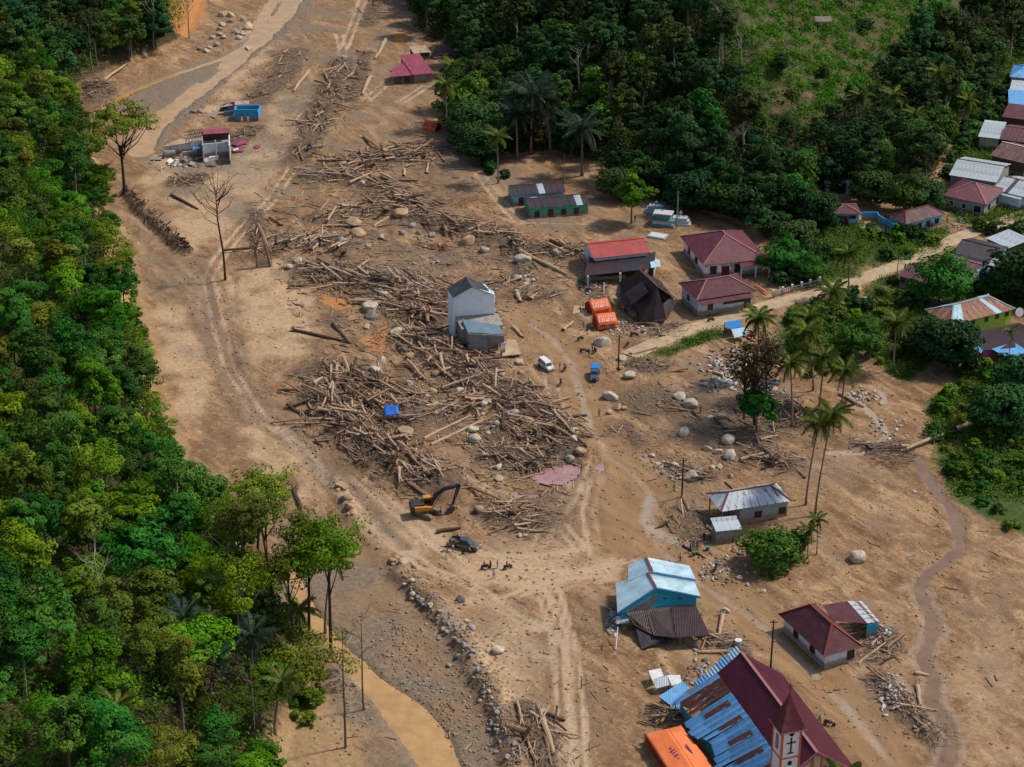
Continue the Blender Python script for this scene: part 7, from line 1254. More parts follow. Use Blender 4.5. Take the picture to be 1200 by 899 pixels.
# excavator
p = G(499,603); ex = thing('excavator', 'yellow and black tracked excavator with its arm stretched over the mud', 'excavator', p, R(10)); YEL = mat('yellow_machine_paint',(0.62,0.26,0.015),(0.40,0.19,0.05),2,0.45); BLK = muddy(mat('black_machine_paint',(0.022,0.024,0.028),(0.05,0.042,0.035),2,0.45),1.1)
for sg in (-1,1):
    tr_ = MB(); M2 = Matrix.Rotation(R(-42),3,'Z'); prof = [(-2.0,0.15),(-1.75,0.0),(1.75,0.0),(2.0,0.15),(2.1,0.45),(1.9,0.8),(1.6,0.9),(-1.6,0.9),(-1.9,0.8),(-2.1,0.45)]; tr_.prism(prof, sg*1.15-0.32, sg*1.15+0.32); tr_.V = [M2@v for v in tr_.V]; o = tr_.obj('track', BLK, ex)
    for k in range(5): w_ = MB(); w_.tube([(-1.5+k*0.75,sg*1.15-0.36,0.42),(-1.5+k*0.75,sg*1.15+0.36,0.42)],0.26,10); w_.V = [M2@v for v in w_.V]; w_.obj('roller', STEEL, o)
MB().tube([(0,0,0.7),(0,0,1.15)],0.9,16).obj('turntable', BLK, ex)
b_ = MB(); b_.box((-0.7,0,1.25),(3.6,2.6,0.3)); b_.obj('deck', BLK, ex); b_ = MB(); b_.prism([(-2.7,1.1),(-2.1,1.1),(-2.1,2.35),(-2.5,2.35),(-2.75,1.9)],-1.3,1.3); b_.obj('counterweight', BLK, ex)
MB().box((-1.2,0.25,1.9),(1.75,2.0,1.0)).obj('engine_cover', BLK, ex); MB().box((-0.9,-0.98,1.75),(2.2,0.58,0.75)).obj('side_panel', YEL, ex); MB().box((0.35,-0.95,1.7),(1.1,0.62,0.6)).obj('tool_box', YEL, ex)
c_ = MB(); c_.prism([(-0.35,1.4),(1.25,1.4),(1.35,2.1),(1.0,3.0),(-0.3,3.0)],0.35,1.3); c_.obj('cab', YEL, ex); MB().slab([(1.36,0.42,2.05),(1.36,1.22,2.05),(1.05,1.2,2.92),(1.05,0.45,2.92)],0.04).obj('windscreen', GLASS, ex); MB().box((0.35,0.33,2.4),(1.0,0.06,0.8)).obj('side_window', GLASS, ex); MB().box((0.35,0.82,3.03),(1.35,0.98,0.1)).obj('cab_roof', YEL, ex)
bm_ = MB(); bm_.prism([(0.4,1.4),(0.9,1.35),(2.1,3.6),(3.3,4.5),(5.7,5.0),(5.85,5.35),(3.1,5.1),(1.5,4.1)],-0.35,0.05); bm_.obj('boom', BLK, ex)
ar = MB(); ar.prism([(5.5,5.6),(6.0,5.5),(6.05,5.1),(4.75,1.5),(4.45,1.5),(5.35,5.0)],-0.3,0.02); ar.obj('arm', BLK, ex); bk_ = MB(); bk_.prism([(4.3,1.6),(4.9,1.55),(4.95,0.9),(4.5,0.25),(3.7,0.1),(3.6,0.4),(4.15,0.7)],-0.75,0.5); bk_.obj('bucket', mat('worn_bucket_steel',(0.12,0.10,0.08)), ex)
MB().tube([(1.3,-0.5,1.7),(2.6,-0.5,4.0)],0.09,8).obj('boom_cylinder', STEEL, ex); MB().tube([(3.0,-0.14,5.2),(5.6,-0.14,5.65)],0.1,8).obj('arm_cylinder', STEEL, ex); MB().tube([(5.3,-0.5,4.6),(4.9,-0.5,2.0)],0.07,8).obj('bucket_cylinder', STEEL, ex)
# motorcycles
def make_moto():
    t = thing('motorcycle', 'motorcycle', 'motorcycle'); 
    for x in (-0.62,0.62):
        w_ = MB(); w_.tube([(0,-0.05,0),(0,0.05,0)],0.29,12); o = w_.obj('wheel', RUBBER, t); o.location = (x,0,0.29); h_ = MB(); h_.tube([(0,-0.06,0),(0,0.06,0)],0.14,8); h_.obj('rim', STEEL, o)
    b = MB(); b.prism([(-0.75,0.62),(-0.3,0.45),(0.1,0.32),(0.3,0.5),(0.45,0.85),(0.35,0.9),(0.05,0.6),(-0.3,0.72),(-0.8,0.78)],-0.12,0.12); b.obj('body', mat('scooter_paint',(0.05,0.05,0.06),(0.03,0.03,0.035),2,0.4), t)
    sde = MB(); sde.box((-0.35,0,0.8),(0.75,0.24,0.1)); sde.obj('seat', RUBBER, t); hb = MB(); hb.tube([(0.36,-0.34,1.05),(0.42,0,0.98),(0.36,0.34,1.05)],0.025,6); hb.tube([(0.62,0,0.3),(0.42,0,0.98)],0.04,6); hb.obj('handlebar', STEEL, t); MB().box((0.5,0,0.85),(0.1,0.2,0.18)).obj('headlight', LAMPW, t); MB().box((0.66,0,0.6),(0.4,0.12,0.04)).obj('mudguard', LAMPR, t); return t
moto0 = make_moto(); MOTO = [(569,667,20,'parked with riders in the muddy square'),(595,667,30,'rightmost of the group in the muddy square'),(547,649,5,'standing against the dark pickup'),(662,434,70,'ridden by two people next to the white minivan'),(657,451,80,'coming up the mud road below the white minivan'),(684,413,10,'left of the huge boulder by the tents'),(697,414,60,'at the foot of the huge boulder by the tents'),(680,399,40,'parked above the huge boulder'),(735,406,60,'between the boulder and the concrete road'),(691,387,30,'parked in front of the orange tents'),(839,668,70,'on the rubble above the lower road'),(972,850,-20,'parked on the mud right of the church'),(962,349,15,'black, under the palm by the concrete road'),(690,342,10,'at the low veranda wall'),(743,394,15,'beside the road ditch'),(833,377,25,'beside the white house by the concrete road')]
for i, (u, v, a, lab) in enumerate(MOTO):
    p = G(u, v); o = moto0 if i == 0 else copy_thing(moto0, p, R(a)); o.location = p; o.rotation_euler = (0,0,R(a)); o['label'] = 'motorcycle '+lab; o['group'] = 'motorcycles'
# people: one skinned body per pose
SKIN = mat('brown_skin',(0.23,0.115,0.065),(0.2,0.1,0.055)); HAIR = mat('black_hair',(0.012,0.010,0.009)); SHOE = mat('dark_shoes',(0.03,0.025,0.02))
CL = {k: mat(k+'_cloth', c) for k, c in dict(white=(0.62,0.62,0.62),blue=(0.05,0.10,0.32),red=(0.38,0.03,0.04),black=(0.02,0.02,0.024),grey=(0.2,0.2,0.21),purple=(0.26,0.04,0.22),green=(0.05,0.20,0.09),orange=(0.55,0.16,0.03),khaki=(0.22,0.17,0.09),teal=(0.03,0.22,0.24),yellow=(0.5,0.38,0.04),navy=(0.02,0.03,0.08)).items()}
def body_mesh(pose):
    V = {'pel':(0,0,0.95),'wai':(0,0,1.08),'che':(0.01,0,1.28),'nec':(0.01,0,1.47),'chin':(0.03,0,1.54),'head':(0.03,0,1.63),'top':(0.02,0,1.71)}; rad = {'pel':0.135,'wai':0.125,'che':0.15,'nec':0.055,'chin':0.075,'head':0.095,'top':0.055}
    E = [('pel','wai'),('wai','che'),('che','nec'),('nec','chin'),('chin','head'),('head','top')]
    for sg, n_ in ((1,'l'),(-1,'r')):
        st = {'stand':0,'walk':0.22*sg,'sit':0,'reach':0}[pose]
        hip, knee, ank, toe = (0,0.1*sg,0.88), (st*0.7,0.11*sg,0.48), (st*1.2-0.05*abs(st),0.11*sg,0.08), (st*1.2+0.16,0.13*sg,0.03)
        if pose == 'sit': knee, ank, toe = (0.40,0.16*sg,0.82), (0.30,0.17*sg,0.42), (0.46,0.18*sg,0.38)
        sh, elb, wr, ha = (0,0.20*sg,1.38), (-0.02-st*0.6,0.26*sg,1.10), (0.08-st*1.0,0.26*sg,0.86), (0.12-st*1.1,0.25*sg,0.77)
        if pose in ('sit','reach'): elb, wr, ha = (0.14,0.25*sg,1.16), (0.36,0.22*sg,1.10), (0.45,0.2*sg,1.10)
        for nm, q, r_ in (('hip',hip,0.095),('knee',knee,0.065),('ank',ank,0.045),('toe',toe,0.035),('sh',sh,0.062),('elb',elb,0.045),('wr',wr,0.032),('ha',ha,0.035)): V[nm+n_] = q; rad[nm+n_] = r_
        E += [('pel','hip'+n_),('hip'+n_,'knee'+n_),('knee'+n_,'ank'+n_),('ank'+n_,'toe'+n_),('che','sh'+n_),('sh'+n_,'elb'+n_),('elb'+n_,'wr'+n_),('wr'+n_,'ha'+n_)]
        for f in range(3): k = 'f%d%s' % (f, n_); V[k] = (ha[0]+0.05, ha[1]+(f-1)*0.022, ha[2]-0.06); rad[k] = 0.010; E.append(('ha'+n_, k))
    ks = list(V); me = bpy.data.meshes.new('b'); me.from_pydata([V[k] for k in ks], [(ks.index(a), ks.index(b)) for a, b in E], []); o = bpy.data.objects.new('b', me); COL.objects.link(o)
    md = o.modifiers.new('s','SKIN'); o.modifiers.new('u','SUBSURF').levels = 1
    for i, k in enumerate(ks): me.skin_vertices[0].data[i].radius = (rad[k], rad[k]); me.skin_vertices[0].data[i].use_root = (k == 'pel')
    dg = bpy.context.evaluated_depsgraph_get(); out = bpy.data.meshes.new_from_object(o.evaluated_get(dg)); bpy.data.objects.remove(o); out.name = 'person'
    for m in (CL['white'], CL['navy'], SKIN, HAIR, SHOE): out.materials.append(m)
    for f in out.polygons:
        c = f.center; z = c.z; f.use_smooth = True
        arm = abs(c.y) > 0.205 and z > 0.7 and c.x < 0.6 and pose != 'sit' or (pose in ('sit','reach') and z > 0.98 and (abs(c.y) > 0.2 or c.x > 0.2))
        if z > 1.5: f.material_index = 3 if (z > 1.66 or c.x < -0.01) else 2
        elif z > 1.44 and abs(c.y) < 0.1: f.material_index = 2
        elif arm: f.material_index = 0 if z > 1.16 and c.x < 0.2 else 2
        elif z > (0.98 if pose != 'sit' else 1.0): f.material_index = 0
        elif z < (0.07 if pose != 'sit' else 0.4): f.material_index = 4
        else: f.material_index = 1
    return out
BODY = {k: body_mesh(k) for k in ('stand','walk','sit','reach')}
def person(u, v, pose, top, bot, rz, where, dz=0.0, p=None):
    p = G(u, v) if p is None else p; o = inst(BODY[pose], 'person', None, p+Vector((0,0,dz)), (0,0,R(rz)), random.uniform(0.94,1.03))
    for i, m in ((0,CL[top]),(1,CL[bot])): o.material_slots[i].link = 'OBJECT'; o.material_slots[i].material = m
    verb = {'stand':'standing','walk':'walking','sit':'sitting','reach':'bending'}[pose]; tag(o, 'person in %s and %s %s %s' % (top, bot, verb, where) if top != bot else 'person all in %s %s %s' % (top, verb, where), 'person', 'people'); return o
def rider(i, top, bot, dx, where): m = MOTO[i]; a = R(m[2]); p = G(m[0], m[1]); return person(0, 0, 'sit', top, bot, m[2], where, -0.08, p+Vector((math.cos(a)*dx, math.sin(a)*dx, 0)))
rider(0,'red','navy',-0.25,'on the motorcycle in the muddy square'); person(575,667,'stand','black','black',200,'beside the motorcycle in the muddy square'); person(583,666,'stand','blue','blue',180,'between the motorcycles in the square'); rider(1,'orange','grey',-0.2,'on the rightmost motorcycle in the square'); person(579,678,'walk','white','red',100,'below the group in the muddy square')
person(517,603,'stand','white','navy',150,'next to the excavator bucket'); person(524,645,'reach','red','khaki',30,'behind the dark pickup'); person(531,647,'reach','white','grey',120,'close behind the dark pickup tailgate')
pk = G(545,642); a_ = R(-24)
for k, (dx, dy, c) in enumerate(((-1.5,0.3,'blue'),(-1.0,0.55,'white'))): person(0,0,'sit',c,'navy',60+k*60,'in the pickup bed '+('at the tailgate' if k == 0 else 'behind the cab'),0.45,pk+Vector((math.cos(a_)*dx-math.sin(a_)*dy, math.sin(a_)*dx+math.cos(a_)*dy, 0)))
person(656,433,'stand','black','black',10,'between the minivan and a motorcycle'); rider(3,'red','navy',-0.1,'in front on the motorcycle by the minivan'); rider(3,'white','navy',-0.6,'behind on the motorcycle by the minivan'); rider(4,'red','black',-0.2,'on the motorcycle on the mud road'); person(690,417,'stand','navy','black',90,'below the huge boulder'); rider(6,'black','navy',-0.2,'on the motorcycle at the huge boulder'); person(694,412,'stand','red','navy',200,'against the huge boulder'); person(702,488,'stand','yellow','black',90,'alone on the mud road by the round boulders')
person(684,386,'walk','blue','navy',20,'in front of the orange tents'); person(683,362,'stand','red','khaki',0,'left of the upper orange tent'); person(680,367,'walk','green','black',40,'at the left end of the upper orange tent'); person(812,642,'reach','purple','teal',-60,'at the wash place by the shed, left'); person(817,644,'reach','purple','navy',-120,'at the wash place by the shed, right'); person(809,646,'reach','green','black',-30,'lowest at the wash place by the shed'); person(797,658,'walk','white','black',60,'on the path above the teal house'); rider(10,'black','grey',-0.2,'on the motorcycle above the lower road')
person(790,575,'stand','yellow','grey',120,'beside the utility pole and boulders'); person(821,484,'stand','purple','navy',180,'by the pale boulders near the rubbish'); person(825,634,'stand','black','black',40,'left of the small grey shed'); person(832,634,'stand','grey','navy',120,'at the wall of the small grey shed'); person(960,848,'walk','teal','navy',-60,'right of the church roof'); person(932,359,'walk','white','purple',20,'on the concrete road by the fence'); person(971,320,'stand','teal','black',0,'at the edge of the green field'); person(1092,268,'stand','blue','navy',-90,'at the door of the light blue house'); person(1110,261,'stand','white','red',-90,'right of the light blue house'); person(1125,253,'stand','blue','black',-60,'in front of the long maroon house'); person(744,260,'stand','black','navy',60,'at the forest edge near the tombs'); person(758,254,'stand','white','navy',60,'beside the tiered tomb'); person(1086,272,'reach','red','black',-60,'at the washing before the light blue house')
person(864,391,'stand','green','black',-60,'inside the roadside stall') 
# tents
TENT = mat('orange_tent_cloth',(0.80,0.17,0.035),(0.68,0.12,0.03),0.8,0.6,0.3,2.5); TENTW = mat('white_tent_print',(0.75,0.70,0.66)); TENTB = mat('blue_tent_print',(0.10,0.06,0.34)); TENTD = mat('dark_tent_print',(0.12,0.03,0.10)); TENTR = mat('deep_red_tent_cloth',(0.42,0.02,0.012))
def ridge_tent(name, label, a, b, c, ze, zr, rows=True, dark=False, z0=None):
    pz = P(*a, 0); z0 = H(pz.x, pz.y); ctr, yaw, L, D = rect3(a, b, c, z0+ze); t = thing(name, label, 'tent', (ctr.x,ctr.y,z0), yaw); x, y = L/2, D/2; k = 6
    def cloth(nm, quad, m, sag=0.06):
        A, B, C_, D_ = [Vector(q) for q in quad]; V, F = [], []; n_ = (B-A).cross(D_-A).normalized()
        for j in range(5):
            for i in range(k+1):
                s_, t2 = i/k, j/4; q = A.lerp(B,s_).lerp(D_.lerp(C_,s_),t2); V.append(q-n_*sag*math.sin(math.pi*s_*3)*math.sin(math.pi*t2))
        for j in range(4):
            for i in range(k): F.append((j*(k+1)+i, j*(k+1)+i+1, (j+1)*(k+1)+i+1, (j+1)*(k+1)+i))
        o = bpy.data.objects.new(nm, raw_mesh(nm, V, F, m, None, True)); link(o, t); md = o.modifiers.new('thickness','SOLIDIFY'); md.thickness = 0.03; return o
    cloth('roof_slope', [(-x,-y,ze),(x,-y,ze),(x,0,zr),(-x,0,zr)], TENT); cloth('roof_slope', [(x,y,ze),(-x,y,ze),(-x,0,zr),(x,0,zr)], TENT); cloth('side_wall', [(-x,-y,0.0),(x,-y,0.0),(x,-y,ze),(-x,-y,ze)], TENT); cloth('side_wall', [(x,y,0.0),(-x,y,0.0),(-x,y,ze),(x,y,ze)], TENT)
    for sg in (-1,1): MB().slab([(sg*(x-0.1),-y*0.9,0.05),(sg*(x-0.1),y*0.9,0.05),(sg*(x-0.1),y*0.9,ze),(sg*(x-0.1),0,zr-0.1),(sg*(x-0.1),-y*0.9,ze)],0.03).obj('end_flap', TENTR, t)
    for sg in (-1,1): MB().tube([(sg*x,0,0),(sg*x,0,zr+0.1)],0.04,6).obj('pole', STEEL, t)
    if rows:
        sl = (zr-ze)/y; rg = random.Random(len(label)); pm = TENTD if dark else TENTW
        for r_, (f0, hgt) in enumerate(((0.62,0.20),(0.30,0.30))):
            for i in range(7):
                cx_ = -x*0.72+i*x*1.44/6; yy = -y*(1-f0); wdt = x*0.14*rg.uniform(0.7,1.2); h2_ = hgt*y
                q = MB(); zz = lambda y_: ze+(y_+y)*sl+0.05
                q.slab([(cx_-wdt/2,yy-h2_/2,zz(yy-h2_/2)),(cx_-wdt/2+0.07+wdt*0.2,yy-h2_/2,zz(yy-h2_/2)),(cx_-wdt/2+0.07+wdt*0.2,yy+h2_/2,zz(yy+h2_/2)),(cx_-wdt/2,yy+h2_/2,zz(yy+h2_/2))],0.012)
                if i % 2 == 0: q.slab([(cx_-wdt/2,yy+h2_*0.15,zz(yy+h2_*0.15)),(cx_+wdt/2,yy+h2_*0.15,zz(yy+h2_*0.15)),(cx_+wdt/2,yy+h2_/2,zz(yy+h2_/2)),(cx_-wdt/2,yy+h2_/2,zz(yy+h2_/2))],0.012)
                else: q.slab([(cx_+wdt/4,yy-h2_/2,zz(yy-h2_/2)),(cx_+wdt/2+0.05,yy-h2_/2,zz(yy-h2_/2)),(cx_+wdt/2+0.05,yy+h2_*0.3,zz(yy+h2_*0.3)),(cx_+wdt/4,yy+h2_*0.3,zz(yy+h2_*0.3))],0.012)
                q.obj('printed_letter', pm, t)
    return t, x, y
ridge_tent('ridge_tent', 'upper of two orange relief tents with white print, left of the black roof', (694,363.5), (716,360), (690.5,354), 1.3, 2.6); t2, x2_, y2_ = ridge_tent('ridge_tent', 'lower of two orange relief tents, with white print and blue marks on its wall', (700.5,380), (723.5,377.5), (697,370.5), 1.3, 2.7)
for sx in (-0.45,0.4): MB().box((sx*x2_,-y2_-0.06,0.75),(1.0,0.03,0.35)).obj('blue_mark', TENTB, t2)
ridge_tent('ridge_tent', 'far orange tent with dark print under the palms by the upper log band', (494.5,149), (510,151.5), (497,143.5), 0.9, 2.4, dark=True)
s = Site('large_tent', 'large plain orange tent with a small dark print at the bottom edge, beside the church', 'tent', 795, 885)
def cloth_grid(S, nm, c0, c1, c2, c3, m, n=8, amp=0.06):
    A, B, C_, D_ = [S.pt(*q) for q in (c0,c1,c2,c3)]; V, F = [], []
    for j in range(n+1):
        for i in range(n+1):
            q = A.lerp(B,i/n).lerp(D_.lerp(C_,i/n),j/n); V.append(q+Vector((0,0,-amp*math.sin(i/n*math.pi)*(1+0.6*math.sin(j*1.7+i)))))
    for j in range(n):
        for i in range(n): F.append((j*(n+1)+i,j*(n+1)+i+1,(j+1)*(n+1)+i+1,(j+1)*(n+1)+i))
    o = link(bpy.data.objects.new(nm, raw_mesh(nm, V, F, m, None, True)), S.root); o.modifiers.new('thickness','SOLIDIFY').thickness = 0.03; return o
ORG = mat('bleached_orange_cloth',(0.78,0.21,0.065),(0.70,0.16,0.045),0.4,0.6)
cloth_grid(s,'roof_slope',(755,859.5,1.9),(800,929,1.9),(829,924,2.9),(783,854,2.9),ORG); cloth_grid(s,'roof_slope',(783,854,2.9),(829,924,2.9),(852,919,2.3),(798,850,2.3),ORG)
for u, v, z in ((755,859.5,1.9),(798,850,2.3),(852,919,2.3),(800,929,1.9)): s.post(u, v, z-0.05, 0.05, STEEL)
s.wall('side_wall', TENTR, [(756,861,1.2),(800,930,1.2)], zb=0.0, th=0.04)
for (u, v, a, b) in ((786.5,877.5,0.35,0.16),(789.5,880,0.30,0.7),(791.5,882.5,0.26,0.6),(793.5,886,0.36,0.5),(795.5,889,0.2,0.22)):
    q = s.pt(u, v, 2.42+0.1); o = MB().box((0,0,0),(a*1.5,b*1.3,0.02)).obj('printed_mark', TENTD, s.root); o.location = q; o.rotation_euler = (0.14,0.3,R(-58))
o = MB().box((0,0,0),(0.32,0.32,0.02)).obj('printed_mark', TENTB, s.root); o.location = s.pt(797,877.5,2.75); o.rotation_euler = (0.1,0.25,R(-58)); o = MB().box((0,0,0),(2.1,0.28,0.02)).obj('dark_slit', TENTD, s.root); o.location = s.pt(808,878.5,2.72); o.rotation_euler = (0,0.18,R(-63))
# blue tarpaulin on the driftwood and other cloths
s = Site('tarpaulin', 'bright blue tarpaulin stretched over poles in the driftwood heap', 'tarpaulin', 459, 484); cloth_grid(s,'cloth',(451,487,0.9),(468,485,0.9),(466,474,1.7),(449.5,475,1.6), mat('royal_blue_cloth',(0.012,0.12,0.50),(0.01,0.09,0.4),2,0.5), 6)
for u, v, z in ((451,486,0.9),(467,485,0.9),(466,475,1.6),(450,476,1.5)): s.post(u, v, z, 0.05)
MB().bar(s.pt(466,474,1.2), s.pt(494,459,0.6), 0.18).obj('pole', TIMBER, s.root)
# red roots / orange root plate
s = Site('root_plate', 'orange red upturned root plate on the long log ridge', 'roots', 515, 292); rr_ = random.Random(4); q = MB(); ORR = mat('orange_root_bark',(0.44,0.13,0.05),(0.24,0.07,0.03),2)
for k in range(26): a = rr_.uniform(0,6.28); L = rr_.uniform(1.5,4.0); q.tube([(math.cos(a)*0.5,math.sin(a)*0.4,0.5),(math.cos(a)*L*0.6,math.sin(a)*L*0.3,rr_.uniform(0.3,1.3)),(math.cos(a+0.3)*L,math.sin(a+0.3)*L*0.45,rr_.uniform(0.1,0.8))],[0.16,0.11,0.03],5,False)
q.obj('roots', ORR, s.root)
for (u, v, lab) in ((305,312,'arched upturned root at the left end of the driftwood'),):
    p = G(u, v); q = MB(); q.tube([(-0.6,0,-0.3),(-0.9,0,3.5),(-0.2,0.1,6.2),(0.8,0.2,6.6),(1.4,0.2,4.5),(2.2,0,0.2)],[0.4,0.34,0.28,0.26,0.3,0.4],8); tag(q.obj('uprooted_trunk', LOGM[1]), lab, 'trunk').location = p
# brush pile of the fallen tree on the right
s = Site('fallen_tree', 'grey tangle of a fallen tree crown at the stream on the right', 'tree', 1045, 535); q = MB(); random.seed(3)
for k in range(170): a = rr_.uniform(0,6.28); d = rr_.uniform(0,1)**0.6; x0, y0 = math.cos(a)*d*4.6, math.sin(a)*d*4.2; L = rr_.uniform(0.8,2.4); b = rr_.uniform(0,6.28); z_ = rr_.uniform(0.1,1.3)*(1.2-d); q.tube([(x0,y0,z_),(x0+math.cos(b)*L,y0+math.sin(b)*L*0.6,z_+rr_.uniform(-0.2,0.6))],[0.05,0.015],4,False)
q.obj('branches', mat('grey_twig_bark',(0.10,0.075,0.058),(0.05,0.038,0.03)), s.root); q = MB(); q.tube([s.pt(1062,526,0.7), s.pt(1090,514,0.8), s.pt(1148,492,0.6)],[0.2,0.36,0.5],8); q.obj('trunk', LOGM[0], s.root)
# utility poles
for (b, tp, lab) in [((724.7,435),393,'wooden utility pole standing beside the boulders at the mud road'), ((799,583),538,'dark utility pole by the boulder cluster above the shed'), ((903,783),727,'leaning utility pole beside the lower road near the church'), ((1051,324),292,'utility pole next to the green flag'), ((662,228),204,'thin pale pole behind the dark roofed houses'), ((661,205),180,'thin pale pole at the forest edge'),((793,268),225,'slim pale pole at the tombs')]:
    p = G(*b); h, lx = topz(p, b[0], tp); t = thing('utility_pole', lab, 'pole', p, 0, 'utility poles'); MB().tube([(0,0,-0.5),(0,0,h*0.5),(0,0,h)],[0.16,0.14,0.11] if h > 7 else [0.1,0.09,0.07],8).obj('shaft', DARKBARK if b[0] not in (662,661,793) else PALEBARK, t); c = MB(); c.box((0,0,h-0.4),(1.2 if h > 7 else 0.5,0.1,0.1)); 
    for sx in (-0.5,0.5): c.box((sx*(1 if h > 7 else 0.4),0,h-0.28),(0.06,0.06,0.16))
    c.obj('crossarm', DARKTIMBER, t)
# flag
s = Site('flag', 'green flag on a thin pole beside the road', 'flag', 1066, 322); fp = s.pt(1066,322,0); hh_, _ = topz(Vector(s.o), 1066, 297); MB().tube([fp,fp+Vector((0,0,hh_))],0.05,6).obj('pole', mat('yellow_pole',(0.4,0.32,0.04)), s.root); q = MB(); V = [];
for i in range(7):
    for j in range(2): V.append(fp+Vector((-i*0.28,0.14*math.sin(i*1.1),hh_-0.1-1.6*j-0.12*i*(1-j))))
q._add(V,[(2*i,2*i+1,2*i+3,2*i+2) for i in range(6)]); o = q.obj('cloth', mat('green_flag_cloth',(0.10,0.42,0.12),(0.3,0.45,0.2),3), s.root); o.modifiers.new('thickness','SOLIDIFY').thickness = 0.02
# pale fence by the road
s = Site('fence', 'pale concrete fence with square posts along the concrete road', 'fence', 933, 342); FP = [(906,349),(917,345.5),(928,342.5),(939,339.5),(949,336.5),(960,333.5)]
for (u, v) in FP: p = s.pt(u, v, 0); MB().box((p.x,p.y,0.8),(0.45,0.45,2.0)).obj('post', W_PALE, s.root)
for a, b in zip(FP[:-1], FP[1:]):
    A, B = s.pt(*a,0), s.pt(*b,0)
    for zz in (0.35,1.15): MB().bar(A+Vector((0,0,zz)), B+Vector((0,0,zz)), 0.14, 0.18).obj('rail', CONCRETE, s.root)
    for k in range(1,5): p = A.lerp(B,k/5); MB().box((p.x,p.y,0.75),(0.14,0.14,0.8)).obj('baluster', CONCRETE, s.root)
# tombs
TG = mat('teal_tomb_tiles',(0.12,0.26,0.25),(0.08,0.18,0.18),2,0.4); TW = mat('white_tomb_tiles',(0.55,0.57,0.58),(0.42,0.43,0.44),2,0.5); TBL = mat('blue_white_tiles',(0.24,0.36,0.50),(0.4,0.45,0.5),4,0.4)
def tomb(name, label, u, v, rz, tiers, m, extra=None):
    p = G(u, v); t = thing(name, label, 'tomb', p, R(rz), 'tombs'); z = -0.3
    for i, (w, d, h) in enumerate(tiers): MB().box((0,0,z+h/2),(w,d,h)).obj('tier', m[i % len(m)], t); z += h
    if extra: MB().box((0,0,z+extra/2),(0.25,0.25,extra)).obj('finial', TW, t); MB().box((0,0,z+extra*0.7),(0.8,0.2,0.2)).obj('cross_bar', TW, t)
    return t
tomb('tomb','teal tiered tomb with projecting slabs behind the large maroon house',777,263,-15,[(5.5,3.6,0.8),(4.6,3.0,0.9),(5.6,3.4,0.2),(3.4,2.2,1.2),(4.4,2.8,0.25)],[TG,TW,TG]); tomb('tomb','blue and white tiled tomb behind the teal tiered tomb',769,249,-10,[(5.2,2.6,0.7),(4.4,2.0,0.8),(3.4,1.6,0.6)],[TBL,TBL,TBL],1.0); tomb('tomb','white rounded tomb right of the teal tiered tomb',797,262,-10,[(5.0,3.0,0.7),(4.2,2.4,0.7),(3.4,2.0,0.6)],[TW],1.4); tomb('tomb','pale stepped slab in front of the teal tiered tomb',771,277,-25,[(4.5,3.2,0.5),(3.8,2.6,0.15)],[CONCRETE,TW])
for (u, v, lab) in ((981.5,214,'upper white pillar grave on the terrace'),(993.5,226,'right white pillar grave on the terrace'),(969,226,'left white pillar grave on the terrace'),(971,200,'white canopy grave at the top of the terrace')): tomb('grave_pillar', lab, u, v, 0, [(1.4,1.4,0.4),(1.0,1.0,2.6),(1.5,1.5,0.25)], [TW,TBL,TW])
s = Site('terrace_wall', 'grey retaining wall below the white pillar graves', 'wall', 975, 232); s.wall('wall_panel', W_GREY, [(958,228,0.9),(975,228.5,0.9)]); s.wall('wall_panel', W_GREY, [(975.2,228.5,0.9),(998,228,0.9)])
# water tower
s = Site('water_tank_stand', 'blue water tank on a tall concrete stand above the lime green house', 'water tank', 1150, 341); hh_, _ = topz(Vector(s.o), 1150, 327)
for dx in (-0.8,0.8):
    for dy in (-0.8,0.8): MB().box((dx,dy,hh_/2-0.2),(0.2,0.2,hh_)).obj('leg', FRAME_W, s.root)
MB().box((0,0,hh_),(2.2,2.2,0.2)).obj('platform', CONCRETE, s.root); MB().tube([(0,0,hh_+0.1),(0,0,hh_+0.3),(0,0,hh_+1.6),(0,0,hh_+1.9)],[0.9,0.95,0.95,0.5],16).obj('tank', mat('blue_plastic',(0.01,0.06,0.36)), s.root)
# satellite dish, bins, drums, small things
s = Site('satellite_dish', 'white satellite dish on the magenta annex roof', 'satellite dish', 1193, 372, z0=3.2); q = MB(); q.tube([(0,0,1.2),(0.05,-0.15,1.25),(0.1,-0.3,1.3)],[0.1,0.75,0.95],14); q.obj('dish', FRAME_W, s.root); MB().tube([(0,0,-0.5),(0,0,1.2)],0.05,6).obj('mast', STEEL, s.root)
for (u, v, c, lab) in ((829,645,CL['teal'],'teal plastic bucket at the wash place'),(813,651,CL['green'],'green basin at the wash place'),(865,757,FRAME_W,'white and teal plastic drum by the collapsed veranda'),(764,376,CL['teal'],'teal tub in front of the black roofed house')):
    p = G(u, v); t = thing('bucket' if c is not FRAME_W else 'drum', lab, 'container', p); sc_ = 1.05 if c is FRAME_W else 0.7; q = MB(); q.tube([(0,0,0),(0,0,sc_*0.5),(0,0,sc_)],[sc_*0.38,sc_*0.44,sc_*0.5],12); q.obj('shell', c, t); q = MB(); q.tube([(0,0,sc_),(0,0,sc_+0.05)],[sc_*0.54,sc_*0.54],12); q.obj('rim', c, t)
s = Site('stacked_slats', 'orange slatted panel lying right of the white house by the road', 'panel', 892, 341)
for k in range(6): MB().bar(s.pt(886+k*0.3,333.5+k*0.5,0.5-0.03*k), s.pt(897+k*0.3,341.5+k*0.5,0.5-0.03*k), 0.3, 0.1).obj('slat', ORANGE_TRIM, s.root)
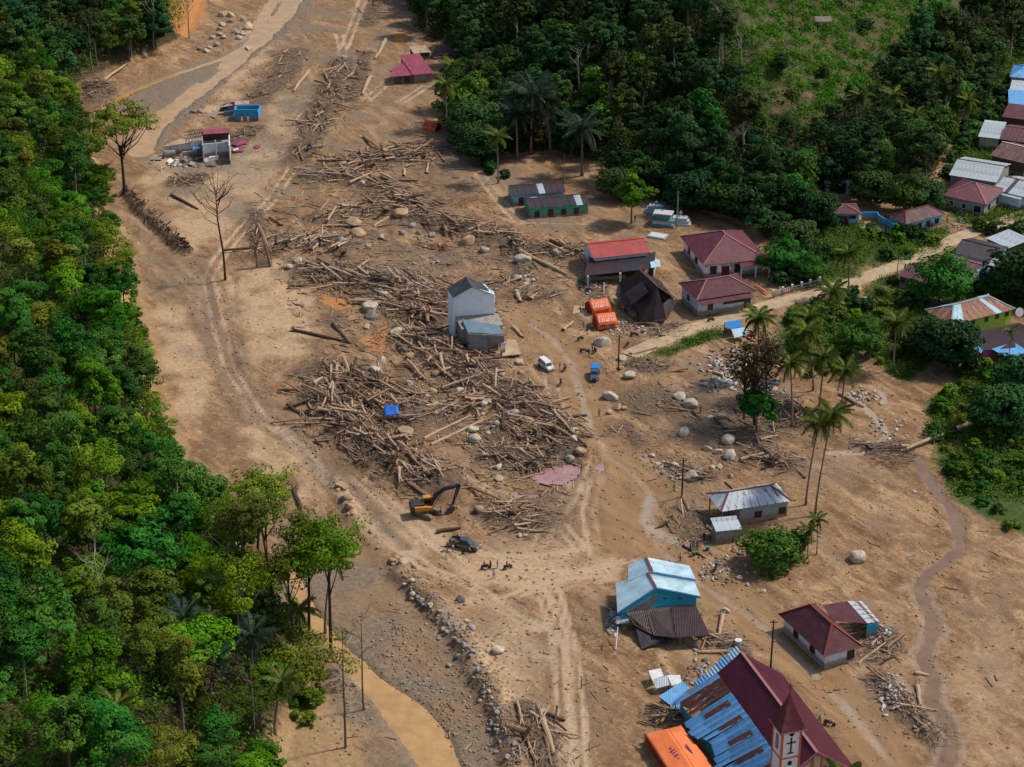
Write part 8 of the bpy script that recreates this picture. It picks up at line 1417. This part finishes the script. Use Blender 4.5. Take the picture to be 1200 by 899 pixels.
s = Site('orange_plank', 'orange plank lying on the fallen trunk at the knoll', 'plank', 1110, 504); MB().bar(s.pt(1100,507,1.1), s.pt(1119,499,1.1), 0.8, 0.12).obj('board', mat('orange_board',(0.6,0.26,0.08)), s.root); MB().bar(s.pt(1104,506,0.6), s.pt(1107,508,0.6), 0.2, 0.9).obj('batten', TIMBER, s.root)
s = Site('concrete_slab', 'flat pale concrete slab left of the orange tents', 'slab', 678, 364); s.slab('slab_top', M_CONC, [(671,367,0.15),(688,368,0.15),(687,359,0.15),(673,358,0.15)], 0.3); s.slab('slab_edge', CONCRETE, [(671,368.5,0.1),(696,369,0.1),(696,367.6,0.1),(671,367.4,0.1)], 0.2)
s = Site('hill_hut', 'small open hut with weathered grey roof on the cleared slope', 'hut', 964, 32); pz = G(964,32); s.root.location = pz; MB().slab([(-2.2,-1.5,2.0),(2.2,-1.5,2.0),(2.2,1.5,2.6),(-2.2,1.5,2.6)],0.08).obj('roof_sheet', mat('weathered_thatch',(0.22,0.19,0.16),(0.12,0.10,0.085),2), s.root)
for dx in (-1.9,1.9):
    for dy in (-1.2,1.2): MB().box((dx,dy,0.8),(0.12,0.12,2.8)).obj('post', DARKTIMBER, s.root)
s = Site('hill_hut', 'low white roofed shelter on the bare hillside patch under the yellowing palm', 'hut', 1092, 124); pz = G(1092,124); s.root.location = pz; MB().slab([(-2.0,-1.0,1.4),(2.0,-1.0,1.2),(2.0,1.2,1.7),(-2.0,1.2,1.9)],0.08).obj('roof_sheet', SILVER2, s.root)
for dx in (-1.7,1.7):
    for dy in (-0.8,0.9): MB().box((dx,dy,0.4),(0.1,0.1,2.0)).obj('post', DARKTIMBER, s.root)
# banana plants by the pale zinc roof
BL = []; bs = np.random.RandomState(2)
def banana_leaf():
    V, F = [], []; n_ = 8
    for i in range(n_+1):
        t = i/n_; w_ = 0.32*math.sin(math.pi*min(1,0.08+t*0.9))**0.7; x_, z_ = 2.4*t*(1-0.15*t), 1.5*t-1.5*t*t; V += [(x_,-w_,z_-0.08),(x_,0,z_),(x_,w_,z_-0.08)]
    for i in range(n_): a = 3*i; F += [(a,a+1,a+4,a+3),(a+1,a+2,a+5,a+4)]
    return np_mesh('leaf', np.array(V), np.array(F), LF_B, np.full(len(V),0.7))
BLM = banana_leaf()
for k, (u, v, lab) in enumerate(((1145,156,'banana plant at the left corner of the pale zinc roof'),(1152,160,'banana plant below the eave of the pale zinc roof'),(1140,166,'lowest banana plant by the pale zinc roof'),(1068,398,'banana plant beside the earth path'),(1080,362,'banana plant by the big round tree'))):
    p = G(u, v); t = thing('banana_plant', lab, 'plant', p, k, 'banana plants'); MB().tube([(0,0,-0.2),(0,0,1.6),(0,0,2.4)],[0.18,0.14,0.1],8).obj('stem', mat('banana_stem',(0.12,0.14,0.05)), t)
    for i in range(8): inst(BLM, 'leaf', t, (0,0,2.2), (0,-0.35+0.12*(i % 3),i*0.8), 0.9)
